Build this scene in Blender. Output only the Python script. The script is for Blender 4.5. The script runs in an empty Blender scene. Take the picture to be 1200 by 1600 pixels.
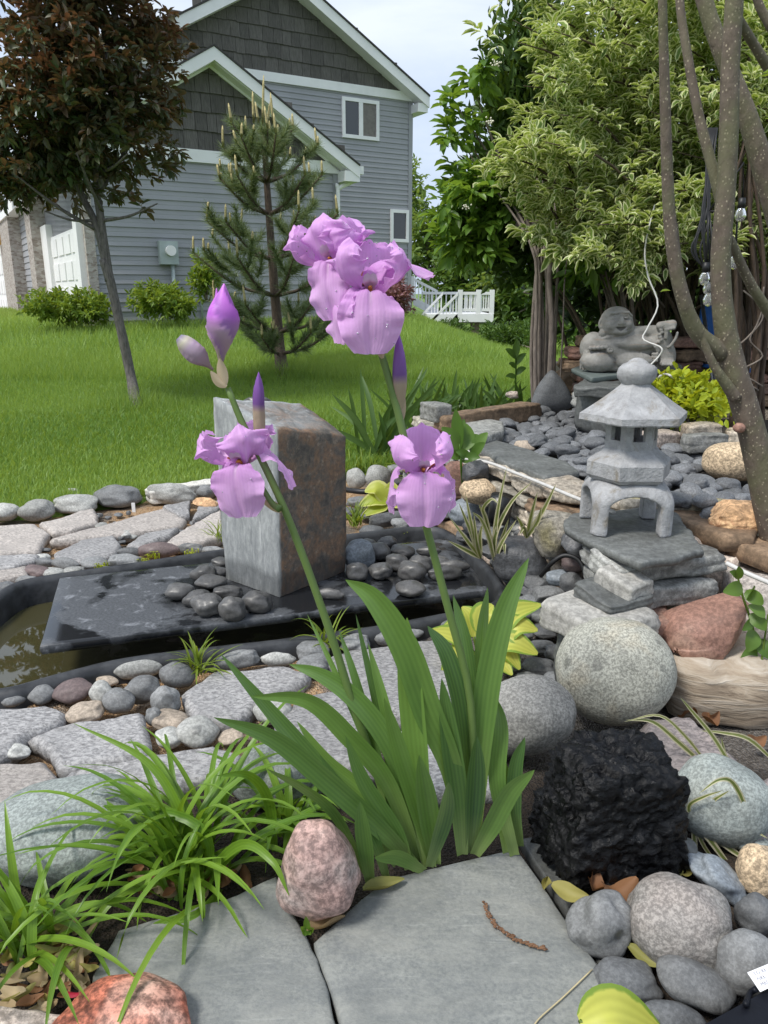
import bpy, bmesh, math, random
import numpy as np
from mathutils import Vector, Matrix, noise
R = math.radians
rnd = random.Random(7)
scene = bpy.context.scene
COL = scene.collection

# ---------------------------------------------------------------- camera
PITCH = 16.0
CAM = np.array([0.0, 0.0, 1.0])
FPX = 1200.0                      # focal length in photo pixels (1200 x 1600 frame)
cd = bpy.data.cameras.new('camera')
cd.sensor_fit = 'VERTICAL'; cd.sensor_height = 36.0; cd.lens = 27.0
cd.clip_start = 0.02; cd.clip_end = 2000
cam = bpy.data.objects.new('camera', cd); COL.objects.link(cam)
cam.location = CAM.tolist(); cam.rotation_euler = (R(90 - PITCH), 0, 0)
scene.camera = cam

# ---------------------------------------------------------------- sky and sun
SUN_EL, SUN_AZ = 56.0, -125.0      # azimuth from +Y towards +X
w = bpy.data.worlds.new('World'); scene.world = w; w.use_nodes = True
nt = w.node_tree; nt.nodes.clear()
out = nt.nodes.new('ShaderNodeOutputWorld'); bg = nt.nodes.new('ShaderNodeBackground')
sky = nt.nodes.new('ShaderNodeTexSky'); sky.sky_type = 'NISHITA'; sky.sun_disc = False
sky.sun_elevation = R(SUN_EL); sky.sun_rotation = R(SUN_AZ); sky.air_density = 1.0; sky.dust_density = 2.0
tc = nt.nodes.new('ShaderNodeTexCoord'); mp = nt.nodes.new('ShaderNodeMapping')
mp.inputs['Scale'].default_value = (1.0, 1.0, 2.6)
n1 = nt.nodes.new('ShaderNodeTexNoise'); n1.inputs['Scale'].default_value = 2.3; n1.inputs['Detail'].default_value = 7; n1.inputs['Roughness'].default_value = .55
n1.inputs['Distortion'].default_value = .35
rmp = nt.nodes.new('ShaderNodeValToRGB')                       # cloud body: grey-blue undersides to white
rmp.color_ramp.elements[0].position = .33; rmp.color_ramp.elements[0].color = (2.35, 2.9, 3.85, 1)
rmp.color_ramp.elements[1].position = .66; rmp.color_ramp.elements[1].color = (4.3, 4.6, 5.0, 1)
mx = nt.nodes.new('ShaderNodeMix'); mx.data_type = 'RGBA'
mx.inputs[0].default_value = .88
nt.links.new(tc.outputs['Generated'], mp.inputs['Vector']); nt.links.new(mp.outputs['Vector'], n1.inputs['Vector'])
nt.links.new(n1.outputs['Fac'], rmp.inputs['Fac'])
nt.links.new(sky.outputs['Color'], mx.inputs[6]); nt.links.new(rmp.outputs['Color'], mx.inputs[7])
nt.links.new(mx.outputs[2], bg.inputs['Color']); bg.inputs['Strength'].default_value = .1
nt.links.new(bg.outputs['Background'], out.inputs['Surface'])
sl = bpy.data.lights.new('sun', 'SUN'); sl.energy = 1.5; sl.angle = R(14); sl.color = (1.0, .965, .9)
so = bpy.data.objects.new('sun', sl); COL.objects.link(so)
sd = Vector((math.sin(R(SUN_AZ)) * math.cos(R(SUN_EL)), math.cos(R(SUN_AZ)) * math.cos(R(SUN_EL)), math.sin(R(SUN_EL))))
so.rotation_euler = sd.to_track_quat('Z', 'Y').to_euler(); so.location = (-6, 2, 9)
vs = scene.view_settings; vs.view_transform = 'Standard'; vs.look = 'None'; vs.gamma = 1.0; vs.exposure = 1.2
scene.cycles.max_bounces = 6; scene.cycles.transparent_max_bounces = 8
scene.cycles.use_denoising = True

# ---------------------------------------------------------------- pixel helpers (directions only)
_c, _s = math.cos(R(PITCH)), math.sin(R(PITCH))
AX = np.array([1.0, 0, 0]); AU = np.array([0, _s, _c]); AF = np.array([0, _c, -_s])
def ray(px, py): return AX * ((px - 600) / FPX) + AU * ((800 - py) / FPX) + AF
def atz(px, py, z):
    r = ray(px, py); return CAM + r * ((z - CAM[2]) / r[2])
def aty(px, py, Y):
    r = ray(px, py); return CAM + r * (Y / r[1])
def mpp(p): return float(np.dot(np.asarray(p) - CAM, AF)) / FPX      # metres per photo pixel there

# ---------------------------------------------------------------- objects
def link(o, parent=None):
    COL.objects.link(o)
    if parent is not None:
        o.parent = parent
    return o
def tag(o, label=None, cat=None, group=None, kind=None):
    if label: o['label'] = label
    if cat: o['category'] = cat
    if group: o['group'] = group
    if kind: o['kind'] = kind
    return o
def thing(name, loc, label, cat, group=None, rotz=0):
    o = bpy.data.objects.new(name, None); o.empty_display_size = .05; link(o)
    o.location = [float(x) for x in loc]; o.rotation_euler = (0, 0, rotz)
    return tag(o, label, cat, group)
def mdata(name, V, F, mat, smooth=True, attrs=None):
    me = bpy.data.meshes.new(name)
    V = np.asarray(V, dtype=np.float32)
    if isinstance(F, np.ndarray):
        nf, k = F.shape
        me.vertices.add(len(V)); me.vertices.foreach_set('co', V.ravel())
        me.loops.add(nf * k); me.loops.foreach_set('vertex_index', F.astype(np.int32).ravel())
        me.polygons.add(nf); me.polygons.foreach_set('loop_start', np.arange(0, nf * k, k, dtype=np.int32))
        me.update(calc_edges=True)
    else:
        me.from_pydata(V.tolist(), [], F); me.update()
    if smooth: me.polygons.foreach_set('use_smooth', np.ones(len(me.polygons), dtype=bool))
    if attrs:
        for k_, a in attrs.items():
            at = me.attributes.new(k_, 'FLOAT', 'POINT'); at.data.foreach_set('value', np.asarray(a, dtype=np.float32))
    if mat is not None: me.materials.append(mat)
    return me
def mobj(name, V, F, mat, parent=None, smooth=True, attrs=None, loc=None):
    """mesh given in world coordinates; its origin goes to loc (default: the middle of its base)"""
    V = np.asarray(V, dtype=np.float64)
    if loc is None: loc = np.array([(V[:, 0].min() + V[:, 0].max()) / 2, (V[:, 1].min() + V[:, 1].max()) / 2, V[:, 2].min()])
    loc = np.asarray(loc, float)
    o = bpy.data.objects.new(name, mdata(name, V - loc, F, mat, smooth, attrs))
    link(o, parent)
    pl = np.zeros(3)
    q = parent
    while q is not None: pl += np.array(q.location); q = q.parent
    o.location = (loc - pl).tolist()
    return o
def inst(name, me, loc, rot=(0, 0, 0), sc=(1, 1, 1), parent=None):
    o = bpy.data.objects.new(name, me); link(o, parent)
    loc = np.asarray(loc, float)
    if parent is not None: loc = loc - np.array(parent.location)
    o.location = loc.tolist(); o.rotation_euler = rot; o.scale = sc
    return o

# ---------------------------------------------------------------- curve geometry
def catmull(P, n):
    P = np.asarray(P, float); m = len(P)
    if m == 2: return P[0] + (P[1] - P[0]) * np.linspace(0, 1, n)[:, None]
    E = np.vstack([2 * P[0] - P[1], P, 2 * P[-1] - P[-2]])
    T = np.linspace(0, m - 1, n); outp = []
    for t in T:
        i = min(int(t), m - 2); f = t - i
        a, b, c, d = E[i], E[i + 1], E[i + 2], E[i + 3]
        outp.append(.5 * (2 * b + (c - a) * f + (2 * a - 5 * b + 4 * c - d) * f * f + (3 * b - a - 3 * c + d) * f ** 3))
    return np.array(outp)
def unit(v):
    v = np.asarray(v, float); n_ = np.linalg.norm(v, axis=-1, keepdims=True); return v / np.maximum(n_, 1e-9)
def tube(P, rad, n=8, cap=True, wob=0, seed=0):
    P = np.asarray(P, float); m = len(P); rad = np.broadcast_to(np.asarray(rad, float), (m,))
    T = unit(np.gradient(P, axis=0))
    ref = np.array([0, 0, 1.0]) if abs(T[0][2]) < .9 else np.array([1.0, 0, 0])
    V = []; A = unit(np.cross(T[0], ref))
    for i in range(m):
        A = unit(A - T[i] * np.dot(A, T[i])); B = np.cross(T[i], A)
        for k in range(n):
            a = 2 * math.pi * k / n; r_ = rad[i]
            if wob: r_ *= 1 + wob * noise.noise(Vector((math.cos(a) * 1.3 + seed, math.sin(a) * 1.3, i * .45)))
            V.append(P[i] + (A * math.cos(a) + B * math.sin(a)) * r_)
    F = [(i * n + k, i * n + (k + 1) % n, (i + 1) * n + (k + 1) % n, (i + 1) * n + k) for i in range(m - 1) for k in range(n)]
    if cap: F += [tuple(range(n))[::-1], tuple((m - 1) * n + k for k in range(n))]
    return np.array(V), F
class MB:
    """collects pieces of one part"""
    def __init__(s): s.V = []; s.F = []; s.n = 0; s.A = {}
    def add(s, V, F, **at):
        V = np.asarray(V, float); s.V.append(V)
        s.F += [tuple(int(i) + s.n for i in f) for f in F]; s.n += len(V)
        for k, a in at.items(): s.A.setdefault(k, []).append(np.broadcast_to(np.asarray(a, float), (len(V),)))
        return s
    def box(s, a, b):
        x0, y0, z0 = a; x1, y1, z1 = b
        V = [(x0, y0, z0), (x1, y0, z0), (x1, y1, z0), (x0, y1, z0), (x0, y0, z1), (x1, y0, z1), (x1, y1, z1), (x0, y1, z1)]
        return s.add(V, [(3, 2, 1, 0), (4, 5, 6, 7), (0, 1, 5, 4), (1, 2, 6, 5), (2, 3, 7, 6), (3, 0, 4, 7)])
    def verts(s): return np.vstack(s.V)
    def obj(s, name, mat, parent=None, smooth=True, loc=None):
        at = {k: np.concatenate(a) for k, a in s.A.items()} or None
        return mobj(name, s.verts(), s.F, mat, parent, smooth, at, loc)
def blade(P, W, face, fold=.25, cols=2):
    """a long leaf: P centre line, W full widths, face = direction the leaf looks; returns V,F,e,t"""
    P = np.asarray(P, float); m = len(P); T = unit(np.gradient(P, axis=0))
    face = np.broadcast_to(np.asarray(face, float), (m, 3))
    S = unit(np.cross(T, face)); Nn = np.cross(S, T)
    V = []; e = []; t = []
    k = 2 * cols + 1
    for i in range(m):
        for j in range(k):
            f = j / cols - 1.0
            V.append(P[i] + S[i] * f * W[i] / 2 + Nn[i] * (abs(f) * fold * W[i] / 2)); e.append(abs(f)); t.append(i / (m - 1))
    F = [(i * k + j, i * k + j + 1, (i + 1) * k + j + 1, (i + 1) * k + j) for i in range(m - 1) for j in range(k - 1)]
    return np.array(V), F, np.array(e), np.array(t)

# ---------------------------------------------------------------- materials
class NT:
    def __init__(s, name):
        s.m = bpy.data.materials.new(name); s.m.use_nodes = True; s.t = s.m.node_tree
        s.b = s.t.nodes['Principled BSDF']; s.o = s.t.nodes['Material Output']
    def n(s, typ, ins=None, **props):
        nd = s.t.nodes.new('ShaderNode' + typ)
        for k, v in props.items(): setattr(nd, k, v)
        for k, v in (ins or {}).items(): s.set(nd.inputs[k], v)
        return nd
    def set(s, sock, v):
        if isinstance(v, bpy.types.NodeSocket): s.t.links.new(v, sock)
        elif isinstance(v, tuple) and len(v) == 3 and sock.type == 'RGBA': sock.default_value = (*v, 1)
        else: sock.default_value = v
    def noise(s, scale, vec=None, detail=4, rough=.55, dist=0):
        nd = s.n('TexNoise', {'Scale': scale, 'Detail': detail, 'Roughness': rough, 'Distortion': dist})
        if vec is not None: s.set(nd.inputs['Vector'], vec)
        return nd.outputs['Fac']
    def voro(s, scale, vec=None, out='Distance', feature='F1', rand=1.0):
        nd = s.n('TexVoronoi', {'Scale': scale, 'Randomness': rand}, feature=feature)
        if vec is not None: s.set(nd.inputs['Vector'], vec)
        return nd.outputs[out]
    def ramp(s, fac, stops, interp='LINEAR'):
        nd = s.n('ValToRGB'); cr = nd.color_ramp; cr.interpolation = interp
        while len(cr.elements) < len(stops): cr.elements.new(.5)
        for e, (p, c) in zip(cr.elements, stops):
            e.position = p; e.color = (*c, 1) if isinstance(c, tuple) else (c, c, c, 1)
        s.set(nd.inputs['Fac'], fac); return nd.outputs['Color']
    def mix(s, f, a, b, mode='MIX'):
        nd = s.n('Mix', data_type='RGBA', blend_type=mode); s.set(nd.inputs[0], f); s.set(nd.inputs[6], a); s.set(nd.inputs[7], b)
        return nd.outputs[2]
    def math(s, op, a, b=0.0, clamp=False):
        nd = s.n('Math', operation=op, use_clamp=clamp); s.set(nd.inputs[0], a); s.set(nd.inputs[1], b); return nd.outputs[0]
    def mrange(s, v, a, b, c, d):
        nd = s.n('MapRange'); 
        for i, x in enumerate((v, a, b, c, d)): s.set(nd.inputs[i], x)
        return nd.outputs[0]
    def pos(s): return s.n('NewGeometry').outputs['Position']
    def objco(s): return s.n('TexCoord').outputs['Object']
    def rand(s): return s.n('ObjectInfo').outputs['Random']
    def attr(s, name): return s.n('Attribute', attribute_name=name).outputs['Fac']
    def scl(s, vec, sc, loc=None):
        nd = s.n('Mapping', {'Vector': vec, 'Scale': sc})
        if loc is not None: nd.inputs['Location'].default_value = loc
        return nd.outputs[0]
    def bump(s, h, strength=.3, dist=.01, prev=None):
        nd = s.n('Bump', {'Strength': strength, 'Distance': dist, 'Height': h})
        if prev is not None: s.set(nd.inputs['Normal'], prev)
        return nd.outputs['Normal']
    def fin(s, col=None, rough=None, normal=None, **kw):
        if col is not None: s.set(s.b.inputs['Base Color'], col)
        if rough is not None: s.set(s.b.inputs['Roughness'], rough)
        if normal is not None: s.set(s.b.inputs['Normal'], normal)
        for k, v in kw.items(): s.set(s.b.inputs[k.replace('_', ' ')], v)
        return s.m
def hv(a, b, f): return tuple(x + (y - x) * f for x, y in zip(a, b))

def stone_mat(name, base, var=.35, speck=.25, speck_scale=130, spots=0.0, rough=.75, bump=.25, tint=None, wet=0.0, vein=0.0):
    """natural stone: mottling, mineral specks, drying rain spots"""
    k = NT(name); p = k.pos(); rd = k.rand()
    pv = k.n('VectorMath', operation='ADD'); k.set(pv.inputs[0], p)
    cx = k.n('CombineXYZ', {'X': k.math('MULTIPLY', rd, 7.0), 'Y': k.math('MULTIPLY', rd, 13.0)}); k.set(pv.inputs[1], cx.outputs[0])
    v = pv.outputs[0]
    bn = k.noise(5, k.scl(v, (.5, .5, 3.0)), 5, .6, 1.2)
    lo = tuple(c * (1 - var) for c in base); hi = tuple(min(1, c * (1 + var)) for c in base)
    c1 = k.ramp(k.noise(11, v, 6, .62), [(.32, lo), (.68, hi)])
    c1 = k.mix(k.mrange(bn, .48, .68, 0, .4), c1, tuple(min(1, c * 1.45) for c in base)); c1 = k.mix(k.mrange(bn, .34, .44, .4, 0), c1, tuple(c * .6 for c in base))
    if tint: c1 = k.mix(k.mrange(k.noise(6, v, 3, .6, .4), .5, .68, 0, .8), c1, tint)
    sp = k.ramp(k.noise(speck_scale, v, 3, .75), [(.40, .2), (.5, .5), (.60, .9)])
    c1 = k.mix(speck, c1, sp, 'OVERLAY')
    if vein:
        vn = k.voro(9, k.scl(v, (1, 1.6, 1)), 'Distance', 'DISTANCE_TO_EDGE')
        c1 = k.mix(k.mrange(vn, 0, .035, vein, 0), c1, tuple(min(1, c * 2.0 + .05) for c in base))
    val = k.mrange(rd, 0, 1, .72, 1.28)
    c1 = k.mix(1.0, c1, k.n('CombineColor', {0: val, 1: val, 2: val}).outputs[0], 'MULTIPLY')
    ro = k.mrange(k.noise(40, v), .3, .7, rough - .1, min(1, rough + .1))
    if spots:
        d = k.voro(20, v, 'Distance'); cc = k.voro(20, v, 'Color')
        bw = k.n('SeparateColor', {0: cc}).outputs[0]
        sz = k.math('ADD', .12, k.math('MULTIPLY', k.n('SeparateColor', {0: cc}).outputs[1], .24)); m_ = k.math('MULTIPLY', k.mrange(k.math('SUBTRACT', sz, k.math('ADD', d, k.math('MULTIPLY', k.math('SUBTRACT', k.noise(70, v, 3), .5), .28))), .0, .08, 0, 1), k.math('GREATER_THAN', bw, 1 - spots))
        c1 = k.mix(k.math('MULTIPLY', m_, .5), c1, tuple(c * .22 for c in base)); 
        ro = k.math('SUBTRACT', ro, k.math('MULTIPLY', m_, .3))
    if wet: ro = k.math('SUBTRACT', ro, wet)
    h = k.math('ADD', k.noise(speck_scale * .7, v, 4, .7), k.math('MULTIPLY', k.noise(24, v, 5, .6), 1.2))
    return k.fin(c1, ro, k.bump(h, bump, .006))

def leaf_mat(name, c0, c1, edge=None, edge_at=.6, rough=.45, trans=.35, veins=0.0, tipc=None):
    """c0..c1 per-leaf variation; attribute e = distance from midrib, r = per leaf random, t = along"""
    k = NT(name); r_ = k.attr('r'); e = k.attr('e')
    col = k.mix(r_, c0, c1)
    col = k.mix(k.math('MULTIPLY', k.noise(30, k.pos(), 3), .35), col, tuple(c * .55 for c in c0))
    if veins:
        wv = k.n('TexWave', {'Scale': veins, 'Distortion': .0}); k.set(wv.inputs['Vector'], k.n('CombineXYZ', {'X': e}).outputs[0])
        col = k.mix(k.math('MULTIPLY', wv.outputs['Fac'], .16), col, tuple(min(1, c * 1.7) for c in c1))
    if tipc: col = k.mix(k.mrange(k.attr('t'), .6, 1.0, 0, .8), col, tipc)
    if edge:
        ee = k.math('ADD', e, k.math('MULTIPLY', k.math('SUBTRACT', k.noise(55, k.pos(), 2), .5), .35))
        col = k.mix(k.mrange(ee, edge_at, edge_at + .12, 0, 1), col, edge)
    k.fin(col, rough, Specular_IOR_Level=.4)
    tr = k.n('BsdfTranslucent', {'Color': k.mix(.55, col, (min(1, c1[0] * 1.8), min(1, c1[1] * 1.5), c1[2] * .6))})
    ms = k.n('MixShader', {0: trans}); k.t.links.new(k.b.outputs[0], ms.inputs[1]); k.t.links.new(tr.outputs[0], ms.inputs[2])
    k.t.links.new(ms.outputs[0], k.o.inputs['Surface'])
    return k.m
def plain(name, col, rough=.6, nscale=20, var=.15, bump=.1, **kw):
    k = NT(name); f = k.noise(nscale, k.pos(), 5, .6)
    c = k.ramp(f, [(.3, tuple(x * (1 - var) for x in col)), (.7, tuple(min(1, x * (1 + var)) for x in col))])
    return k.fin(c, rough, k.bump(f, bump, .01), **kw)
# ================================================================= SETTING: ground
def S01(t): 
    t = np.clip(t, 0, 1); return t * t * (3 - 2 * t)
EDGE = np.array([(-30, 1.5), (-4, 2.2), (-1.66, 3.42), (-1.3, 3.68), (-.9, 3.95), (-.3, 4.15), (.1, 4.5), (.6, 4.72), (1.35, 4.95), (1.6, 5.6), (3, 6.2), (30, 6.5)])
def edge_y(x): return np.interp(x, EDGE[:, 0], EDGE[:, 1])
def lawn_z(x, y):
    return .01 + .44 * S01((y - 6.5) / 8) * (1 - S01((x + .2) / 3.2)) - .36 * S01((x - .2) / 3.5) * S01((y - 8.5) / 8)
def gz(x, y):
    return np.where(y > edge_y(x), lawn_z(x, y), -.45)
k = NT('lawn_soil')
c = k.ramp(k.noise(5, k.pos(), 6, .6), [(.3, (.10, .18, .025)), (.7, (.17, .27, .045))])
c = k.mix(k.math('MULTIPLY', k.noise(60, k.pos(), 3), .5), c, (.07, .12, .02))
M_LAWN = k.fin(c, .95, k.bump(k.noise(70, k.pos(), 4), .6, .03))
xs = np.concatenate([[-300, -120, -50, -25], np.arange(-14, 14.01, .25), [25, 50, 120, 300]])
ys = np.concatenate([[-40, -10], np.arange(-3, 12, .12), np.arange(12, 30, .6), [40, 60, 100, 200, 500]])
X, Y = np.meshgrid(xs, ys); Z = gz(X, Y)
nx, ny = len(xs), len(ys)
I = np.arange(nx * ny).reshape(ny, nx)
F = np.stack([I[:-1, :-1], I[:-1, 1:], I[1:, 1:], I[1:, :-1]], -1).reshape(-1, 4)
o = mobj('lawn', np.stack([X, Y, Z], -1).reshape(-1, 3), F, M_LAWN, loc=(0, 0, 0)); tag(o, kind='structure')

# grass blades of the lawn
rg = np.random.default_rng(3)
def grass_mesh(name, n, y0, y1, two, hs, ws, mat, parent=None):
    u_ = rg.random(n); y = y0 + (y1 - y0) * u_ ** 1.0
    x = (rg.random(n) * 2 - 1) * (.56 * y + .4) 
    keep = (y > edge_y(x) + .02) & ~((x > 1.5) & (y < 8))
    x, y = x[keep], y[keep]; n = len(x)
    z = lawn_z(x, y)
    long_ = .75 + .75 * S01((y - 8.25) / .25) * (.8 + .4 * rg.random(n))       # unmown part beyond the mowing edge
    near = 1 + 1.3 * np.exp(-((y - edge_y(x)) / .12) ** 2) * (rg.random(n) > .72)     # tufts the mower misses at the stone edging
    tb = atz(214, 638, .01); tr = np.hypot(x - tb[0], y - tb[1]); near *= 1 + 3.2 * np.exp(-(tr / .3) ** 2) * (rg.random(n) > .4)
    tb = atz(444, 598, .05); tr = np.hypot(x - tb[0], y - tb[1]); near *= 1 + 1.6 * np.exp(-(tr / .3) ** 2)
    h = hs * (.55 + .8 * rg.random(n)) * long_ * near
    wd = ws * (.6 + .7 * rg.random(n)) * (y / y0) ** .55
    a = rg.random(n) * 2 * np.pi; lean = (.15 + .75 * rg.random(n)) * h
    dx, dy = np.cos(a), np.sin(a); b = rg.random(n) * np.pi * 2
    wx, wy = np.cos(b) * wd / 2, np.sin(b) * wd / 2
    r_ = np.clip(.45 + .22 * rg.standard_normal(n) + .25 * np.sin(x * 1.7 + y * .9) * np.cos(y * 1.3 - x), 0, 1)
    r_ = np.clip(r_ * .9 + .26 * S01((y - 8.3) / .3) + .12 * np.sin(y * 2.1 + .6 * np.sin(x * 1.1)) - .12 * S01((y - 5) / 1.5) * (1 - S01((y - 7.4) / .6)), 0, 1)
    P = lambda px, py, pz: np.stack([px, py, pz], -1)
    if two:
        V = np.stack([P(x - wx, y - wy, z - .01), P(x + wx, y + wy, z - .01), P(x + dx * lean * .35 + wx * .8, y + dy * lean * .35 + wy * .8, z + h * .62),
                      P(x + dx * lean * .35 - wx * .8, y + dy * lean * .35 - wy * .8, z + h * .62), P(x + dx * lean, y + dy * lean, z + h)], 1)
        base = np.arange(n)[:, None] * 5
        F = np.concatenate([base + [0, 1, 2], base + [0, 2, 3], base + [3, 2, 4]], 1).reshape(-1, 3); m = 5
    else:
        V = np.stack([P(x - wx, y - wy, z - .01), P(x + wx, y + wy, z - .01), P(x + dx * lean, y + dy * lean, z + h)], 1)
        F = np.arange(n * 3).reshape(-1, 3); m = 3
    o = mobj(name, V.reshape(-1, 3), F, mat, parent, True, {'r': np.repeat(r_, m)}, loc=(0, 0, 0))
    return tag(o, 'short bright green grass of the sloping lawn before the grey house', 'grass', kind='stuff')
M_GRASS = leaf_mat('grass_blade', (.115, .235, .04), (.33, .47, .11), rough=.5, trans=.4)
grass_mesh('lawn_grass', 150000, 2.6, 6.5, True, .055, .0045, M_GRASS)
grass_mesh('lawn_grass', 150000, 6.5, 10.5, False, .06, .008, M_GRASS)
grass_mesh('lawn_grass', 120000, 10.5, 24, False, .085, .014, M_GRASS)

# garden soil with the hole for the pond
POND_PX = [(-25, 938), (10, 915), (60, 901), (190, 882), (350, 858), (540, 835), (650, 822), (700, 828), (738, 855), (772, 888), (795, 920), (790, 942), (760, 955),
           (690, 969), (600, 986), (520, 997), (430, 1010), (340, 1020), (200, 1038), (100, 1062), (10, 1086), (-50, 1085), (-85, 1040), (-70, 975)]
POND = np.array([atz(x, y, .02)[:2] for x, y in POND_PX])
def smooth_loop(P, n):
    m = len(P); E = np.vstack([P[-1], P, P[0], P[1]]); res = []
    for t in np.linspace(0, m, n, endpoint=False):
        i = int(t); f = t - i; a, b, c, d = E[i], E[i + 1], E[i + 2], E[i + 3]
        res.append(.5 * (2 * b + (c - a) * f + (2 * a - 5 * b + 4 * c - d) * f * f + (3 * b - a - 3 * c + d) * f ** 3))
    return np.array(res)
POND = smooth_loop(POND, 140)
def inside(poly, x, y):
    x = np.asarray(x); y = np.asarray(y); r_ = np.zeros(x.shape, bool); j = len(poly) - 1
    for i in range(len(poly)):
        xi, yi = poly[i]; xj, yj = poly[j]
        r_ ^= ((yi > y) != (yj > y)) & (x < (xj - xi) * (y - yi) / (yj - yi + 1e-12) + xi); j = i
    return r_
k = NT('garden_soil'); p = k.pos()
g1 = k.voro(170, p, 'Color'); gb = k.n('SeparateColor', {0: g1}).outputs[0]
sand = k.ramp(gb, [(0, (.30, .17, .08)), (.5, (.46, .29, .15)), (1, (.58, .42, .27))])
dark = k.ramp(k.noise(60, p, 6, .7), [(.3, (.018, .013, .009)), (.7, (.06, .042, .028))])
sx = k.n('SeparateXYZ', {0: p}).outputs[1]
near = k.math('ADD', sx, k.math('MULTIPLY', k.noise(3, p), .35))
grit = k.ramp(gb, [(0, (.07, .06, .05)), (.5, (.13, .115, .1)), (1, (.22, .2, .18))])
xx_ = k.math('ADD', k.n('SeparateXYZ', {0: p}).outputs[0], k.math('MULTIPLY', k.noise(4, p), .3))
sand = k.mix(k.mrange(xx_, .0, .2, 0, 1), sand, grit); sand = k.mix(k.mrange(k.noise(5, p, 3), .5, .6, 0, .8), sand, grit)
c = k.mix(k.mrange(near, 1.62, 1.75, 0, 1), dark, sand)            # dark compost by the paving, sandy grit round the pond
M_SOIL = k.fin(c, .95, k.bump(k.math('ADD', k.voro(170, p), k.noise(40, p, 5)), .7, .02))
gx = np.arange(-4.2, 5, .045); gy = np.arange(-.6, 6.4, .045)
X, Y = np.meshgrid(gx, gy); nx, ny = len(gx), len(gy)
Zs = -.035 + .022 * np.sin(X * 9.1 + np.cos(Y * 7.3)) * np.cos(Y * 8.7) * .6
I = np.arange(nx * ny).reshape(ny, nx)
F = np.stack([I[:-1, :-1], I[:-1, 1:], I[1:, 1:], I[1:, :-1]], -1).reshape(-1, 4)
cen = np.stack([X, Y], -1).reshape(-1, 2)[F].mean(1)
pin = POND + unit(POND.mean(0) - POND) * .0
shr = POND.mean(0) + (POND - POND.mean(0)) * .97
F = F[~inside(shr, cen[:, 0], cen[:, 1])]
o = mobj('garden_soil', np.stack([X, Y, Zs], -1).reshape(-1, 3), F, M_SOIL, loc=(0, 0, 0)); tag(o, kind='structure')

# raised terrace fill behind the dry stone wall
ZT = .36
wall_pts = [atz(641, 647, ZT), atz(700, 694, ZT), atz(785, 729, ZT), atz(885, 775, ZT), np.array([.78, 2.37, ZT]), np.array([1.05, 2.31, ZT]), np.array([1.35, 2.2, ZT]), np.array([1.8, 2.0, ZT])]
tp = [(p_[0] + .07, p_[1] + .10) for p_ in wall_pts] + [(6, 2.4), (6, 8), (1.75, 8), (1.35, 4.98), (.8, 4.72), (.3, 4.5)]
nn = len(tp)
V = [(x, y, -.1) for x, y in tp] + [(x, y, ZT - .045) for x, y in tp]
M_TSOIL = plain('terrace_soil', (.05, .042, .035), .95, 40, .5, .6)
o = mobj('terrace_ground', V, [tuple(range(nn, 2 * nn))] + [(i, (i + 1) % nn, nn + (i + 1) % nn, nn + i) for i in range(nn)], M_TSOIL, smooth=False, loc=(0, 0, 0)); tag(o, kind='structure')

# ================================================================= HOUSE
HA = R(30.0); HU = np.array([math.cos(HA), math.sin(HA)]); HN = np.array([-math.sin(HA), math.cos(HA)])
D1, D2 = 14.0, 20.5
def hl(px, py, D):
    r = ray(px, py); t = D / float(r[0] * HN[0] + r[1] * HN[1]); q = CAM + r * t
    return float(q[0] * HU[0] + q[1] * HU[1]), float(q[2])
def hf(px, py, s):                # on the garage front, plane u = s -> (w, z)
    r = ray(px, py); t = s / float(r[0] * HU[0] + r[1] * HU[1]); q = CAM + r * t
    return float(q[0] * HN[0] + q[1] * HN[1]), float(q[2])
k = NT('vinyl_siding'); p = k.pos()
c = k.ramp(k.noise(1.6, p, 4), [(.3, (.29, .295, .31)), (.7, (.335, .34, .355))])
c = k.mix(k.math('MULTIPLY', k.noise(26, k.scl(p, (1, 1, 12)), 4), .22), c, (.23, .235, .25))
M_SID = k.fin(c, .55, k.bump(k.noise(40, k.scl(p, (.3, .3, 3)), 3), .08, .01))
k = NT('cedar_shake'); p = k.pos()
c = k.ramp(k.noise(40, k.scl(p, (1, 1, .12)), 5, .65), [(.3, (.065, .06, .053)), (.7, (.13, .122, .11))])
vv = k.mrange(k.rand(), 0, 1, .8, 1.2); c = k.mix(1, c, k.n('CombineColor', {0: vv, 1: vv, 2: vv}).outputs[0], 'MULTIPLY')
M_SHAKE = k.fin(c, .85, k.bump(k.noise(60, k.scl(p, (1, 1, .1)), 4), .5, .02))
M_TRIM = plain('white_trim', (.78, .78, .77), .5, 3, .05, .05)
M_ROOF = plain('asphalt_shingle', (.045, .043, .042), .9, 60, .4, .4)
M_GLASS = NT('window_glass').fin((.035, .04, .045), .06, Specular_IOR_Level=.8)
M_BLIND = plain('window_blind', (.17, .155, .14), .7, 12, .2, .1)
M_BRICK = NT('pilaster_stone')
_k = M_BRICK; _p = _k.pos(); _c2 = _k.n('SeparateColor', {0: _k.voro(11, _k.scl(_p, (1, 1, 2.2)), 'Color')}).outputs[0]
_m = _k.ramp(_c2, [(0, (.22, .18, .15)), (.5, (.34, .30, .27)), (1, (.45, .42, .38))])
_m = _k.mix(_k.mrange(_k.voro(11, _k.scl(_p, (1, 1, 2.2)), 'Distance', 'DISTANCE_TO_EDGE'), 0, .06, 1, 0), _m, (.4, .38, .35))
M_BRICK = _k.fin(_m, .9, _k.bump(_k.noise(50, _p), .5, .02))
M_METER = plain('grey_box_paint', (.36, .42, .41), .4, 8, .08, .05, Metallic=.2)

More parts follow.
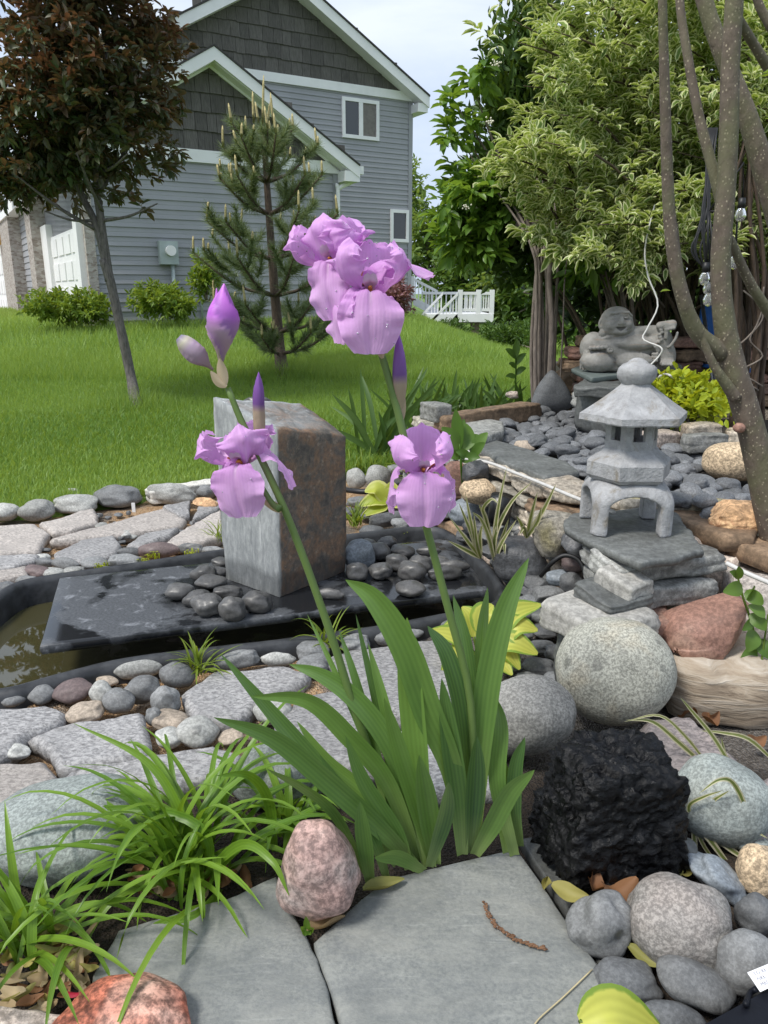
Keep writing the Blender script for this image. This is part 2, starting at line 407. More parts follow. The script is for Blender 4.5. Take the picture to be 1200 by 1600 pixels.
sc_, _ = hl(141, 440, D1); sr_, ztr = hl(528, 262, D1); _, ztl = hl(240, 240, D1)
ztrim = (ztr + ztl) / 2
GZ = .22                                        # foot of the walls, below grade
house = thing('house', (sc_ * HU[0] + D1 * HN[0], sc_ * HU[1] + D1 * HN[1], GZ), 'grey two-storey house with vinyl siding, shingled gables and white trim', 'house', rotz=HA)
def hb(name, a, b, mat, parent=house, smooth=False, bev=0):
    """box in house coordinates (s, w, z) -> local to the house root"""
    m = MB(); off = np.array([sc_, D1, GZ])
    m.box(np.array(a) - off, np.array(b) - off)
    V = m.verts(); me = mdata(name, V, m.F, mat, smooth); o = bpy.data.objects.new(name, me); link(o, parent)
    if parent is not house: o.location = -np.array(parent.location)
    return o
def hmesh(name, V, F, mat, parent=house, smooth=False):
    off = np.array([sc_, D1, GZ]); me = mdata(name, np.asarray(V, float) - off, F, mat, smooth); o = bpy.data.objects.new(name, me); link(o, parent)
    return o
def siding(s0, s1, w, z0, z1, pitch):
    L = s1 - s0; pr = .02
    me = mdata('siding_board', [(0, -.004, pitch), (L, -.004, pitch), (0, -.014, pitch * .5), (L, -.014, pitch * .5), (0, -.012, pitch * .46), (L, -.012, pitch * .46), (0, -pr - .006, 0), (L, -pr - .006, 0), (0, 0, 0), (L, 0, 0)],
               [(0, 2, 3, 1), (2, 4, 5, 3), (4, 6, 7, 5), (6, 8, 9, 7), (0, 8, 6, 4), (0, 4, 2), (1, 3, 5), (1, 5, 7, 9)], M_SID, False)
    z = z0
    while z < z1 - .01:
        o = bpy.data.objects.new('siding_board', me); link(o, house); o.location = (s0 - sc_, w - D1, z - GZ)
        z += pitch
def siding_front(w0, w1, s, z0, z1, pitch):
    L = w1 - w0
    me = mdata('siding_board', [(-.004, 0, pitch), (-.004, L, pitch), (-.026, 0, 0), (-.026, L, 0), (0, 0, 0), (0, L, 0)],
               [(0, 1, 3, 2), (2, 3, 5, 4)], M_SID, False)
    z = z0
    while z < z1 - .01:
        o = bpy.data.objects.new('siding_board', me); link(o, house); o.location = (s - sc_, w0 - D1, z - GZ); z += pitch
def shakes(w, z0, sp, zp, slope_half, rise, expo, wid, seed):
    """shingle courses filling a gable triangle: peak (sp, zp), falls rise/slope_half each side"""
    r_ = random.Random(seed); mes = []
    for q in range(3):
        ww = wid * (.8 + .2 * q); h = expo * 1.06
        mes.append((ww, mdata('shingle', [(.004, -.012, h), (ww - .004, -.012, h), (.004, -.045, 0), (ww - .004, -.045, 0), (.004, 0, 0), (ww - .004, 0, 0), (.004, 0, h), (ww - .004, 0, h)],
                   [(0, 2, 3, 1), (2, 4, 5, 3), (0, 6, 4, 2), (1, 3, 5, 7), (0, 1, 7, 6)], M_SHAKE, False)))
    z = z0
    while z < zp:
        half = (zp - z - .0) * slope_half / rise
        s = sp - half - r_.random() * .1
        while s < sp + half:
            ww, me = mes[r_.randrange(3)]
            if abs(s + ww / 2 - sp) < half + .02 and z < 8.3:
                o = bpy.data.objects.new('shingle', me); link(o, house); o.location = (s - sc_, w - D1, z - GZ + r_.uniform(-.012, .012))
            s += ww
        z += expo
# --- garage wing
spk, zpk = hl(333, 73, D1 - .3); sre, zre = hl(552, 253, D1 - .3)
run, rise = sre - spk, zpk - zre
hb('wall', (sc_, D1, GZ), (sr_, D1 + 7, ztrim), M_SID)
siding(sc_ + .13, sr_ - .12, D1, GZ, ztrim - .1, .152)
hb('corner_post', (sc_ - .02, D1 - .045, GZ), (sc_ + .13, D1 + .1, ztrim - .1), M_BRICK)
hb('corner_post', (sr_ - .12, D1 - .035, GZ), (sr_ + .01, D1 + .1, ztrim - .1), M_SID)
hb('trim_board', (sc_ - .3, D1 - .06, ztrim - .1), (sr_ + .02, D1 + .02, ztrim + .1), M_TRIM)
zg = zpk - .12
hmesh('gable_wall', [(sc_ - .8, D1 + .01, ztrim), (sr_ + .1, D1 + .01, ztrim), (spk, D1 + .01, zg), (sc_ - .8, D1 + 7, ztrim), (sr_ + .1, D1 + 7, ztrim), (spk, D1 + 7, zg)],
      [(0, 1, 2), (3, 5, 4), (0, 2, 5, 3), (1, 4, 5, 2), (0, 3, 4, 1)], M_SHAKE)
shakes(D1, ztrim + .1, spk, zpk - .08, run, rise, .3, .21, 5)
def rake(s0, z0, s1, z1, w0, w1, th, name, mat, dz=0):
    hmesh(name, [(s0, w0, z0 - th + dz), (s1, w0, z1 - th + dz), (s1, w0, z1 + dz), (s0, w0, z0 + dz), (s0, w1, z0 - th + dz), (s1, w1, z1 - th + dz), (s1, w1, z1 + dz), (s0, w1, z0 + dz)],
          [(0, 1, 2, 3), (7, 6, 5, 4), (0, 4, 5, 1), (3, 2, 6, 7), (1, 5, 6, 2), (0, 3, 7, 4)], mat)
for sg in (1, -1):
    e0, e1 = spk, spk + sg * (run + .12); zz1 = zpk - rise * (run + .12) / run
    rake(e0, zpk, e1, zz1, D1 - .34, D1 - .28, .2, 'rake_board', M_TRIM, .0)
    rake(e0, zpk - .2, e1, zz1 - .2, D1 - .28, D1 + .0, .03, 'soffit', M_TRIM, .02)
    rake(e0, zpk - .16, e1, zz1 - .16, D1 - .06, D1 - .02, .09, 'frieze_board', M_TRIM, .0)
    rake(e0, zpk + .035, e1, zz1 + .035, D1 - .36, D1 + 7, .03, 'roof', M_ROOF, .0)
hb('eave_return', (sr_ - .02, D1 - .33, zre - .34), (sre + .12, D1 + .5, zre - .16), M_TRIM)
hb('gutter', (sre + .1, D1 - .3, zre - .2), (sre + .22, D1 + 7, zre - .06), M_TRIM)
m = MB(); g0 = np.array([sc_, D1, GZ])
pts = [(sre + .15, D1 - .1, zre - .2), (sre + .1, D1 - .1, zre - .3), (sr_ - .04, D1 - .1, zre - .45), (sr_ - .06, D1 - .1, zre - .6), (sr_ - .06, D1 - .1, GZ + .1)]
V, F = tube(catmull(pts, 26), .04, 8); hmesh('downspout', V, F, M_TRIM, smooth=True)
# meter box
s0, z0 = hl(250, 413, D1 - .1); s1, z1 = hl(276, 377, D1 - .1)
mb_ = hb('meter_box', (s0, D1 - .16, z0), (s1, D1 - .02, z1), M_METER)
V, F = tube([((s0 + s1) / 2 + .02, D1 - .16, (z0 + z1) / 2 + .03), ((s0 + s1) / 2 + .02, D1 - .23, (z0 + z1) / 2 + .03)], .085, 20); hmesh('meter_dial', V, F, M_TRIM, smooth=False)
V, F = tube([((s0 + s1) / 2 + .06, D1 - .09, z0), ((s0 + s1) / 2 + .06, D1 - .09, GZ)], .035, 10); hmesh('conduit', V, F, M_METER, smooth=True)
s0, z0 = hl(305, 403, D1 - .1); s1, z1 = hl(317, 386, D1 - .1)
hb('utility_box', (s0, D1 - .12, z0), (s1, D1 - .02, z1), M_METER)
V, F = tube([((s0 + s1) / 2, D1 - .06, z0), ((s0 + s1) / 2, D1 - .06, GZ)], .02, 8); hmesh('conduit', V, F, M_METER, smooth=True)
# garage front (faces away to the side)
def fw(px): return hf(px, 420, sc_)[0]
wd0, wd1, wp1, ws1, wp2 = D1 + .45, fw(88), fw(76), fw(40), fw(22)
hb('wall', (sc_, D1, GZ), (sc_ + .12, wp2 + 8, ztrim), M_SID)
hb('garage_door', (sc_ - .04, wd0, GZ), (sc_ + .01, wd1, hf(120, 356, sc_)[1]), M_TRIM)
zdoor = hf(120, 356, sc_)[1]
for a in range(4):
    for b in range(4):
        hh = (zdoor - GZ) / 4; ll = (wd1 - wd0) / 4
        hb('door_panel', (sc_ - .06, wd0 + b * ll + .07, GZ + a * hh + .07), (sc_ - .03, wd0 + (b + 1) * ll - .07, GZ + (a + 1) * hh - .07), M_TRIM)
hb('door_frame', (sc_ - .12, wd1, GZ), (sc_ + .01, wp1 - .3, zdoor + .25), M_TRIM)
hb('door_frame', (sc_ - .12, D1 + .1, GZ), (sc_ + .01, wd0, zdoor + .25), M_TRIM)
hb('pilaster', (sc_ - .3, wp1 - .3, GZ), (sc_ + .01, wp1 + .6, ztrim), M_BRICK)
siding_front(wp1 + .6, ws1, sc_, GZ, ztrim, .15)
hb('pilaster', (sc_ - .3, ws1, GZ), (sc_ + .01, wp2, ztrim), M_BRICK)
hb('garage_door', (sc_ - .06, wp2 + .1, GZ), (sc_ + .01, wp2 + 6, 2.75), M_TRIM)
for a in range(4):
    for b in range(6): hb('door_panel', (sc_ - .09, wp2 + .2 + b * .95, GZ + a * .62 + .1), (sc_ - .055, wp2 + .9 + b * .95, GZ + a * .62 + .52), M_TRIM)
hb('fascia', (sc_ - .35, wp1, 2.85), (sc_ - .05, wp2 + 8, 3.15), M_TRIM)
M_LAMP = plain('amber_lantern_glass', (.45, .26, .05), .3, 20, .2, .05)
hb('wall_lamp', (sc_ - .5, wp2 - .5, 2.3), (sc_ - .3, wp2 - .2, 2.62), M_LAMP)
# --- two-storey block behind
se_, zt2 = hl(644, 152, D2); _, zt2l = hl(415, 122, D2); zt2 = (zt2 + zt2l) / 2
sp2, zp2 = hl(441, -55, D2 - .4); se2, ze2 = hl(668, 150, D2 - .4)
run2, rise2 = se2 - sp2, zp2 - ze2; sl2 = sp2 - (se_ - sp2)
hb('wall', (sl2, D2, GZ - .5), (se_, D2 + 8, zt2), M_SID)
siding(hl(300, 200, D2)[0], se_ - .12, D2, GZ - .3, zt2 - .1, .135)
hb('corner_post', (se_ - .12, D2 - .035, GZ - .5), (se_ + .01, D2 + .1, zt2 - .1), M_SID)
hb('trim_board', (sl2, D2 - .07, zt2 - .1), (se_ + .03, D2 + .02, zt2 + .12), M_TRIM)
hmesh('gable_wall', [(sl2, D2 + .01, zt2), (se_ + .2, D2 + .01, zt2), (sp2, D2 + .01, zp2 - .1), (sl2, D2 + 8, zt2), (se_ + .2, D2 + 8, zt2), (sp2, D2 + 8, zp2 - .1)], [(0, 1, 2), (3, 5, 4), (0, 2, 5, 3), (1, 4, 5, 2), (0, 3, 4, 1)], M_SHAKE)
shakes(D2, zt2 + .12, sp2, zp2 - .08, run2, rise2, .34, .3, 9)
for sg in (1, -1):
    e0, e1 = sp2, sp2 + sg * (run2 + .05); zz1 = zp2 - rise2 * (run2 + .05) / run2
    rake(e0, zp2, e1, zz1, D2 - .44, D2 - .37, .27, 'rake_board', M_TRIM)
    rake(e0, zp2 - .25, e1, zz1 - .25, D2 - .37, D2, .03, 'soffit', M_TRIM, .02)
    rake(e0, zp2 + .05, e1, zz1 + .05, D2 - .47, D2 + 8, .045, 'roof', M_ROOF)
hb('eave_return', (se_ - .05, D2 - .4, ze2 - .42), (se2 + .02, D2 + .5, ze2 - .2), M_TRIM)
def window(pa, pb, w, split):
    s0, z1 = hl(*pa, w); s1, z0 = hl(*pb, w); t = .09
    fr = MB(); off = np.array([sc_, D1, GZ])
    for a, b in (((s0, w - .07, z0), (s1, w + .02, z0 + t)), ((s0, w - .07, z1 - t), (s1, w + .02, z1)), ((s0, w - .069, z0 + t), (s0 + t, w + .02, z1 - t)), ((s1 - t, w - .069, z0 + t), (s1, w + .02, z1 - t))):
        fr.box(np.array(a) - off, np.array(b) - off)
    if split: fr.box(np.array(((s0 + s1) / 2 - t * .7, w - .066, z0 + t)) - off, np.array(((s0 + s1) / 2 + t * .7, w + .02, z1 - t)) - off)
    me = mdata('window', fr.verts(), fr.F, M_TRIM, False); o = bpy.data.objects.new('window', me); link(o, house)
    cuts = [s0 + t, (s0 + s1) / 2, s1 - t] if split else [s0 + t, s1 - t]
    for i in range(len(cuts) - 1):
        q = MB(); q.box(np.array((cuts[i], w - .035, z0 + t)) - off, np.array((cuts[i + 1], w - .03, z1 - t)) - off)
        pn = bpy.data.objects.new('pane', mdata('pane', q.verts(), q.F, M_BLIND if (split and i == 1) else M_GLASS, False)); link(pn, o)
window((533, 151), (591, 221), D2, True); window((609, 327), (637, 379), D2, False)

# driveway at the garage
M_CONC = plain('concrete', (.38, .33, .29), .9, 30, .15, .2)
c0 = np.array([sc_ * HU[0] + D1 * HN[0], sc_ * HU[1] + D1 * HN[1]])
dv = [c0 - HU * .6 + HN * 2.2, c0 + HN * 2.2, c0 + HN * 22, c0 - HU * 9 + HN * 22, c0 - HU * 9 + HN * 2.2]
nv = len(dv); zd = .36
o = mobj('driveway', [(*q, zd + .1) for q in dv] + [(*q, -.2) for q in dv], [tuple(range(nv))] + [(i, nv + i, nv + (i + 1) % nv, (i + 1) % nv) for i in range(nv)], M_CONC, smooth=False); tag(o, kind='structure')

# ================================================================= white deck with stairs
YD = 23.0
def dp(px, py, dy=0): return aty(px, py, YD + dy)
dl, dr = dp(717, 470), dp(772, 470); zfl = dp(740, 491)[2]; zrl = dp(740, 456)[2]; zb = -.3
deck = thing('deck', (dl[0], YD, zb), 'white railed deck with a flight of stairs behind the grey house', 'deck')
def dbox(name, a, b, parent=deck, mat=None):
    m = MB(); m.box(a, b); return m.obj(name, mat or M_TRIM, parent, False)
dbox('deck_floor', (dl[0] - .9, YD, zfl - .22), (dr[0], YD + 3, zfl))
M_PW = plain('weathered_timber', (.16, .12, .09), .9, 20, .3, .3)
dbox('support_post', (dr[0] - .62, YD + .15, -.5), (dr[0] - .38, YD + .4, zfl - .225), mat=M_PW)
dbox('support_post', (dl[0] - .2, YD + 2.2, -.5), (dl[0] + .04, YD + 2.44, zfl - .225), mat=M_PW)
for x in (dl[0] - .02, (dl[0] + dr[0]) / 2, dr[0] - .12): dbox('railing_post', (x, YD + .02, zfl + .002), (x + .13, YD + .14, zrl + .06))
dbox('railing_post', (dr[0] - .12, YD + 2.8, zfl + .002), (dr[0], YD + 2.92, zrl + .05))
dbox('railing', (dl[0] + .11, YD + .03, zrl - .08), (dr[0] - .121, YD + .13, zrl)); dbox('railing', (dl[0] + .11, YD + .04, zfl + .08), (dr[0] - .121, YD + .12, zfl + .16))
dbox('railing', (dl[0] - .9, YD + 2.85, zrl - .08), (dr[0] - .121, YD + 2.95, zrl)); dbox('railing', (dr[0] - .11, YD + .14, zrl - .08), (dr[0] - .02, YD + 2.79, zrl))
def bal(x, y, z0, z1): dbox('baluster', (x, y, z0), (x + .035, y + .035, z1))
for i in range(11): bal(dl[0] + .16 + i * (dr[0] - dl[0] - .3) / 10.5, YD + .06, zfl + .16, zrl - .08)
for i in range(12): bal(dl[0] - .8 + i * .16, YD + 2.88, zfl + .0, zrl - .08)
# stairs down towards the house corner
def stair(px_top, px_bot, dyy, n=9):
    t0 = dp(*px_top, dyy); b0 = dp(*px_bot, dyy); hgt = (zrl - zfl)
    def beam(name, o0, th, wd):
        V = []
        for q, s_ in ((t0, 0), (b0, 0)):
            for dy in (0, wd):
                for dz in (0, th): V.append((q[0], q[1] + dy, q[2] + o0 + dz))
        mobj(name, V, [(0, 1, 5, 4), (2, 6, 7, 3), (0, 4, 6, 2), (1, 3, 7, 5), (0, 2, 3, 1), (4, 5, 7, 6)], M_TRIM, deck, False)
    beam('handrail', -.08, .09, .09); beam('stringer', -hgt - .22, .26, .06)
    for i in range(n):
        f = (i + .6) / n; q = t0 + (b0 - t0) * f; bal(q[0], q[1] + .03, q[2] - hgt + .03, q[2] - .08)
    dbox('railing_post', (b0[0] - .1, b0[1] - .02, b0[2] - hgt - .1), (b0[0] + .03, b0[1] + .11, b0[2] + .05))
stair((716, 457), (669, 505), .0); stair((692, 457), (646, 505), 1.4); stair((684, 454), (646, 434), 2.9, 7)
t0, b0 = dp(716, 457, 0), dp(669, 505, 0)
for i in range(6):
    f = (i + .5) / 6; q = t0 + (b0 - t0) * f; zz = q[2] - (zrl - zfl) - .02
    dbox('stair_tread', (q[0] - .16, YD + .07, zz - .04), (q[0] + .12, YD + 1.39, zz))
# ================================================================= stone geometry
def ico(sub):
    bm = bmesh.new(); bmesh.ops.create_icosphere(bm, subdivisions=sub, radius=1); bm.verts.ensure_lookup_table()
    V = np.array([v.co for v in bm.verts]); F = np.array([[v.index for v in f.verts] for f in bm.faces]); bm.free(); return V, F
ICO = {s: ico(s) for s in (3, 4, 5, 6)}
def fbm(V, scale, seed, octv=3):
    r_ = np.zeros(len(V)); amp = 1.0
    for q in range(octv):
        f = scale * 2 ** q
        r_ += amp * np.array([noise.noise(Vector((x * f + seed * 3.1, y * f - seed * 1.7, z * f + q * 5.3))) for x, y, z in V]); amp *= .5
    return r_
def pebble_mesh(seed, sub=3, lump=.14, sq=2.0):
    V, F = ICO[sub]; V = V.copy()
    if sq != 2: V = V / (np.abs(V) ** sq).sum(1, keepdims=True) ** (1 / sq)
    V = V * (1 + lump * fbm(V, .9, seed, 2))[:, None]
    V -= (V.max(0) + V.min(0)) / 2; V /= (V.max(0) - V.min(0)) / 2
    return V, F
def rock_mesh(seed, sub=4, cuts=7, lump=.12, fine=.03, depth=(.72, .95)):
    r_ = np.random.default_rng(seed); V, F = ICO[sub]; V = V.copy()
    V = V / (np.abs(V) ** 3).sum(1, keepdims=True) ** (1 / 3)
    for _ in range(cuts):
        n_ = unit(r_.standard_normal(3)); d_ = r_.uniform(*depth)
        h = V @ n_ - d_; V = V - np.maximum(h, 0)[:, None] * n_ * .92
    V = V * (1 + lump * fbm(V, .8, seed, 2) + fine * fbm(V, 4, seed + 9, 3))[:, None]
    V -= (V.max(0) + V.min(0)) / 2; V /= (V.max(0) - V.min(0)) / 2
    return V, F
PEB = [pebble_mesh(i * 3 + 1, 4, .16 + .07 * (i % 3), (2.0, 2.3, 2.7)[i % 3]) for i in range(14)]
ROCK = [rock_mesh(i * 5 + 2, 4) for i in range(7)]
_cache = {}
def shape(kind, i, mat):
    key = (kind, i, mat.name)
    if key not in _cache:
        V, F = (PEB if kind == 'pebble' else ROCK)[i]; _cache[key] = mdata('pebble' if kind == 'pebble' else 'rock', V, F, mat)
    return _cache[key]
def fit(cx, cy, w, h, zg, bratio, sink):
    zc = zg + .03
    for _ in range(4):
        p = atz(cx, cy, zc); s = mpp(p); a = w / 2 * s; hh = h / 2 * s
        th = math.atan2(CAM[2] - p[2], p[1]); b = a * bratio
        c2 = (hh * hh - (b * math.sin(th)) ** 2) / math.cos(th) ** 2
        c = math.sqrt(max(c2, 0))
        if c < .42 * a: c = .42 * a; b = math.sqrt(max(hh * hh - (c * math.cos(th)) ** 2, (.3 * a * math.sin(th)) ** 2)) / math.sin(th)
        c = min(c, 1.25 * a)
        zc = zg + c * (1 - sink)
    return p, a, b, c
def stone(cx, cy, w, h, zg, mat, label, name='pebble', cat='pebble', group=None, kind='pebble', tilt=0, bratio=None, sink=.16, idx=None, rz=None):
    i = idx if idx is not None else rnd.randrange(len(PEB) if kind == 'pebble' else len(ROCK))
    p, a, b, c = fit(cx, cy, w, h, zg, bratio or rnd.uniform(.75, .98), sink)
    o = inst(name, shape(kind, i, mat), p, (rnd.uniform(-.05, .05), R(tilt), rz if rz is not None else rnd.uniform(-.25, .25)), (a, b, c))
    return tag(o, label, cat, group)
def own_rock(name, V, F, cx, cy, w, h, zg, mat, label, cat='rock', bratio=.85, sink=.12, rot=(0, 0, 0), group=None):
    p, a, b, c = fit(cx, cy, w, h, zg, bratio, sink)
    o = inst(name, mdata(name, V, F, mat), p, rot, (a, b, c)); return tag(o, label, cat, group)
def densify(P, step):
    res = []
    for i in range(len(P)):
        a, b = np.asarray(P[i], float), np.asarray(P[(i + 1) % len(P)], float); n = max(1, int(np.linalg.norm(b - a) / step))
        res += [a + (b - a) * j / n for j in range(n)]
    return np.array(res)
def slab(poly, z, th, rough=.008, amp=.004, bev=.008, seed=0, step=.02, tiltz=None, under=.0):
    """flat stone from an outline (world xy): ragged edge, uneven top, thickness"""
    P = densify(poly, step); n = len(P); c = P.mean(0)
    nz = lambda q, f, s_: np.array([noise.noise(Vector((x * f, y * f, s_))) for x, y in q])
    d_ = unit(P - c)
    P = P + d_ * (rough * (nz(P, 9, seed) + .6 * nz(P, 38, seed + 4)))[:, None]
    rings = [(P - d_ * (under + .004), z - th), (P + d_ * .002 * nz(P, 60, seed + 2)[:, None], z - th * .55), (P, z - bev * .9), (P - d_ * bev, z)]
    V = []; rr = [.93, .84, .7, .52, .32, .14]
    for q, zz in rings: V.append(np.c_[q, np.full(n, zz) + (amp * .8 * nz(q, 14, seed + 7) if zz > z - th * .5 else 0)])
    inner = P - d_ * bev
    for f in rr:
        q = c + (inner - c) * f; V.append(np.c_[q, z + amp * (nz(q, 6, seed + 1) + .6 * nz(q, 22, seed + 3) + .3 * nz(q, 60, seed + 5))])
    V = np.vstack(V + [np.array([[*c, z + amp * .2]])])
    if tiltz is not None: V[:, 2] += (V[:, :2] - c) @ np.asarray(tiltz)
    m = len(rings) + len(rr); F = []
    for k_ in range(m - 1):
        for i in range(n): F.append((k_ * n + i, k_ * n + (i + 1) % n, (k_ + 1) * n + (i + 1) % n, (k_ + 1) * n + i))
    F += [((m - 1) * n + i, (m - 1) * n + (i + 1) % n, m * n) for i in range(n)] + [tuple(range(n))[::-1]]
    return V, F
def area(P): x, y = np.array(P)[:, 0], np.array(P)[:, 1]; return .5 * np.sum(x * np.roll(y, -1) - y * np.roll(x, -1))
def flag_px(name, poly, z, th, mat, label, cat='flagstone', group=None, **kw):
    W_ = [atz(x, y, z)[:2] for x, y in poly]
    if area(W_) < 0: W_ = W_[::-1]
    V, F = slab(W_, z, th, **kw)
    return tag(mobj(name, V, F, mat), label, cat, group)
_cb = bmesh.new(); bmesh.ops.create_cube(_cb, size=2); bmesh.ops.subdivide_edges(_cb, edges=_cb.edges[:], cuts=9, use_grid_fill=True); _cb.verts.ensure_lookup_table()
CUBE_V = np.array([v.co for v in _cb.verts]); CUBE_F = np.array([[v.index for v in f.verts] for f in _cb.faces]); _cb.free()
def block_geo(L, Dp, H, rough=.006, seed=0, sq=14, strata=.004):
    V = CUBE_V / (np.abs(CUBE_V) ** sq).sum(1, keepdims=True) ** (1 / sq) * np.array([L / 2, Dp / 2, H / 2])
    d_ = np.array([noise.noise_vector(Vector((x * 14 + seed, y * 14, z * 22))) for x, y, z in V]) * rough
    d_ += np.array([noise.noise_vector(Vector((x * 45 + seed, y * 45, z * 70))) for x, y, z in V]) * rough * .4
    st = np.array([noise.noise(Vector((seed * 2.0, x * 4, z * 95))) for x, y, z in V]) * strata
    V = V + d_; V[:, :2] += np.sign(V[:, :2]) * st[:, None]
    return V
def block(name, a, b, ztop, H, Dp, mat, label, cat='stone', group=None, parent=None, rough=.006, seed=None, off=0, roll=0, sq=14):
    """squared stone whose top front edge runs from pixel a to pixel b on the level ztop"""
    p0, p1 = atz(*a, ztop), atz(*b, ztop); e = p1 - p0; L = float(np.linalg.norm(e[:2])); ang = math.atan2(e[1], e[0])
    seed = rnd.randrange(99) if seed is None else seed
    nrm = np.array([-math.sin(ang), math.cos(ang), 0]); 
    c = (p0 + p1) / 2 + nrm * (Dp / 2 + off); c[2] = ztop - H / 2
    o = inst(name, mdata(name, block_geo(L, Dp, H, rough, seed, sq), CUBE_F, mat), c, (0, roll, ang), (1, 1, 1), parent)
    return tag(o, label, cat, group) if parent is None else o

def surface_nets(f, org, h):
    """closed surface of the zero level of f (negative inside) on a regular grid"""
    s = f < 0; nx, ny, nz = f.shape
    acc = np.zeros((nx - 1, ny - 1, nz - 1, 3)); cnt = np.zeros((nx - 1, ny - 1, nz - 1))
    cs = [(i, j, k_) for i in (0, 1) for j in (0, 1) for k_ in (0, 1)]
    g = lambda A, c: A[c[0]:nx - 1 + c[0], c[1]:ny - 1 + c[1], c[2]:nz - 1 + c[2]]
    for a in cs:
        for ax in range(3):
            if a[ax]: continue
            b = list(a); b[ax] = 1; fa, fb = g(f, a), g(f, b); m = g(s, a) != g(s, b)
            t = np.where(m, fa / np.where(np.abs(fa - fb) < 1e-12, 1, fa - fb), 0)
            for q in range(3): acc[..., q] += np.where(m, a[q] + (t if q == ax else 0), 0)
            cnt += m
    act = cnt > 0; idx = np.full(act.shape, -1); idx[act] = np.arange(act.sum())
    V = acc[act] / cnt[act][:, None] + np.argwhere(act); V = V * h + np.asarray(org)
    F = []
    for ax in range(3):
        o1, o2 = [(1, 2), (2, 0), (0, 1)][ax]
        sl0 = [slice(1, -1)] * 3; sl0[ax] = slice(0, -1); sl1 = list(sl0); sl1[ax] = slice(1, None)
        A, B = s[tuple(sl0)], s[tuple(sl1)]
        for flip, m in ((0, A & ~B), (1, ~A & B)):
            q = np.argwhere(m)
            if not len(q): continue
            q = q + 1; q[:, ax] -= 1
            def cell(d1, d2):
                c = q.copy(); c[:, o1] -= d1; c[:, o2] -= d2; return idx[c[:, 0], c[:, 1], c[:, 2]]
            quad = np.stack([cell(1, 1), cell(0, 1), cell(0, 0), cell(1, 0)], 1)
            F.append(quad[:, ::-1] if flip else quad)
    return V, np.vstack(F)
def s_ell(P, c, r_, rot=None):
    q = P - np.asarray(c, float)
    if rot is not None: q = q @ np.array(rot)
    r_ = np.asarray(r_, float); k0 = np.linalg.norm(q / r_, axis=-1); k1 = np.linalg.norm(q / r_ ** 2, axis=-1)
    return k0 * (k0 - 1) / np.maximum(k1, 1e-9)
def s_cap(P, a, b, r0, r1=None):
    a = np.asarray(a, float); b = np.asarray(b, float); r1 = r0 if r1 is None else r1
    t = np.clip(((P - a) @ (b - a)) / np.dot(b - a, b - a), 0, 1); return np.linalg.norm(P - a - t[..., None] * (b - a), axis=-1) - (r0 + (r1 - r0) * t)
def smin(a, b, k_):
    h = np.clip(.5 + .5 * (b - a) / k_, 0, 1); return b + (a - b) * h - k_ * h * (1 - h)
def grid(lo, hi, h):
    ax = [np.arange(l, u + h, h) for l, u in zip(lo, hi)]; G = np.stack(np.meshgrid(*ax, indexing='ij'), -1); return G

# ================================================================= stone materials
M_PEB_DARK = stone_mat('dark_river_stone', (.12, .124, .128), .25, .3, 150, .15, .62, .15)
M_PEB_WET = stone_mat('polished_black_pebble', (.082, .08, .078), .3, .25, 120, .0, .42, .08)
M_PEB_GREY = stone_mat('grey_river_stone', (.185, .188, .188), .25, .3, 140, .3, .7, .15)
M_PEB_LIGHT = stone_mat('pale_river_stone', (.33, .33, .31), .22, .35, 130, .25, .75, .18)
M_PEB_TAN = stone_mat('tan_river_stone', (.34, .28, .22), .22, .35, 130, .2, .75, .18)
M_PEB_RED = stone_mat('maroon_river_stone', (.17, .125, .12), .25, .3, 120, .0, .6, .12)
M_PEB_BLUE = stone_mat('blue_grey_stone', (.2, .225, .25), .25, .35, 120, .2, .6, .15, vein=.25)
M_BED = stone_mat('bed_pebble', (.135, .14, .148), .2, .38, 170, .25, .72, .15)
M_BOULD = stone_mat('granite_boulder', (.37, .365, .31), .2, .55, 170, .22, .8, .3, tint=(.46, .39, .27))
M_EGG = stone_mat('freckled_boulder', (.31, .30, .275), .22, .5, 170, .5, .8, .3)
M_COB = stone_mat('grey_granite_cobble', (.215, .205, .19), .25, .5, 150, .3, .75, .3, tint=(.235, .205, .185))
M_GREEN = stone_mat('greenish_boulder', (.215, .238, .225), .18, .45, 150, .45, .75, .3, tint=(.26, .275, .25))
M_PINK = stone_mat('pink_rock', (.36, .235, .205), .3, .6, 90, .0, .55, .35, tint=(.30, .27, .25), vein=.25)
M_RED = stone_mat('red_granite', (.40, .125, .075), .5, .85, 60, .0, .6, .4, tint=(.5, .34, .27))
M_RUST = stone_mat('red_brown_sandstone', (.22, .12, .09), .3, .35, 90, .0, .7, .35, tint=(.34, .23, .17))
M_ORANGE = stone_mat('orange_limestone', (.5, .31, .17), .35, .5, 60, .0, .9, .7)
M_TANGR = stone_mat('tan_granite', (.42, .32, .21), .25, .7, 120, .0, .85, .3)
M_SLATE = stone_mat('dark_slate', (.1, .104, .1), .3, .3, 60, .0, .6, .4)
M_BROWN = stone_mat('brown_flag', (.2, .135, .085), .4, .4, 40, .0, .85, .5)
M_BASALT = stone_mat('wet_basalt', (.06, .062, .066), .4, .4, 60, .0, .5, .6)
M_STONEW = stone_mat('cream_wall_stone', (.40, .35, .285), .32, .5, 60, .0, .85, .6, tint=(.32, .24, .17))
M_STONEP = stone_mat('pinkish_wall_stone', (.46, .385, .33), .25, .6, 80, .0, .85, .5)
M_MOSSY = stone_mat('lichen_stone', (.30, .275, .23), .35, .5, 60, .0, .9, .7, tint=(.26, .23, .11))
M_PALE = stone_mat('pale_limestone', (.43, .415, .38), .2, .35, 60, .0, .8, .35)
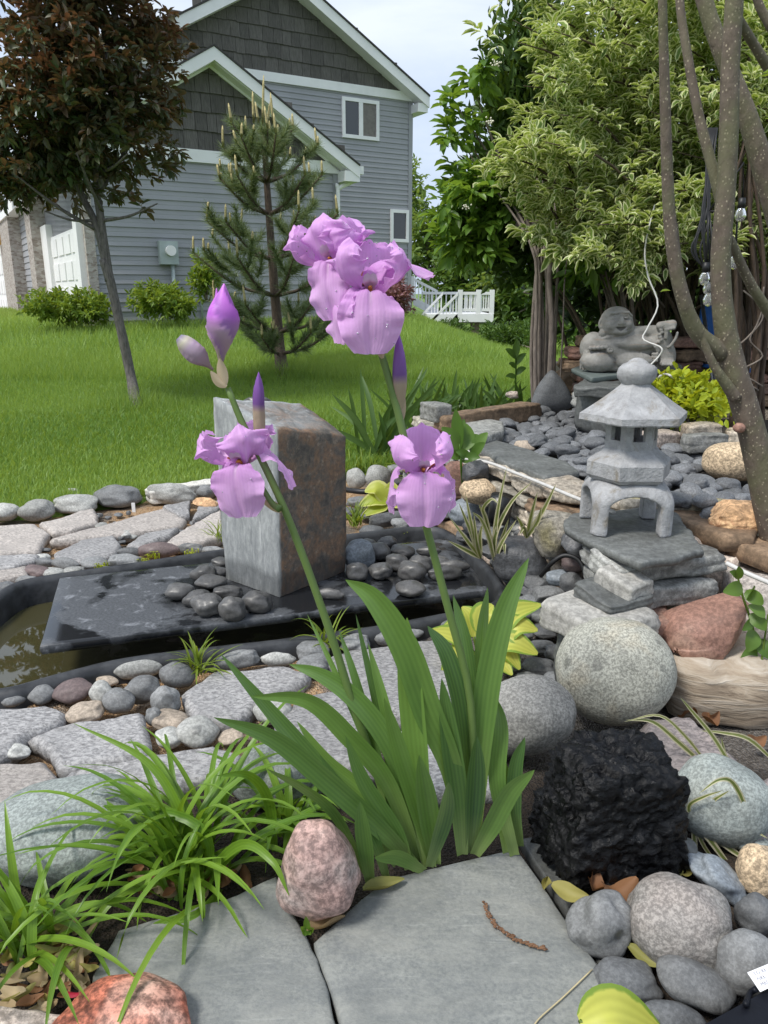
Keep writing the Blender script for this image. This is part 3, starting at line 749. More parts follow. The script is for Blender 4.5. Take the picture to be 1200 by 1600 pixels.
M_GREYBLK = stone_mat('grey_split_stone', (.25, .25, .235), .35, .45, 55, .0, .75, .7)
def granite(name, a, b, dk):
    k = NT(name); p = k.pos(); v = k.scl(p, (1, 1.7, 1)); rd = k.rand()
    sp = k.noise(75, v, 5, .72, .5)
    c = k.ramp(sp, [(.34, tuple((x + y) / 2 for x, y in zip(dk, a))), (.45, a), (.57, b), (.7, tuple(min(1, x * 1.12) for x in b))])
    c = k.mix(k.mrange(k.noise(7, p, 4), .45, .7, 0, .55), c, tuple(x * 1.02 for x in a))
    vv = k.mrange(rd, 0, 1, .85, 1.15); c = k.mix(1, c, k.n('CombineColor', {0: vv, 1: vv, 2: vv}).outputs[0], 'MULTIPLY')
    return k.fin(c, .85, k.bump(k.math('ADD', sp, k.noise(20, p, 5)), .55, .012))
M_GRAN = granite('rough_granite', (.25, .245, .245), (.44, .43, .425), (.085, .08, .08))
M_GRANP = granite('pinkish_granite', (.33, .30, .275), (.53, .48, .44), (.12, .10, .095))
M_GRAND = granite('mauve_granite', (.2, .175, .17), (.36, .31, .295), (.06, .05, .05))
k = NT('bluestone'); p = k.pos(); rd = k.rand()
c = k.ramp(k.noise(5, p, 7, .6), [(.28, (.18, .19, .18)), (.5, (.23, .238, .224)), (.72, (.29, .297, .277))])
c = k.mix(k.mrange(k.noise(150, p, 4, .75), .42, .62, 0, .55), c, (.12, .13, .135)); c = k.mix(k.mrange(k.noise(13, k.scl(p, (1, 2.2, 1)), 6, .7, .6), .5, .66, 0, .5), c, (.27, .275, .255)); c = k.mix(k.mrange(k.noise(19, p, 5, .7, .4), .55, .68, 0, .4), c, (.14, .15, .155))
c = k.mix(k.mrange(k.noise(2.6, p, 5, .65, .8), .5, .66, 0, .6), c, (.35, .345, .31)); c = k.mix(k.mrange(k.noise(3.3, k.scl(p, (1, 1, 1), (4, 2, 0)), 6, .7, 1.0), .53, .66, 0, .55), c, (.15, .16, .16)); c = k.mix(k.mrange(k.noise(30, k.scl(p, (.25, 2.2, 1)), 5, .7, .4), .6, .68, 0, .4), c, (.37, .375, .35))
dsp = k.math('MULTIPLY', k.mrange(k.voro(13, p), .09, .14, 1, 0), k.math('GREATER_THAN', k.n('SeparateColor', {0: k.voro(13, p, 'Color')}).outputs[0], .9))
c = k.mix(k.math('MULTIPLY', dsp, .6), c, (.04, .045, .045))
crk = k.n('TexWave', {'Scale': 1.2, 'Distortion': 14.0, 'Detail': 4.0}); k.set(crk.inputs['Vector'], p)
fl = k.noise(3.2, k.scl(p, (1, 1.5, 1)), 9, .68, .3)
c = k.mix(k.mrange(k.noise(40, p, 6, .78), .58, .72, 0, .45), c, (.35, .355, .33)); c = k.mix(k.mrange(fl, .36, .46, .5, 0), c, (.13, .14, .14))
M_BLUE = k.fin(c, .72, k.bump(k.math('ADD', k.noise(30, k.scl(p, (1, 1.6, 1)), 6, .6), k.math('MULTIPLY', fl, 2.5)), .4, .006))

# ================================================================= the pond
k = NT('black_liner'); f = k.noise(18, k.pos(), 5, .65)
M_LINER = k.fin(k.ramp(f, [(.35, (.018, .019, .021)), (.65, (.05, .053, .058))]), k.mrange(f, .3, .7, .35, .6), k.bump(f, .15, .01))
cen = POND.mean(0); din = unit(cen - POND)
tn = unit(np.roll(POND, -1, 0) - np.roll(POND, 1, 0)); nin = np.c_[-tn[:, 1], tn[:, 0]]
if np.sum(nin * din) < 0: nin = -nin
prof = [(0, -.09), (0.0, .006), (.008, .02), (.022, .028), (.036, .024), (.045, .008), (.05, -.03), (.075, -.16), (.1, -.3)]
V = np.vstack([np.c_[POND + nin * o_, np.full(len(POND), z_)] for o_, z_ in prof]); n = len(POND); m = len(prof)
F = [(k_ * n + i, k_ * n + (i + 1) % n, (k_ + 1) * n + (i + 1) % n, (k_ + 1) * n + i) for k_ in range(m - 1) for i in range(n)] + [tuple((m - 1) * n + i for i in range(n))]
basin = tag(mobj('pond_basin', V, F, M_LINER), 'black moulded pond basin with a rounded rim, let into the stones', 'pond basin')
k = NT('pond_water'); f = k.noise(6, k.pos(), 3)
M_WATER = k.fin((.05, .046, .02), .02, k.bump(f, .015, .01), IOR=1.8)
q = POND + nin * .058
o = mobj('water', np.c_[q, np.full(n, -.062)], [tuple(range(n))], M_WATER, smooth=False); tag(o, kind='structure')
# polished black bridge slab
k = NT('black_granite_slab'); p = k.pos()
wet = k.mrange(k.noise(4.2, p, 4, .55, .4), .47, .53, 0, 1)
c = k.mix(wet, k.ramp(k.noise(130, p, 4, .7), [(.35, (.045, .048, .053)), (.65, (.10, .106, .115))]), (.013, .014, .016))
c = k.mix(k.math('MULTIPLY', k.mrange(k.noise(17, p, 6, .7, .5), .56, .66, 0, .8), k.math('SUBTRACT', 1.0, wet)), c, (.24, .25, .27))
M_BSLAB = k.fin(c, k.math('SUBTRACT', .5, k.math('MULTIPLY', wet, .34)), k.bump(k.noise(90, p, 3), .05, .004))
ZS = .062
flag_px('bridge_slab', [(93, 903), (62, 1010), (764, 921), (700, 841)], ZS, .026, M_BSLAB, 'wet black polished stone slab lying across the pond basin', 'stone slab', rough=.0, amp=.0, bev=.003)
# standing stone
k = NT('standing_stone'); p = k.pos(); ob = k.objco()
nx_ = k.n('SeparateXYZ', {0: k.n('NewGeometry').outputs['Normal']}).outputs[0]
grey = k.ramp(k.noise(9, k.scl(p, (4, 4, .8)), 8, .7, .4), [(.3, (.2, .215, .22)), (.5, (.33, .345, .345)), (.7, (.48, .495, .49))]); grey = k.mix(k.mrange(k.noise(70, k.scl(p, (1, 1, .5)), 5, .7), .42, .62, .45, 0), grey, (.2, .21, .215)); grey = k.mix(k.mrange(k.noise(26, k.scl(p, (2, 2, .12)), 4, .6), .6, .66, 0, .6), grey, (.62, .63, .62))
rust = k.ramp(k.noise(14, p, 7, .65, .5), [(.32, (.06, .056, .052)), (.45, (.16, .135, .11)), (.56, (.27, .16, .095)), (.66, (.17, .12, .085)), (.76, (.36, .30, .24))])
rust = k.mix(k.mrange(k.noise(75, p, 5, .75), .4, .62, .6, 0), rust, (.07, .06, .052)); rust = k.mix(k.mrange(k.noise(33, p, 6, .75), .56, .66, 0, .6), rust, (.34, .27, .2))
c = k.mix(k.mrange(nx_, .15, .45, 0, 1), grey, rust)
zz = k.n('SeparateXYZ', {0: p}).outputs[2]
damp = k.mrange(k.math('ADD', zz, k.math('MULTIPLY', k.noise(7, p), .1)), .17, .2, 1, 0)
c = k.mix(k.math('MULTIPLY', damp, .5), c, (.045, .048, .05))
M_PILLAR = k.fin(c, k.math('SUBTRACT', .8, k.math('MULTIPLY', damp, .3)), k.bump(k.noise(22, k.scl(p, (2.5, 2.5, .8)), 6, .6), .5, .012))
B0 = [atz(352, 905, ZS), atz(437, 934, ZS), atz(539, 893, ZS)]; B0.append(B0[0] + B0[2] - B0[1] + np.array([0, .02, 0]))
d0 = float(B0[1][1])
T0 = [aty(334, 622, B0[0][1] + .01), aty(432, 673, d0 + .005), aty(541, 681, B0[2][1] + .0), aty(470, 632, B0[3][1])]
Vb = []
n_ = 14
for t in np.linspace(0, 1, 24):
    ring = []
    for i in range(4):
        a = B0[i] + (T0[i] - B0[i]) * t; b = B0[(i + 1) % 4] + (T0[(i + 1) % 4] - B0[(i + 1) % 4]) * t
        ring += [a + (b - a) * j / n_ for j in range(n_)]
    Vb += ring
m = 4 * n_; ctr = np.mean(Vb[-m:], 0)
for f_ in (.96, .8, .55, .28): Vb += [ctr + (q_ - ctr) * f_ + np.array([0, 0, .006 if f_ < .9 else .004]) for q_ in Vb[23 * m:24 * m]]
Vb.append(ctr + np.array([0, 0, .004])); Vb = np.array(Vb)
Vb += np.array([noise.noise_vector(Vector((x * 9, y * 9, z * 5))) * .008 + noise.noise_vector(Vector((x * 40, y * 40, z * 22))) * .0035 for x, y, z in Vb]); Vb[:m, 2] = ZS + .001
F = [(r_ * m + i, r_ * m + (i + 1) % m, (r_ + 1) * m + (i + 1) % m, (r_ + 1) * m + i) for r_ in range(27) for i in range(m)] + [(27 * m + i, 27 * m + (i + 1) % m, 28 * m) for i in range(m)]
tag(mobj('standing_stone', Vb, F, M_PILLAR), 'tall squared standing stone, grey face and rusty face, on the black slab', 'standing stone')
zt_ = float(np.mean([t[2] for t in T0]))
stone(402, 629, 44, 17, zt_ - .012, M_PEB_WET, 'dark pebble lying on top of the standing stone', bratio=.7)

LG = 'polished dark pebble heaped on the black slab at the foot of the standing stone'
for cx, cy, w_, h_ in [(318, 895, 42, 28), (341, 894, 32, 19), (330, 909, 50, 26), (281, 924, 46, 29), (308, 934, 46, 27), (355, 926, 50, 21), (322, 946, 51, 35), (363, 950, 41, 39), (402, 939, 46, 35), (345, 880, 30, 20),
                       (558, 892, 35, 29), (593, 893, 40, 26), (592, 862, 37, 29), (605, 850, 31, 23), (620, 878, 36, 28), (629, 862, 39, 22), (644, 893, 45, 33), (657, 880, 37, 27), (642, 919, 48, 28),
                       (695, 895, 55, 23), (710, 885, 50, 19), (670, 862, 40, 16), (517, 928, 44, 18), (575, 850, 30, 18), (685, 875, 34, 16)]:
    stone(cx, cy, w_, h_, ZS, M_PEB_WET, LG, group='polished pebbles on the black slab', tilt=rnd.uniform(-9, 9), sink=.06)
stone(561, 865, 52, 48, ZS, M_PEB_BLUE, 'veined blue-grey rock leaning against the standing stone on the slab', 'rock', 'rock', tilt=14)

# ================================================================= near and far rows of river stones round the pond
NG = 'smooth river stones along the near pond rim'
NLB = {(18, 1090): 'flat grey stone on the near pond rim above the granite slab', (66, 1085): 'small grey oval next to the brownish red stone at the pond rim', (186, 1095): 'round grey stone in front of the big grey stone at the near rim', (222, 1076): 'big grey rounded stone in the middle of the near rim pile', (277, 1055): 'grey stone directly under the grass tuft on the near rim', (259, 1094): 'upright grey stone at the corner of the tufted granite slab', (241, 1121): 'smallest grey stone wedged beside the tan stone of the near rim', (369, 1033): 'long flat grey stone against the pond rim behind the tufted granite slab', (489, 1017): 'grey stone below the second grass tuft at the pond rim', (489, 1041): 'grey stone between two granite slabs below the second tuft', (555, 1005): 'grey stone by the rim behind the iris stalk', (216, 1047): 'long pale stone lying against the pond rim beside the grass tuft', (159, 1083): 'upright pale stone next to the brownish red stone', (435, 1030): 'slim pale stone on the rim behind the tufted granite slab', (264, 1154): 'pale stone under the daylily tips next to a larger pale stone', (309, 1143): 'large pale stone between granite slab and daylily tips', (426, 1110): 'pale bluish stone between three granite slabs near the iris tips', (24, 1175): 'small pale stone lying between granite slabs by the greenish boulder', (133, 1112): 'round tan stone on the granite below the brownish red stone', (267, 1127): 'long tan stone beside the tufted granite slab', (360, 1152): 'small tan stone among the daylily leaf tips', (168, 1064): 'tiny tan stone tucked behind the upright pale stone'}
near_l = {M_PEB_GREY: [(18, 1090, 48, 30), (66, 1085, 42, 30), (186, 1095, 52, 41), (222, 1076, 60, 43), (277, 1055, 56, 42), (259, 1094, 44, 46), (241, 1121, 26, 30), (369, 1033, 74, 26), (489, 1017, 52, 35), (489, 1041, 54, 36), (555, 1005, 48, 28), (600, 997, 30, 22), (640, 985, 46, 24), (694, 975, 44, 22)],
          M_PEB_LIGHT: [(216, 1047, 74, 28), (159, 1083, 38, 39), (435, 1030, 56, 22), (264, 1154, 46, 36), (309, 1143, 68, 48), (426, 1110, 62, 44), (24, 1175, 52, 26)],
          M_PEB_TAN: [(133, 1112, 56, 36), (267, 1127, 56, 35), (360, 1152, 42, 26), (168, 1064, 34, 18)], M_PEB_RED: [(115, 1079, 64, 38)]}
nm = {M_PEB_GREY: 'grey', M_PEB_LIGHT: 'pale grey', M_PEB_TAN: 'tan', M_PEB_RED: 'brownish red', M_PEB_DARK: 'dark grey'}
for mt, L_ in near_l.items():
    for cx, cy, w_, h_ in L_: stone(cx, cy, w_, h_, -.02, mt, NLB.get((cx, cy), f'{nm[mt]} smooth river stone between the pond rim and the granite paving'), 'river_stone', 'stone', NG, tilt=rnd.uniform(-8, 8))
FG = 'smooth river stones along the far pond rim'
far_l = {M_PEB_RED: [(249, 860, 64, 27), (57, 894, 46, 21)], M_PEB_GREY: [(195, 878, 56, 24), (148, 881, 44, 23), (298, 857, 44, 18), (333, 862, 40, 16), (102, 881, 50, 16), (43, 907, 38, 16), (-10, 930, 40, 22)],
         M_PEB_DARK: [(201, 864, 42, 15), (15, 904, 36, 14), (13, 920, 36, 24), (69, 880, 42, 13), (178, 893, 40, 14)], M_PEB_LIGHT: [(114, 893, 36, 17), (81, 896, 38, 19), (64, 872, 26, 13), (195, 836, 30, 15), (206, 838, 18, 11), (160, 822, 22, 12)]}
for mt, L_ in far_l.items():
    for cx, cy, w_, h_ in L_: stone(cx, cy, w_, h_, -.02, mt, f'{nm[mt]} smooth river stone between the far pond rim and the granite path', 'river_stone', 'stone', FG, tilt=rnd.uniform(-6, 6))
ELB = {(8, 800): 'small pale stone at the very start of the lawn edging row beside grass', (58, 796): 'pale oval edging stone with grass tufts on both sides', (119, 786): 'long flat pale edging stone in the lawn row', (184, 774): 'darker grey rounded edging stone, tallest of the lawn row', (268, 772): 'long rounded edging stone beside the flat kerb stone', (322, 769): 'small dark edging stone touching the standing stone silhouette', (112, 770): 'small flat pale stone in the grass behind the edging row', (-45, 812): 'pale edging stone where the lawn row leaves the garden'}
for cx, cy, w_, h_ in [(8, 800, 44, 30), (58, 796, 56, 33), (119, 786, 68, 31), (184, 774, 66, 36), (268, 772, 80, 29), (322, 769, 30, 24), (112, 770, 36, 14), (-45, 812, 50, 32)]:
    stone(cx, cy, w_, h_, -.01, M_PEB_LIGHT if cx not in (322, 184) else M_PEB_GREY, ELB.get((cx, cy), 'rounded pale stone in the row edging the lawn'), 'edging_stone', 'stone', 'rounded stones edging the lawn', sink=.2)
block('kerb_stone', (236, 768), (345, 752), .055, .07, .1, M_PALE, 'long flat pale kerb stone lying at the edge of the lawn', 'kerb stone')
stone(321, 786, 40, 17, 0, M_ORANGE, 'small orange stone among the granite by the standing stone', 'rock', 'rock', kind='rock')
tags = MB(); q = atz(209, 797, .01); tags.box(q - np.array([.008, .002, .01]), q + np.array([.008, .002, .035])); tags.obj('plant_marker', M_TRIM, None, False); tag(bpy.data.objects['plant_marker'], 'tiny white plant marker stuck beside the lawn edging stones', 'plant marker')

# ================================================================= granite paving
GP = 'rough granite paving pieces beside the pond'
GLB = ['granite slab with a grass tuft at its corner, touching the pond rim stones', 'large granite slab behind the iris sword leaves', 'granite slab crossed by the long arching iris leaf tips', 'granite slab below the brownish red stone at the pond rim', 'broad pale granite slab between the tan river stone and the daylilies', 'pinkish granite slab behind the big greenish boulder', 'long granite slab half covered by daylily leaves above the greenish boulder', 'granite slab hidden low behind the iris leaf bases']
for i, (poly, mt) in enumerate([
    ([(285, 1080), (330, 1047), (390, 1042), (450, 1038), (486, 1053), (471, 1065), (408, 1098), (369, 1125), (300, 1122)], M_GRAN),
    ([(507, 1030), (540, 1016), (620, 1002), (690, 996), (725, 1060), (700, 1130), (640, 1125), (560, 1085)], M_GRAN),
    ([(428, 1130), (468, 1084), (533, 1076), (578, 1140), (600, 1200), (480, 1195), (420, 1165)], M_GRAN),
    ([(-60, 1112), (0, 1106), (81, 1097), (105, 1112), (96, 1127), (45, 1148), (9, 1175), (-60, 1190)], M_GRAN),
    ([(45, 1150), (120, 1126), (222, 1110), (237, 1148), (234, 1172), (192, 1184), (126, 1193), (90, 1196), (75, 1166)], M_GRAN),
    ([(-50, 1195), (0, 1188), (69, 1186), (92, 1210), (70, 1250), (-50, 1260)], M_GRANP),
    ([(100, 1206), (240, 1178), (345, 1160), (380, 1180), (330, 1215), (200, 1240), (110, 1235)], M_GRAN),
    ([(600, 1140), (700, 1140), (780, 1150), (790, 1230), (640, 1240)], M_GRAN)]):
    flag_px('granite_flag', poly, .012, .05, mt, GLB[i], 'paving stone', GP, rough=.012, amp=.007, bev=.014, seed=i * 7, step=.018)
GP2 = 'rough granite path pieces below the lawn edging'
GLB2 = ['big pinkish granite slab at the end of the path below the lawn edging', 'pinkish granite slab directly below the flat oval edging stone', 'longest pale granite slab in the middle of the path', 'grey granite slab next to the small dark pond rim stones', 'narrow grey granite slab beside the longest pale slab', 'pale granite slab touching the standing stone side of the path', 'small dark grey granite piece under the long edging stone', 'thin grey granite piece between the pinkish slab and the pond stones', 'pale granite sliver beside the pond rim corner', 'small granite piece next to the small orange stone']
for i, (poly, mt) in enumerate([
    ([(-70, 822), (0, 820), (57, 817), (78, 832), (60, 859), (0, 865), (-70, 868)], M_GRANP),
    ([(63, 817), (147, 793), (156, 815), (114, 826), (81, 831)], M_GRANP),
    ([(78, 842), (168, 818), (258, 793), (291, 810), (282, 821), (210, 831), (180, 834), (120, 841)], M_GRANP),
    ([(84, 862), (129, 842), (177, 836), (192, 850), (180, 865), (129, 877), (87, 874)], M_GRAN),
    ([(198, 850), (225, 832), (279, 823), (264, 838), (219, 853)], M_GRAN),
    ([(258, 850), (288, 824), (345, 796), (352, 835), (315, 847)], M_GRANP),
    ([(255, 789), (297, 781), (296, 804), (279, 806)], M_GRAN),
    ([(-60, 870), (18, 866), (60, 866), (54, 874), (18, 884), (-60, 886)], M_GRAN),
    ([(-60, 892), (0, 891), (45, 884), (40, 897), (0, 903), (-60, 905)], M_GRANP),
    ([(300, 812), (340, 795), (350, 780), (310, 786)], M_GRAN)]):
    flag_px('granite_flag', poly, .014, .045, mt, GLB2[i], 'paving stone', GP2, rough=.012, amp=.007, bev=.012, seed=i * 5 + 3, step=.02)
for j in range(34):
    x = rnd.uniform(60, 350); y = 800 + rnd.uniform(0, 62) - (x - 200) * .06
    stone(x, y, rnd.uniform(8, 16), rnd.uniform(5, 9), -.02, M_PEB_DARK, 'small dark chip wedged in the joints of the granite path', 'stone_chip', 'stone chip', 'chips in the joints of the granite path', kind='rock')

# ================================================================= bluestone in front
flag_px('bluestone_flag', [(146, 1522), (185, 1452), (282, 1422), (372, 1396), (432, 1366), (482, 1466), (512, 1548), (528, 1606), (560, 1690), (120, 1690)], 0, .045, M_BLUE, 'grey bluestone flag with flaking surface beside the red granite rock', rough=.006, amp=.0022, bev=.005, seed=3)
flag_px('bluestone_flag', [(565, 1402), (606, 1371), (692, 1350), (808, 1325), (972, 1560), (1010, 1606), (1060, 1690), (572, 1690), (536, 1606), (518, 1546), (490, 1470)], .002, .045, M_BLUE, 'smooth grey bluestone flag in front of the iris clump', rough=.002, amp=.0015, bev=.005, seed=8)
flag_px('slate_strip', [(812, 1308), (850, 1300), (900, 1345), (960, 1430), (985, 1540), (975, 1556), (900, 1450)], -.014, .03, M_SLATE, 'dark slate strip between the bluestone flag and the river stones', 'flagstone', rough=.005, amp=.002, seed=2)
V, F = pebble_mesh(40, 5, .22, 2.2)
own_rock('red_rock', V, F, 193, 1592, 218, 130, -.02, M_RED, 'lumpy red granite rock on the corner of the bluestone', bratio=.9)
flag_px('pale_rock', [(-20, 1562), (60, 1566), (112, 1580), (100, 1640), (-20, 1650)], .02, .05, M_STONEP, 'pale pinkish flat rock beside dry leaves and the red granite rock', 'rock', rough=.01, amp=.008, bev=.015)
V, F = pebble_mesh(17, 5, .2, 2.3); V[:, 0] *= 1 - .18 * V[:, 2]; 
own_rock('pink_rock', V, F, 495, 1363, 130, 146, .0, M_PINK, 'egg-shaped pink and grey rock at the foot of the irises', bratio=.8, sink=.04, rot=(0, R(-8), .2))
V, F = pebble_mesh(23, 5, .12, 2.2)
own_rock('green_boulder', V, F, 108, 1288, 252, 160, -.03, M_GREEN, 'big greenish grey rounded boulder beside the daylily clump', bratio=.8, rot=(0, R(-6), 0))
V, F = pebble_mesh(29, 5, .12, 2.2)
own_rock('pale_boulder', V, F, 437, 1210, 150, 105, -.03, M_GREEN, 'pale green-grey boulder behind the arching daylily leaves', bratio=.8)
V, F = pebble_mesh(31, 5, .05, 2.0)
own_rock('round_boulder', V, F, 960, 1048, 181, 168, .0, M_BOULD, 'large round speckled boulder in front of the stacked stones', 'boulder', bratio=.98, sink=.06)
V, F = pebble_mesh(37, 5, .08, 2.1)
own_rock('egg_boulder', V, F, 822, 1118, 156, 118, .0, M_EGG, 'egg-shaped boulder with dark rain spots touching the round boulder', 'boulder', bratio=.8, sink=.06, rot=(0, R(-12), .2))
# charcoal black rock
r_ = np.random.default_rng(5); V, F = ICO[6]; V = V.copy(); sq = 7
V = V / (np.abs(V) ** sq).sum(1, keepdims=True) ** (1 / sq)
V[:, :2] *= (1 + .1 * (.3 - V[:, 2:3]))
cell = np.array([noise.cell(Vector((x * 2.3 + .4 * noise.noise(Vector((x * 4, y * 4, z * 4))), y * 2.3, z * 4.2 + .5 * noise.noise(Vector((x * 3, y * 3, z * 3 + 7)))))) for x, y, z in V])
rid = np.array([abs(noise.noise(Vector((x * 3.5, y * 3.5, z * 8)))) for x, y, z in V]); rid2 = np.array([abs(noise.noise(Vector((x * 9, y * 9, z * 15 + 3)))) for x, y, z in V]); pit = np.array([noise.noise(Vector((x * 17, y * 17, z * 22))) for x, y, z in V])
V = V * (1 + .075 * cell + .11 * rid + .07 * rid2 + .02 * pit + .04 * fbm(V, 1.1, 8, 2))[:, None]
V -= (V.max(0) + V.min(0)) / 2; V /= (V.max(0) - V.min(0)) / 2
k = NT('charcoal_rock'); p = k.pos(); h = k.math('ADD', k.noise(45, k.scl(p, (1, 1, 1.8)), 7, .7, .4), k.voro(60, p))
M_COAL = k.fin(k.ramp(k.noise(30, p, 5), [(.4, (.0015, .0015, .002)), (.7, (.004, .004, .005))]), k.mrange(k.noise(60, p, 5, .7), .35, .65, .18, .6), k.bump(h, .75, .006), Specular_IOR_Level=.32)
own_rock('charcoal_rock', V, F, 955, 1262, 222, 204, -.01, M_COAL, 'craggy glossy black rock block beside the bluestone', bratio=.8, sink=.05, rot=(0, R(4), .25))
# loose stones round the black rock
for cx, cy, w_, h_, mt, tl, lb in [
    (940, 1446, 97, 92, M_PEB_GREY, 28, 'egg-shaped light grey stone touching the bluestone edge'), (1067, 1439, 170, 134, M_COB, 10, 'largest grey granite cobble, one side wet, in front of the black rock'),
    (1123, 1372, 108, 62, M_PEB_BLUE, 38, 'tilted slate-blue cobble with dark rain dots under the striped grass'), (1183, 1433, 66, 66, M_PEB_DARK, 0, 'dark bluish cobble at the corner by the tilted blue cobble'),
    (982, 1530, 108, 66, M_PEB_DARK, 12, 'dark grey flat cobble on the bluestone edge beside the hosta'), (1088, 1538, 140, 80, M_PEB_GREY, 24, 'long grey cobble between the hosta and the black case'),
    (1162, 1505, 92, 94, M_PEB_GREY, 20, 'grey cobble under the white tag'), (1053, 1590, 104, 48, M_PEB_DARK, 8, 'dark cobble peeping out behind the yellow hosta leaf'),
    (1186, 1357, 66, 84, M_TANGR, 0, 'rough pinkish granite cobble under the striped grass'), (1173, 1318, 54, 34, M_GREEN, 0, 'small greenish cobble behind the rough pinkish cobble'), (1067, 1338, 50, 60, M_SLATE, 0, 'flat dark stone tucked against the black rock')]:
    stone(cx, cy, w_, h_, -.02, mt, lb, 'cobble', 'stone', tilt=tl)
V, F = pebble_mesh(51, 5, .1, 2.3)
own_rock('greenish_boulder', V, F, 1130, 1255, 160, 130, -.03, M_GREEN, 'greenish rain-spotted boulder behind the striped grass and the black rock', 'boulder', rot=(0, R(20), 0), bratio=.8)
flag_px('granite_flag', [(985, 1150), (1010, 1120), (1080, 1112), (1150, 1180), (1160, 1215), (1080, 1225), (1000, 1200)], .06, .09, M_GRAND, 'mauve granite slab between the round boulder and the black rock', 'paving stone', rough=.012, amp=.012, bev=.02)
flag_px('granite_flag', [(1150, 1225), (1260, 1180), (1300, 1280), (1180, 1300)], .03, .06, M_GRAND, 'mauve granite slab at the foot of the tan banded rock', 'paving stone', rough=.012, amp=.012, bev=.02)
for cx, cy, w_, h_ in [(842, 1040, 52, 27), (866, 1020, 30, 25), (846, 1010, 42, 22), (800, 1040, 40, 22), (822, 1060, 36, 20), (790, 1015, 36, 20), (868, 1060, 40, 24), (775, 995, 34, 20), (815, 990, 38, 20), (850, 985, 40, 22)]:
    stone(cx, cy, w_, h_, -.02, M_PEB_DARK, 'dark stone nestled among hosta leaves behind the egg-shaped boulder', 'river_stone', 'stone', 'dark stones by the hosta')

# ================================================================= stacked stones under the lantern
block('stack_stone', (842, 936), (952, 984), .232, .075, .22, M_PALE, 'pale flat wedge stone sticking out at the base of the stack', rough=.007, off=-.01, sq=9, roll=.06)
block('stack_stone', (893, 914), (953, 942), .262, .05, .16, M_SLATE, 'dark wedge stone on the pale stone in the stack', rough=.007, roll=.16)
block('stack_stone', (927, 892), (986, 912), .298, .085, .1, M_PALE, 'white split block standing among darker stones of the stack', rough=.007, roll=.22)
block('stack_stone', (917, 864), (972, 884), .318, .06, .12, M_GREYBLK, 'light grey upright block just under the lantern slab', rough=.007, roll=.25)
block('stack_stone', (978, 926), (1126, 906), .25, .062, .22, M_GREYBLK, 'long grey split stone, lower of two, below the lantern', rough=.008, roll=.04)
block('stack_stone', (971, 886), (1142, 863), .312, .058, .2, M_GREYBLK, 'long dark grey split stone, upper of two, below the lantern', rough=.011, roll=.02)
block('stack_stone', (940, 966), (1062, 972), .186, .2, .24, M_RUST, 'dark red-brown stone at the bottom of the stack', rough=.01)
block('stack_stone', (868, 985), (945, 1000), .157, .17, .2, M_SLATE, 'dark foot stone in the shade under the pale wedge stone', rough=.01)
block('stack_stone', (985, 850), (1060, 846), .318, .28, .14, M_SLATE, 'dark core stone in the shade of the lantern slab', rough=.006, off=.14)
ZL = .345
flag_px('lantern_slab', [(878, 813), (898, 801), (960, 797), (1012, 790), (1058, 801), (1082, 832), (1101, 860), (1066, 868), (1040, 873), (1001, 880), (970, 868), (932, 851), (884, 828)], ZL, .022, M_SLATE, 'dark slate slab carrying the stone lantern', 'stone slab', rough=.014, amp=.003, bev=.004, step=.012)
V, F = rock_mesh(12, 5, 6, .06, .02, (.7, .9)); V[:, 2] += .3 * V[:, 0] * (V[:, 2] > 0); V /= np.abs(V).max(0)
own_rock('red_brown_rock', V, F, 1101, 985, 146, 104, .075, M_RUST, 'angular red-brown rock resting on the tan banded rock', bratio=.75, rot=(0, R(-6), .1))
k = NT('banded_tan_rock'); p = k.pos(); bd = k.noise(9, k.scl(p, (.6, .6, 5)), 6, .65, .8)
M_BAND = k.fin(k.ramp(bd, [(.3, (.17, .125, .085)), (.5, (.36, .29, .215)), (.68, (.52, .46, .38))]), .9, k.bump(bd, .8, .015))
block('banded_rock', (1052, 1046), (1240, 1062), .115, .16, .3, M_BAND, 'large tan rock with wavy bands under the red-brown rock', 'rock', rough=.014, sq=6)

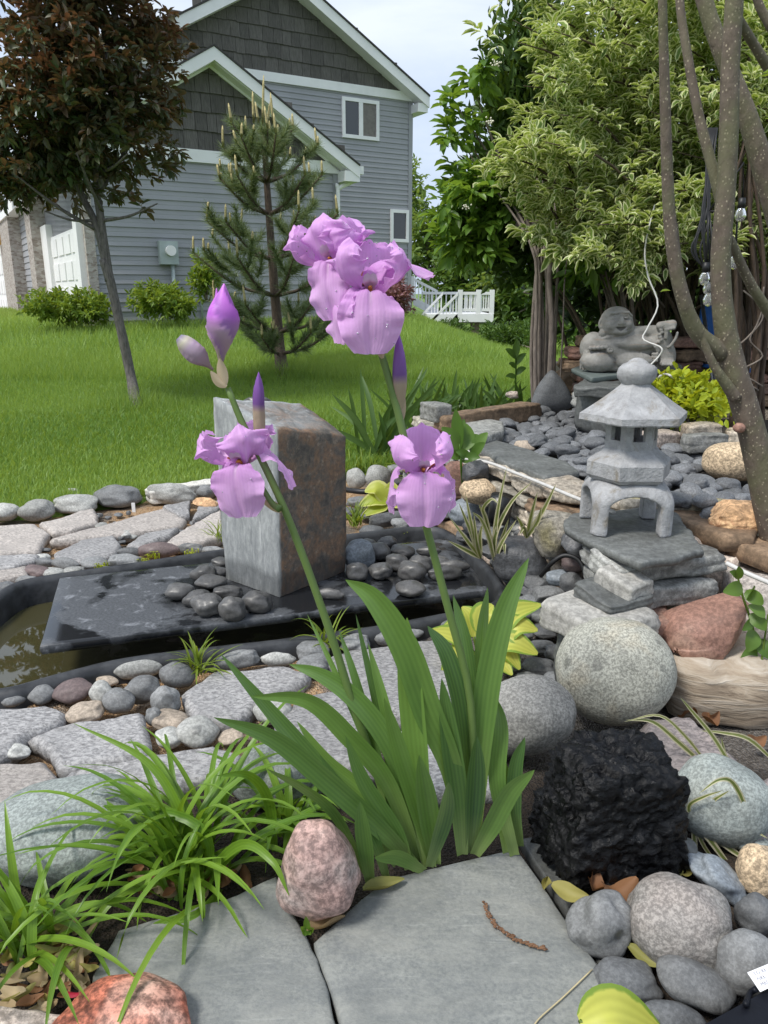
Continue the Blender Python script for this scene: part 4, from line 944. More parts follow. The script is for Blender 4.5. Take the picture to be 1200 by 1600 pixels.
# dark rocks between the pond and the wall
for cx, cy, w_, h_, zg, mt, kd, lb in [
    (815, 872, 96, 66, .05, M_BASALT, 'rock', 'layered charcoal rock beside the pond corner'), (868, 834, 80, 72, .17, M_MOSSY, 'rock', 'crumbly mossy rock against the wall under the lantern slab'),
    (903, 853, 54, 40, .2, M_BASALT, 'rock', 'wet dark rock tucked under the lantern slab'), (859, 866, 30, 24, .11, M_PEB_GREY, 'pebble', 'small round grey pebble before the mossy rock'),
    (838, 872, 52, 30, .08, M_BASALT, 'rock', 'flat charcoal rock at the foot of the mossy rock'), (899, 880, 44, 30, .13, M_PEB_RED, 'pebble', 'brownish pebble under the cable loop'),
    (877, 903, 48, 28, .08, M_PEB_BLUE, 'pebble', 'bluish white-streaked pebble under the cable loop'), (894, 911, 40, 35, .07, M_PEB_DARK, 'pebble', 'dark round pebble beside the bluish pebble'),
    (839, 893, 46, 28, .05, M_PEB_GREY, 'pebble', 'grey oval pebble by the pond corner'), (838, 914, 44, 32, .02, M_PEB_DARK, 'rock', 'dark angular stone right by the pond corner'),
    (857, 930, 48, 32, .03, M_PEB_GREY, 'rock', 'grey cracked stone next to the pale wedge stone'), (829, 945, 44, 32, -.01, M_PEB_DARK, 'rock', 'dark angular stone above the hosta'), (812, 965, 40, 26, -.02, M_PEB_DARK, 'rock', 'dark stone half under the hosta leaves'),
    (727, 803, 58, 46, .1, M_PEB_BLUE, 'pebble', 'oval blue-grey boulder below the leafy milkweed stems'), (746, 768, 58, 42, .22, M_TANGR, 'pebble', 'khaki rounded boulder behind the blue-grey oval boulder'),
    (743, 738, 42, 38, .29, M_BASALT, 'rock', 'shiny black rock under the wall corner'), (712, 748, 44, 54, .2, M_RUST, 'rock', 'brown rock behind the flower stalk at the wall foot'),
    (590, 746, 40, 40, .0, M_PEB_LIGHT, 'pebble', 'round pale stone beside the far iris clump'), (557, 748, 32, 34, .0, M_PEB_LIGHT, 'pebble', 'pale stone half hidden by the standing stone'),
    (606, 812, 60, 20, -.02, M_PEB_DARK, 'rock', 'flat dark rock behind the far pond rim'), (629, 820, 36, 22, -.01, M_PEB_GREY, 'rock', 'grey pointed stone behind the far pond rim'), (581, 829, 40, 18, -.02, M_PEB_DARK, 'pebble', 'dark flat pebble by the tufts beside the standing stone'),
    (690, 815, 44, 18, -.02, M_PEB_DARK, 'pebble', 'dark flat pebble behind the pond rim below the wall'), (720, 832, 40, 18, -.02, M_PEB_DARK, 'rock', 'dark flat rock beside the pond corner rim'), (755, 840, 44, 24, .04, M_PEB_GREY, 'rock', 'grey flat rock under the striped grass by the pond'),
    (770, 862, 40, 24, .03, M_PEB_DARK, 'rock', 'dark rock under the striped grass roots'), (655, 800, 40, 16, -.02, M_PEB_DARK, 'pebble', 'dark pebble below the blooming iris fall'), (620, 795, 44, 16, -.02, M_PEB_GREY, 'pebble', 'grey flat pebble under the lime hosta'), (800, 905, 36, 24, -.01, M_PEB_DARK, 'rock', 'dark stone hugging the pond rim corner'), (805, 930, 30, 20, -.02, M_PEB_GREY, 'pebble', 'grey pebble hugging the pond rim corner')]:
    stone(cx, cy, w_, h_, zg, mt, lb, 'rock' if kd == 'rock' else 'river_stone', 'rock' if kd == 'rock' else 'stone', kind=kd)
for i, (cx, cy, w_, h_, zg) in enumerate([(745, 825, 46, 30, .08), (772, 838, 42, 28, .07), (797, 836, 44, 30, .1), (700, 802, 42, 22, .05), (790, 862, 38, 24, .05), (850, 906, 36, 26, .04), (825, 926, 32, 22, .01), (872, 946, 42, 26, .03), (850, 962, 40, 24, .0), (760, 806, 38, 28, .13), (802, 812, 46, 32, .14), (836, 850, 42, 28, .1), (676, 809, 42, 18, .02), (820, 835, 40, 26, .12), (780, 880, 30, 20, .02), (860, 885, 34, 22, .07), (730, 838, 36, 20, .04)]):
    stone(cx, cy, w_, h_, zg, (M_BASALT, M_PEB_DARK, M_SLATE)[i % 3], 'dark rock in the rubble piled between the pond rim and the stone wall', 'rock', 'rock', 'dark rubble below the stone wall', kind='rock' if i % 4 else 'pebble')
# a short length of black drain pipe
p = atz(779, 815, .19); a_ = np.array([.02, -.02, 0])
V, F = tube([p + [0, 0, 0], p + [.004, -.004, .05], p + [.01, -.008, .1]], [.04, .042, .042], 20, True, .05)
M_BPLAST = NT('black_plastic').fin((.012, .012, .013), .35)
tag(mobj('drain_pipe', V, F, M_BPLAST), 'stubby black pipe standing at the foot of the wall', 'pipe')
# ================================================================= dry stone retaining wall
wallp = np.array(wall_pts); seg = np.r_[0, np.cumsum(np.linalg.norm(np.diff(wallp[:, :2], axis=0), axis=1))]
def wp(t): return np.array([np.interp(t, seg, wallp[:, 0]), np.interp(t, seg, wallp[:, 1])])
swall = thing('stone_wall', (*wp(.6), 0), 'dry stone retaining wall of rough cream blocks holding the pebble terrace', 'wall')
rw = random.Random(21)
for ci, (z0, z1) in enumerate([(-.04, .06), (.06, .13), (.13, .19), (.19, .25), (.25, .3), (.3, .36)]):
    t = -.02 * ci
    while t < (seg[-1] - .1 if ci < 4 else seg[4]):
        L = rw.uniform(.16, .34) if ci < 5 else rw.uniform(.2, .42); t2 = t + L
        a, b = wp(max(t, 0)), wp(min(t2, seg[-1])); e = b - a; ang = math.atan2(e[1], e[0]); nrm = np.array([-e[1], e[0]]) / (np.linalg.norm(e) + 1e-6)
        Dp = rw.uniform(.13, .2); off = rw.uniform(-.03, .02) - .009 * (5 - ci)
        mt = rw.choice([M_STONEW, M_MOSSY, M_MOSSY, M_GREYBLK, M_STONEP, M_BROWN]) if ci < 5 else rw.choice([M_STONEW, M_STONEW, M_PALE, M_MOSSY])
        c_ = (a + b) / 2 + nrm * (Dp / 2 + off)
        me = mdata('wall_stone', block_geo(np.linalg.norm(e) - .006, Dp, z1 - z0 - .004 + rw.uniform(-.012, .004), .011, rw.randrange(999), 10, .006), CUBE_F, mt)
        inst('wall_stone', me, (*c_, (z0 + z1) / 2), (rw.uniform(-.05, .05), rw.uniform(-.03, .03), ang + rw.uniform(-.06, .06)), (1, 1, 1), swall)
        t = t2
# stones lying on the terrace edge
block('edge_stone', (702, 651), (850, 629), .445, .085, .11, M_BROWN, 'long flat brown edging stone at the back of the pebble bed', 'stone', rough=.007)
block('edge_stone', (655, 627), (681, 634), .49, .085, .09, M_GREYBLK, 'small grey stone cube at the end of the long brown edging stone', 'stone', rough=.004)
flag_px('terrace_flag', [(722, 660), (748, 650), (786, 658), (788, 672), (745, 686)], ZT + .045, .05, M_GREYBLK, 'grey layered flat stone where the wall meets the pebble bed', seed=4, rough=.006, amp=.003)
flag_px('terrace_flag', [(742, 697), (770, 686), (830, 703), (888, 722), (905, 736), (850, 744), (790, 722)], ZT + .012, .04, M_SLATE, 'dark wet flagstone along the inner side of the wall', seed=6, rough=.006, amp=.003)
flag_px('terrace_flag', [(1047, 779), (1075, 778), (1186, 824), (1178, 838), (1130, 836), (1049, 806)], ZT - .02, .05, M_BROWN, 'brown-topped slate strip bordering the pebble bed by the lantern', seed=9, rough=.004, amp=.003)
flag_px('terrace_flag', [(1134, 842), (1196, 834), (1290, 862), (1290, 898), (1200, 868)], ZT - .045, .05, M_BROWN, 'brown slate strip continuing the bed border towards the tree', seed=10, rough=.004, amp=.003)
flag_px('granite_block', [(1044, 818), (1075, 815), (1106, 836), (1098, 846), (1058, 848)], ZT - .06, .12, M_STONEP, 'tan rough granite block beside the lantern slab', 'stone', rough=.01, amp=.01, bev=.012)
flag_px('granite_block', [(1078, 846), (1120, 838), (1165, 864), (1150, 874), (1098, 866)], ZT - .085, .12, M_STONEP, 'pinkish white granite block beside the slate strips', 'stone', rough=.01, amp=.01, bev=.012)
flag_px('granite_block', [(1118, 872), (1150, 864), (1215, 880), (1290, 900), (1290, 925), (1200, 912), (1150, 900)], ZT - .11, .22, M_GRANP, 'big speckled granite block with moss beside the long split stones', 'stone', rough=.012, amp=.014, bev=.02)
V, F = rock_mesh(33, 5, 5, .1, .07, (.7, .9))
own_rock('orange_rock', V, F, 1160, 806, 112, 50, ZT - .04, M_ORANGE, 'rough orange limestone lump at the edge of the pebble bed', bratio=.8)
V, F = pebble_mesh(61, 5, .06, 2.4)
own_rock('tan_boulder', V, F, 1152, 721, 104, 60, ZT - .02, M_TANGR, 'rounded tan granite boulder in the pebble bed by the tree', 'boulder', bratio=.75)
# pointed upright stone
V, F = pebble_mesh(64, 5, .08, 2.2); V[:, 0] *= .62 - .38 * V[:, 2]; V[:, 0] += .0; V /= np.abs(V).max(0)
own_rock('pointed_stone', V, F, 862, 613, 66, 68, ZT - .01, M_PEB_DARK, 'pointed dark grey upright stone near the bare stems', 'stone', bratio=.5, sink=.05, rot=(0, R(-4), 0))
for cx, cy, w_, h_, mt, lb in [(884, 596, 40, 36, M_BROWN, 'knobbly brown rock behind the pointed stone'), (908, 629, 28, 28, M_PEB_GREY, 'round grey stone under the statue slab beside the pointed stone'), (800, 617, 20, 12, M_STONEP, 'small pinkish rock at the end of the brown edging stone')]:
    stone(cx, cy, w_, h_, ZT, mt, lb, 'rock', 'rock', kind='rock' if mt is not M_PEB_GREY else 'pebble')

# pebble bed
bed = np.array([atz(x, y, ZT)[:2] for x, y in [(742, 664), (785, 652), (850, 645), (905, 648), (985, 655), (1060, 676), (1230, 690), (1230, 800), (1120, 800), (1060, 788), (960, 765), (905, 738), (880, 718), (830, 700), (785, 685), (760, 685)]])
rb = np.random.default_rng(11); pts = []
lo, hi = bed.min(0), bed.max(0); tries = 0
bigs = [(atz(1152, 742, ZT)[:2], .16), (atz(862, 640, ZT)[:2], .09), (atz(978, 822, ZT)[:2], .2)]
while len(pts) < 215 and tries < 90000:
    tries += 1; q = lo + (hi - lo) * rb.random(2)
    if not inside(bed, q[0], q[1]) or any(np.hypot(*(q - c_)) < r0 for c_, r0 in bigs): continue
    r0 = .03 + .02 * rb.random()
    if all(np.hypot(*(q - p_[:2])) > (r0 + p_[2]) * .74 for p_ in pts): pts.append((*q, r0))
for x, y, r0 in pts:
    i = int(rb.integers(len(PEB)))
    o = inst('bed_pebble', shape('pebble', i, M_BED if rb.random() > .06 else M_PEB_TAN), (x, y, ZT - .03 + r0 * .42 + .012 * rb.random()), (rb.uniform(-.2, .2), rb.uniform(-.2, .2), rb.random() * 6.3), (r0 * rb.uniform(1, 1.3), r0 * rb.uniform(.8, 1), r0 * rb.uniform(.5, .68)))
    tag(o, 'smooth dark grey pebble in the raised bed behind the wall', 'pebble', 'pebbles in the raised bed')
for x, y, r0 in pts[::2][:84]:
    a = rb.random() * 6.28; x2, y2 = x + .045 * math.cos(a), y + .045 * math.sin(a)
    if not inside(bed, x2, y2) or any(np.hypot(x2 - c_[0], y2 - c_[1]) < r1 for c_, r1 in bigs): continue
    i = int(rb.integers(len(PEB)))
    o = inst('bed_pebble', shape('pebble', i, M_BED), (x2, y2, ZT - .03 + r0 * 1.15), (rb.uniform(-.3, .3), rb.uniform(-.3, .3), rb.random() * 6.3), (r0 * 1.1, r0 * .85, r0 * .55))
    tag(o, 'smooth dark grey pebble in the raised bed behind the wall', 'pebble', 'pebbles in the raised bed')
# blocks round the lime-leaved bed
block('bed_block', (1080, 665), (1131, 664), .475, .07, .1, M_STONEW, 'tan split block bordering the lime-green shrub', rough=.006)
block('bed_block', (1078, 681), (1142, 680), .45, .075, .08, M_GREYBLK, 'grey split block in front of the tan block by the lime shrub', rough=.006)
block('bed_block', (1016, 679), (1068, 675), .44, .07, .1, M_STONEP, 'pinkish block beside the lime shrub behind the lantern roof', rough=.006)
block('bed_block', (1132, 672), (1180, 676), .45, .08, .1, M_STONEW, 'beige block behind the tree trunk by the lime shrub', rough=.006)

# ================================================================= stone lantern
k = NT('lantern_concrete'); p = k.pos(); f = k.noise(28, p, 6, .65)
c = k.ramp(f, [(.3, (.25, .25, .255)), (.55, (.355, .356, .362)), (.75, (.44, .44, .446))])
c = k.mix(k.mrange(k.noise(14, k.scl(p, (1, 1, .5)), 6, .7, .5), .54, .66, 0, .75), c, (.2, .17, .125))
c = k.mix(k.mrange(k.noise(45, p, 6, .75), .6, .68, 0, .6), c, (.52, .52, .53)); c = k.mix(k.mrange(k.noise(8, k.scl(p, (2.5, 2.5, .6)), 5, .7), .56, .7, 0, .5), c, (.16, .155, .15))
c = k.mix(k.mrange(k.voro(150, p), .0, .22, .6, 0), c, (.09, .085, .08))
M_LANT = k.fin(c, .85, k.bump(k.math('ADD', f, k.noise(120, p, 3)), .45, .006))
lc = atz(974, 822, ZL); lsc = mpp(lc + [0, 0, .2]); lt = unit(np.array([-lc[0], -lc[1], 0])); lr = np.array([-lt[1], lt[0], 0])
lan = thing('stone_lantern', lc, 'grey cast stone lantern with a six-sided roof on four arched legs', 'lantern')
Zp = lambda py: (832 - py) * lsc * 1.035      # height above the slab for a pixel row
def lpt(ang, r_, z): return lc + (lt * math.cos(R(ang)) + lr * math.sin(R(ang))) * r_ * lsc + np.array([0, 0, z])
HX = [-10 + 60 * i for i in range(6)]
def hexring(levels, sub=6):
    V = []; F = []; n = 6 * sub
    for r_, z in levels:
        for i in range(6):
            a, b = lpt(HX[i], r_, z), lpt(HX[(i + 1) % 6], r_, z)
            V += [a + (b - a) * j / sub for j in range(sub)]
    m = len(levels)
    F = [(q * n + i, q * n + (i + 1) % n, (q + 1) * n + (i + 1) % n, (q + 1) * n + i) for q in range(m - 1) for i in range(n)]
    F += [tuple(range(n))[::-1], tuple((m - 1) * n + i for i in range(n))]
    V = np.array(V); V += np.array([noise.noise_vector(Vector((x * 30, y * 30, z * 30))) for x, y, z in V]) * .0018
    return V, F
def hx(name, levels, parent=lan):
    V, F = hexring(levels); o = mobj(name, V, F, M_LANT, parent, False); return o
hx('roof', [(40, Zp(667)), (83, Zp(666)), (84.5, Zp(664)), (84, Zp(655)), (60, Zp(640)), (40, Zp(626)), (24, Zp(615)), (22, Zp(612))])
hx('platform', [(40, Zp(756)), (60, Zp(754)), (66, Zp(748)), (66.5, Zp(727)), (64, Zp(724)), (46, Zp(712)), (42, Zp(708)), (40, Zp(706))])
# light box: six walls with square openings
m = MB(); zb_, zt_ = Zp(707), Zp(664)
for i in range(6):
    A, B = lpt(HX[i], 41, 0) - [0, 0, 0], lpt(HX[(i + 1) % 6], 41, 0); A2, B2 = lpt(HX[i], 33, 0), lpt(HX[(i + 1) % 6], 33, 0)
    def q(P0, P1, u_, z): r_ = P0 + (P1 - P0) * u_; return [r_[0], r_[1], lc[2] + z]
    zs = (zb_, zb_ + (zt_ - zb_) * .3, zb_ + (zt_ - zb_) * .86, zt_); us = (0, .27, .73, 1)
    go = [[q(A, B, u_, z) for u_ in us] for z in zs]; gi = [[q(A2, B2, u_, z) for u_ in us] for z in zs]
    V = [x for row in go for x in row] + [x for row in gi for x in row]; F = []
    for a in range(3):
        for b in range(3):
            if (a, b) != (1, 1):
                F.append((a * 4 + b, a * 4 + b + 1, a * 4 + b + 5, a * 4 + b + 4)); F.append((16 + a * 4 + b + 4, 16 + a * 4 + b + 5, 16 + a * 4 + b + 1, 16 + a * 4 + b))
    for s_, e_ in ((5, 6), (6, 10), (10, 9), (9, 5)): F.append((s_, 16 + s_, 16 + e_, e_))
    m.add(V, F)
m.obj('light_box', M_LANT, lan, False)
# finial
lev = [(20, 614), (23, 611), (28, 604), (29.5, 597), (28, 590), (24, 586), (19, 584.5), (16, 583), (13, 580), (8, 577.5), (3, 576.5)]
V = []; n = 24
for r_, py in lev: V += [lpt(360 * i / n, r_, Zp(py)) for i in range(n)]
V = np.array(V); V += np.array([noise.noise_vector(Vector((x * 25, y * 25, z * 25))) for x, y, z in V]) * .003
F = [(q_ * n + i, q_ * n + (i + 1) % n, (q_ + 1) * n + (i + 1) % n, (q_ + 1) * n + i) for q_ in range(len(lev) - 1) for i in range(n)] + [tuple((len(lev) - 1) * n + i for i in range(n)), tuple(range(n))[::-1]]
mobj('finial', V, F, M_LANT, lan)
# arched legs, carved from one rounded block (units: photo pixels)
G = grid((-92, -92, -4), (92, 92, 92), 2.6); H_ = Zp(752) / lsc
hs = 63 - 7 * np.clip((G[..., 2] - H_ * .62) / (H_ * .4), 0, 1.2) ** 2 * 1.6
sup = (np.abs(G[..., 0]) ** 7 + np.abs(G[..., 1]) ** 7) ** (1 / 7) - hs
bod = np.maximum(np.maximum(sup, G[..., 2] - H_ - 1), -G[..., 2])
dome = np.linalg.norm((G - np.array([0, 0, -10])) / np.array([1, 1, 1.0]), axis=-1) - 104; bod = -smin(-bod, -dome, 8)
def arch(x, z): return np.maximum(np.where(z > 42, np.sqrt(x * x + ((z - 42) * 1.95) ** 2), np.abs(x)) - 39, -60)
tun = np.minimum(arch(G[..., 0], G[..., 2]), arch(G[..., 1], G[..., 2]))
sd_ = -smin(-bod, tun, 5)
V, F = surface_nets(sd_, (-92, -92, -4), 2.6)
a0 = R(-30 + 45)
fx, fy = lt * math.cos(a0) + lr * math.sin(a0), -lt * math.sin(a0) + lr * math.cos(a0)
V = lc + (V[:, :1] * fx + V[:, 1:2] * fy) * lsc * .99 + np.c_[np.zeros((len(V), 2)), V[:, 2] * lsc]
if np.cross(fx, fy)[2] < 0: F = F[:, ::-1]
mobj('arched_base', V, F, M_LANT, lan)

# ================================================================= laughing reclining statue
k = NT('statue_stone'); p = k.pos(); f = k.noise(22, p, 6, .65)
c = k.ramp(f, [(.3, (.185, .178, .163)), (.7, (.32, .308, .288))])
zz = k.n('SeparateXYZ', {0: p}).outputs[2]
c = k.mix(k.mrange(k.noise(10, k.scl(p, (1, 1, 9)), 4, .6), .56, .7, 0, .55), c, (.28, .19, .13))
M_STAT = k.fin(c, .9, k.bump(k.math('ADD', f, k.noise(130, p, 3)), .4, .006))
ZB = .62
flag_px('statue_slab', [(893, 576), (924, 591), (1056, 574), (1030, 562), (930, 562)], ZB, .022, plain('green_slate', (.12, .145, .138), .6, 25, .2, .2), 'thin greenish slate slab under the laughing statue', 'stone slab', rough=.001, amp=.0, bev=.002)
bc = atz(975, 581, ZB + .002); bu = mpp(bc) / 7.06
P = grid((-570, -230, -30), (580, 310, 720), 8.5)
E = lambda c_, r_: s_ell(P, c_, r_)
body = E((-40, 0, 230), (330, 170, 180))
for c_, r_, kk in [((-350, 20, 250), (145, 130, 175), 60), ((-280, 135, 112), (182, 135, 118), 8), ((90, 125, 125), (205, 122, 105), 8), ((60, 80, 310), (235, 135, 85), 12), ((-40, 20, 390), (220, 110, 75), 40),
                   ((350, 20, 330), (125, 110, 150), 40), ((420, 10, 170), (105, 100, 150), 50), ((440, 90, 105), (85, 70, 48), 25), ((-40, 0, 45), (400, 150, 60), 40)]: body = smin(body, E(c_, r_), kk)
body = smin(body, s_cap(P, (60, 40, 440), (310, 30, 445), 50, 62), 30)                     # raised arm to the knee
head = E((-125, 30, 545), (172, 160, 155)); head = smin(head, E((-80, 60, 470), (150, 130, 95)), 50)
for c_, r_ in [((-165, 150, 500), (62, 50, 50)), ((-5, 150, 515), (52, 50, 50)), ((-70, 165, 435), (72, 45, 32))]: head = smin(head, E(c_, r_), 25)
head = smin(head, s_cap(P, (-68, 190, 580), (-66, 218, 535), 20, 30), 14); head = smin(head, E((-68, 212, 525), (44, 26, 22)), 10)
for a, b in [((-222, 146, 590), (-172, 178, 628)), ((-172, 178, 628), (-108, 188, 636)), ((-46, 188, 638), (-6, 178, 638)), ((-6, 178, 638), (32, 150, 602))]: head = smin(head, s_cap(P, a, b, 13), 10)
head = np.maximum(head, -E((-150, 192, 575), (44, 22, 17))); head = np.maximum(head, -E((-18, 190, 582), (36, 22, 16)))
head = smin(head, E((-150, 172, 575), (34, 20, 14)), 3); head = smin(head, E((-20, 172, 582), (28, 20, 13)), 3)
head = np.maximum(head, -E((-65, 205, 466), (82, 50, 27)))
for a, b in [((-158, 172, 496), (-70, 210, 498)), ((-70, 210, 498), (25, 172, 506)), ((-158, 172, 490), (-65, 204, 430)), ((-65, 204, 430), (22, 170, 500))]: head = smin(head, s_cap(P, a, b, 12), 8)
for c_, r_ in [((-278, 60, 510), (34, 30, 66)), ((-255, 75, 415), (48, 30, 40))]: head = smin(head, E(c_, r_), 14)
head = np.maximum(head, -E((-285, 92, 515), (16, 18, 40)))
for pth, rr_ in (([(-120, 215, 238), (0, 215, 243), (260, 190, 250)], 17), ([(-98, 250, 230), (-92, 250, 120), (-95, 230, 20)], 26), ([(-200, 150, 330), (-60, 185, 345), (80, 185, 395), (230, 160, 385)], 13), ([(-420, 150, 200), (-450, 130, 90)], 14), ([(270, 170, 330), (300, 150, 220), (290, 140, 80)], 18)):
    for a, b in zip(pth, pth[1:]): body = -smin(-body, s_cap(P, a, b, rr_), 8)
sdf = smin(body, head, 8)
for i in range(5): sdf = smin(sdf, s_cap(P, (-370 + i * 42, 170, 255 + i * 5), (-368 + i * 42, 215, 262 + i * 3), 24), 8)
sdf = smin(sdf, E((-160, 225, 238), (38, 30, 32)), 6); sdf = np.maximum(sdf, -E((-160, 250, 250), (18, 22, 14)))
for i in range(4): sdf = smin(sdf, s_cap(P, (385 + i * 26, 125, 515), (388 + i * 26, 145, 462 + 6 * i), 19), 5)
sdf = smin(sdf, s_cap(P, (330, 110, 500), (450, 110, 520), 45), 15)
sdf = smin(sdf, s_cap(P, (395, 140, 470), (398, 135, 380), 22), 5)
for i in range(11):
    a = i / 10; sdf = smin(sdf, E((505 - 70 * a ** 2, 115, 430 - 150 * a), (16, 16, 16)), 3)
for i in range(6): sdf = smin(sdf, E((340 + 14 * math.sin(i * 2.1), 132, 460 - i * 26), (22, 22, 20)), 4)
for pth in ([(-420, 130, 220), (-465, 120, 120), (-460, 110, 30)], [(-400, 160, 215), (-440, 140, 120), (-430, 130, 20)], [(-20, 130, 385), (90, 125, 355), (240, 120, 350)], [(240, 120, 350), (300, 130, 280), (330, 120, 230)], [(-240, 90, 360), (-120, 120, 390), (-60, 100, 420)]):
    for a, b in zip(pth, pth[1:]): sdf = smin(sdf, s_cap(P, a, b, 15), 10)
for xx in (130, 185):
    for i in range(6):
        a0_, a1_ = i / 6 * 2.4 - .6, (i + 1) / 6 * 2.4 - .6
        sdf = smin(sdf, s_cap(P, (xx + 14 - 30 * a0_, 120 + 108 * math.cos(a0_ - .2), 125 + 100 * math.sin(a0_ - .2)), (xx + 14 - 30 * a1_, 120 + 108 * math.cos(a1_ - .2), 125 + 100 * math.sin(a1_ - .2)), 9), 5)
for i in range(4): sdf = smin(sdf, s_cap(P, (390 + 28 * i, 150, 118), (392 + 28 * i, 172, 100), 17), 5)
for i in range(3): sdf = smin(sdf, s_cap(P, (280, 120, 205 - 34 * i), (325, 135, 205 - 34 * i), 17), 6)
sdf = np.maximum(sdf, -P[..., 2])
V, F = surface_nets(sdf, (-570, -230, -30), 8.5)
bt = unit(np.array([-bc[0], -bc[1], 0])); br = np.array([-bt[1], bt[0], 0])
V = bc + (V[:, :1] * br + V[:, 1:2] * bt) * bu + np.c_[np.zeros((len(V), 2)), V[:, 2] * bu] - bt * 40 * bu
if np.cross(br, bt)[2] < 0: F = F[:, ::-1]
tag(mobj('buddha_statue', V, F, M_STAT), 'grey stone statue of a laughing bald monk reclining with beads', 'statue')
# pile under the statue slab
rk = random.Random(4)
for i, (a, b, zt2_, H2, Dp2, mt, lb) in enumerate([((896, 603), (962, 606), .597, .05, .3, M_SLATE, 'flat dark stone directly under the statue slab'), ((892, 613), (956, 618), .545, .07, .3, M_GREYBLK, 'grey layered stone second below the statue slab'), ((905, 633), (960, 638), .475, .13, .3, M_SLATE, 'dark stone at the foot of the statue pile'),
        ((960, 606), (1040, 600), .597, .22, .25, M_SLATE, 'dark blocky stone behind the lantern finial under the statue slab')]):
    block('pile_stone', a, b, zt2_, H2, Dp2, mt, lb, rough=.008)
# upright slate beside the statue and low brown wall behind
q = aty(1050, 590, 3.95); V = block_geo(.1, .04, .3, .006, 5, 5)
o = inst('upright_slate', mdata('upright_slate', V, CUBE_F, M_SLATE), (q[0], q[1], .5), (0, 0, .1)); tag(o, 'dark upright slate leaning beside the statue feet', 'stone')
bw = thing('low_wall', (1.6, 4.45, ZT), 'low wall of brown flat stones behind the statue', 'wall')
for ci in range(7):
    x = 1.0 + rk.uniform(-.1, .1); z0 = ZT - .05 + ci * .065
    while x < 2.6:
        L = rk.uniform(.15, .4); me = mdata('wall_stone', block_geo(L - .008, rk.uniform(.18, .26), .06, .012, rk.randrange(999), 8, .008), CUBE_F, rk.choice([M_BROWN, M_BROWN, M_TANGR, M_RUST]))
        if not (ci > 5 and rk.random() < .4): inst('wall_stone', me, (x + L / 2, 4.42 + rk.uniform(-.04, .04), z0 + .03), (rk.uniform(-.04, .04), rk.uniform(-.04, .04), rk.uniform(-.1, .1)), (1, 1, 1), bw)
        x += L
V, F = rock_mesh(44, 4, 5, .1, .05)
own_rock('ochre_rock', V, F, 1085, 560, 96, 46, ZT + .1, M_TANGR, 'ochre boulder on the low wall beside the statue feet', bratio=.7)
# ================================================================= foliage tools
LT = np.array([(0, 0, 0), (.33, -.42, .10), (.33, .42, .10), (.36, 0, -.02), (.7, -.34, .07), (.7, .34, .07), (.72, 0, -.05), (1, 0, -.12)])
LE = np.array([.9, 1, 1, 0, 1, 1, 0, 1]); LF = np.array([(0, 1, 3), (0, 3, 2), (1, 4, 3), (3, 4, 6), (2, 3, 5), (3, 6, 5), (4, 7, 6), (5, 6, 7)])
LTT = np.array([0, .33, .33, .36, .7, .7, .72, 1])
def leaf_cloud(name, C, Dr, Nr, L, ratio, mat, r_, parent=None, loc=None, tmpl=None, **kw):
    """many leaves in one mesh: C bases, Dr directions, Nr up-normals, L lengths"""
    n = len(C); Dr = unit(Dr); Sd = unit(np.cross(Nr, Dr)); Nn = np.cross(Dr, Sd)
    T = LT[None]; L = np.broadcast_to(L, (n,))
    V = C[:, None] + (T[..., 0:1] * Dr[:, None] + T[..., 1:2] * ratio * Sd[:, None] + T[..., 2:3] * Nn[:, None]) * L[:, None, None]
    F = (LF[None] + (np.arange(n) * 8)[:, None, None]).reshape(-1, 3)
    return mobj(name, V.reshape(-1, 3), F, mat, parent, True, {'e': np.tile(LE, n), 'r': np.repeat(r_, 8), 't': np.tile(LTT, n)}, loc=loc)
def rdir(g, n): return unit(g.standard_normal((n, 3)))
def px_ell(cx, cy, rx, ry, Y, dz): c = aty(cx, cy, Y); s = mpp(c); return c, np.array([rx * s, dz, ry * s])
def clusters(g, ells, n, shell=.55):
    """cluster centres through the volume of several ellipsoids, denser towards the outside"""
    vol = np.array([np.prod(e[1]) ** .8 for e in ells]); cnt = np.maximum(1, (vol / vol.sum() * n).astype(int)); res = []; outw = []
    for (c, r_), k_ in zip(ells, cnt):
        d_ = rdir(g, k_); rr = (shell + (1 - shell) * g.random(k_)) ; res.append(c + d_ * r_ * rr[:, None]); outw.append(unit(d_ / r_))
    return np.vstack(res), np.vstack(outw)
def sprays(g, C, O, per, L, up=.3, droop=.25, spread=.09, flat=.6):
    """leaves in whorls round short twigs that point outward"""
    n = len(C) * per; ax = unit(O + np.array([0, 0, up]) + .55 * g.standard_normal(O.shape)); ax = np.repeat(ax, per, 0)
    tpos = g.random(n); base = np.repeat(C, per, 0) + ax * (tpos[:, None] - .5) * spread * 2 
    d_ = unit(ax * (.55 + .5 * tpos[:, None]) + rdir(g, n) * .95); d_[:, 2] = d_[:, 2] * (1 - flat * .6) - droop * g.random(n); d_ = unit(d_)
    Nr = np.array([0, 0, 1.0]) + .55 * g.standard_normal((n, 3)) * (1.2 - flat)
    return base + d_ * .008, d_, Nr, L * (.55 + .6 * g.random(n))
def branch_obj(name, P, rad, mat, parent, n=8, seg=14, wob=.08):
    V, F = tube(catmull(P, seg), np.interp(np.linspace(0, 1, seg), np.linspace(0, 1, len(rad)), rad), n, True, wob, rnd.random() * 50); return mobj(name, V, F, mat, parent)
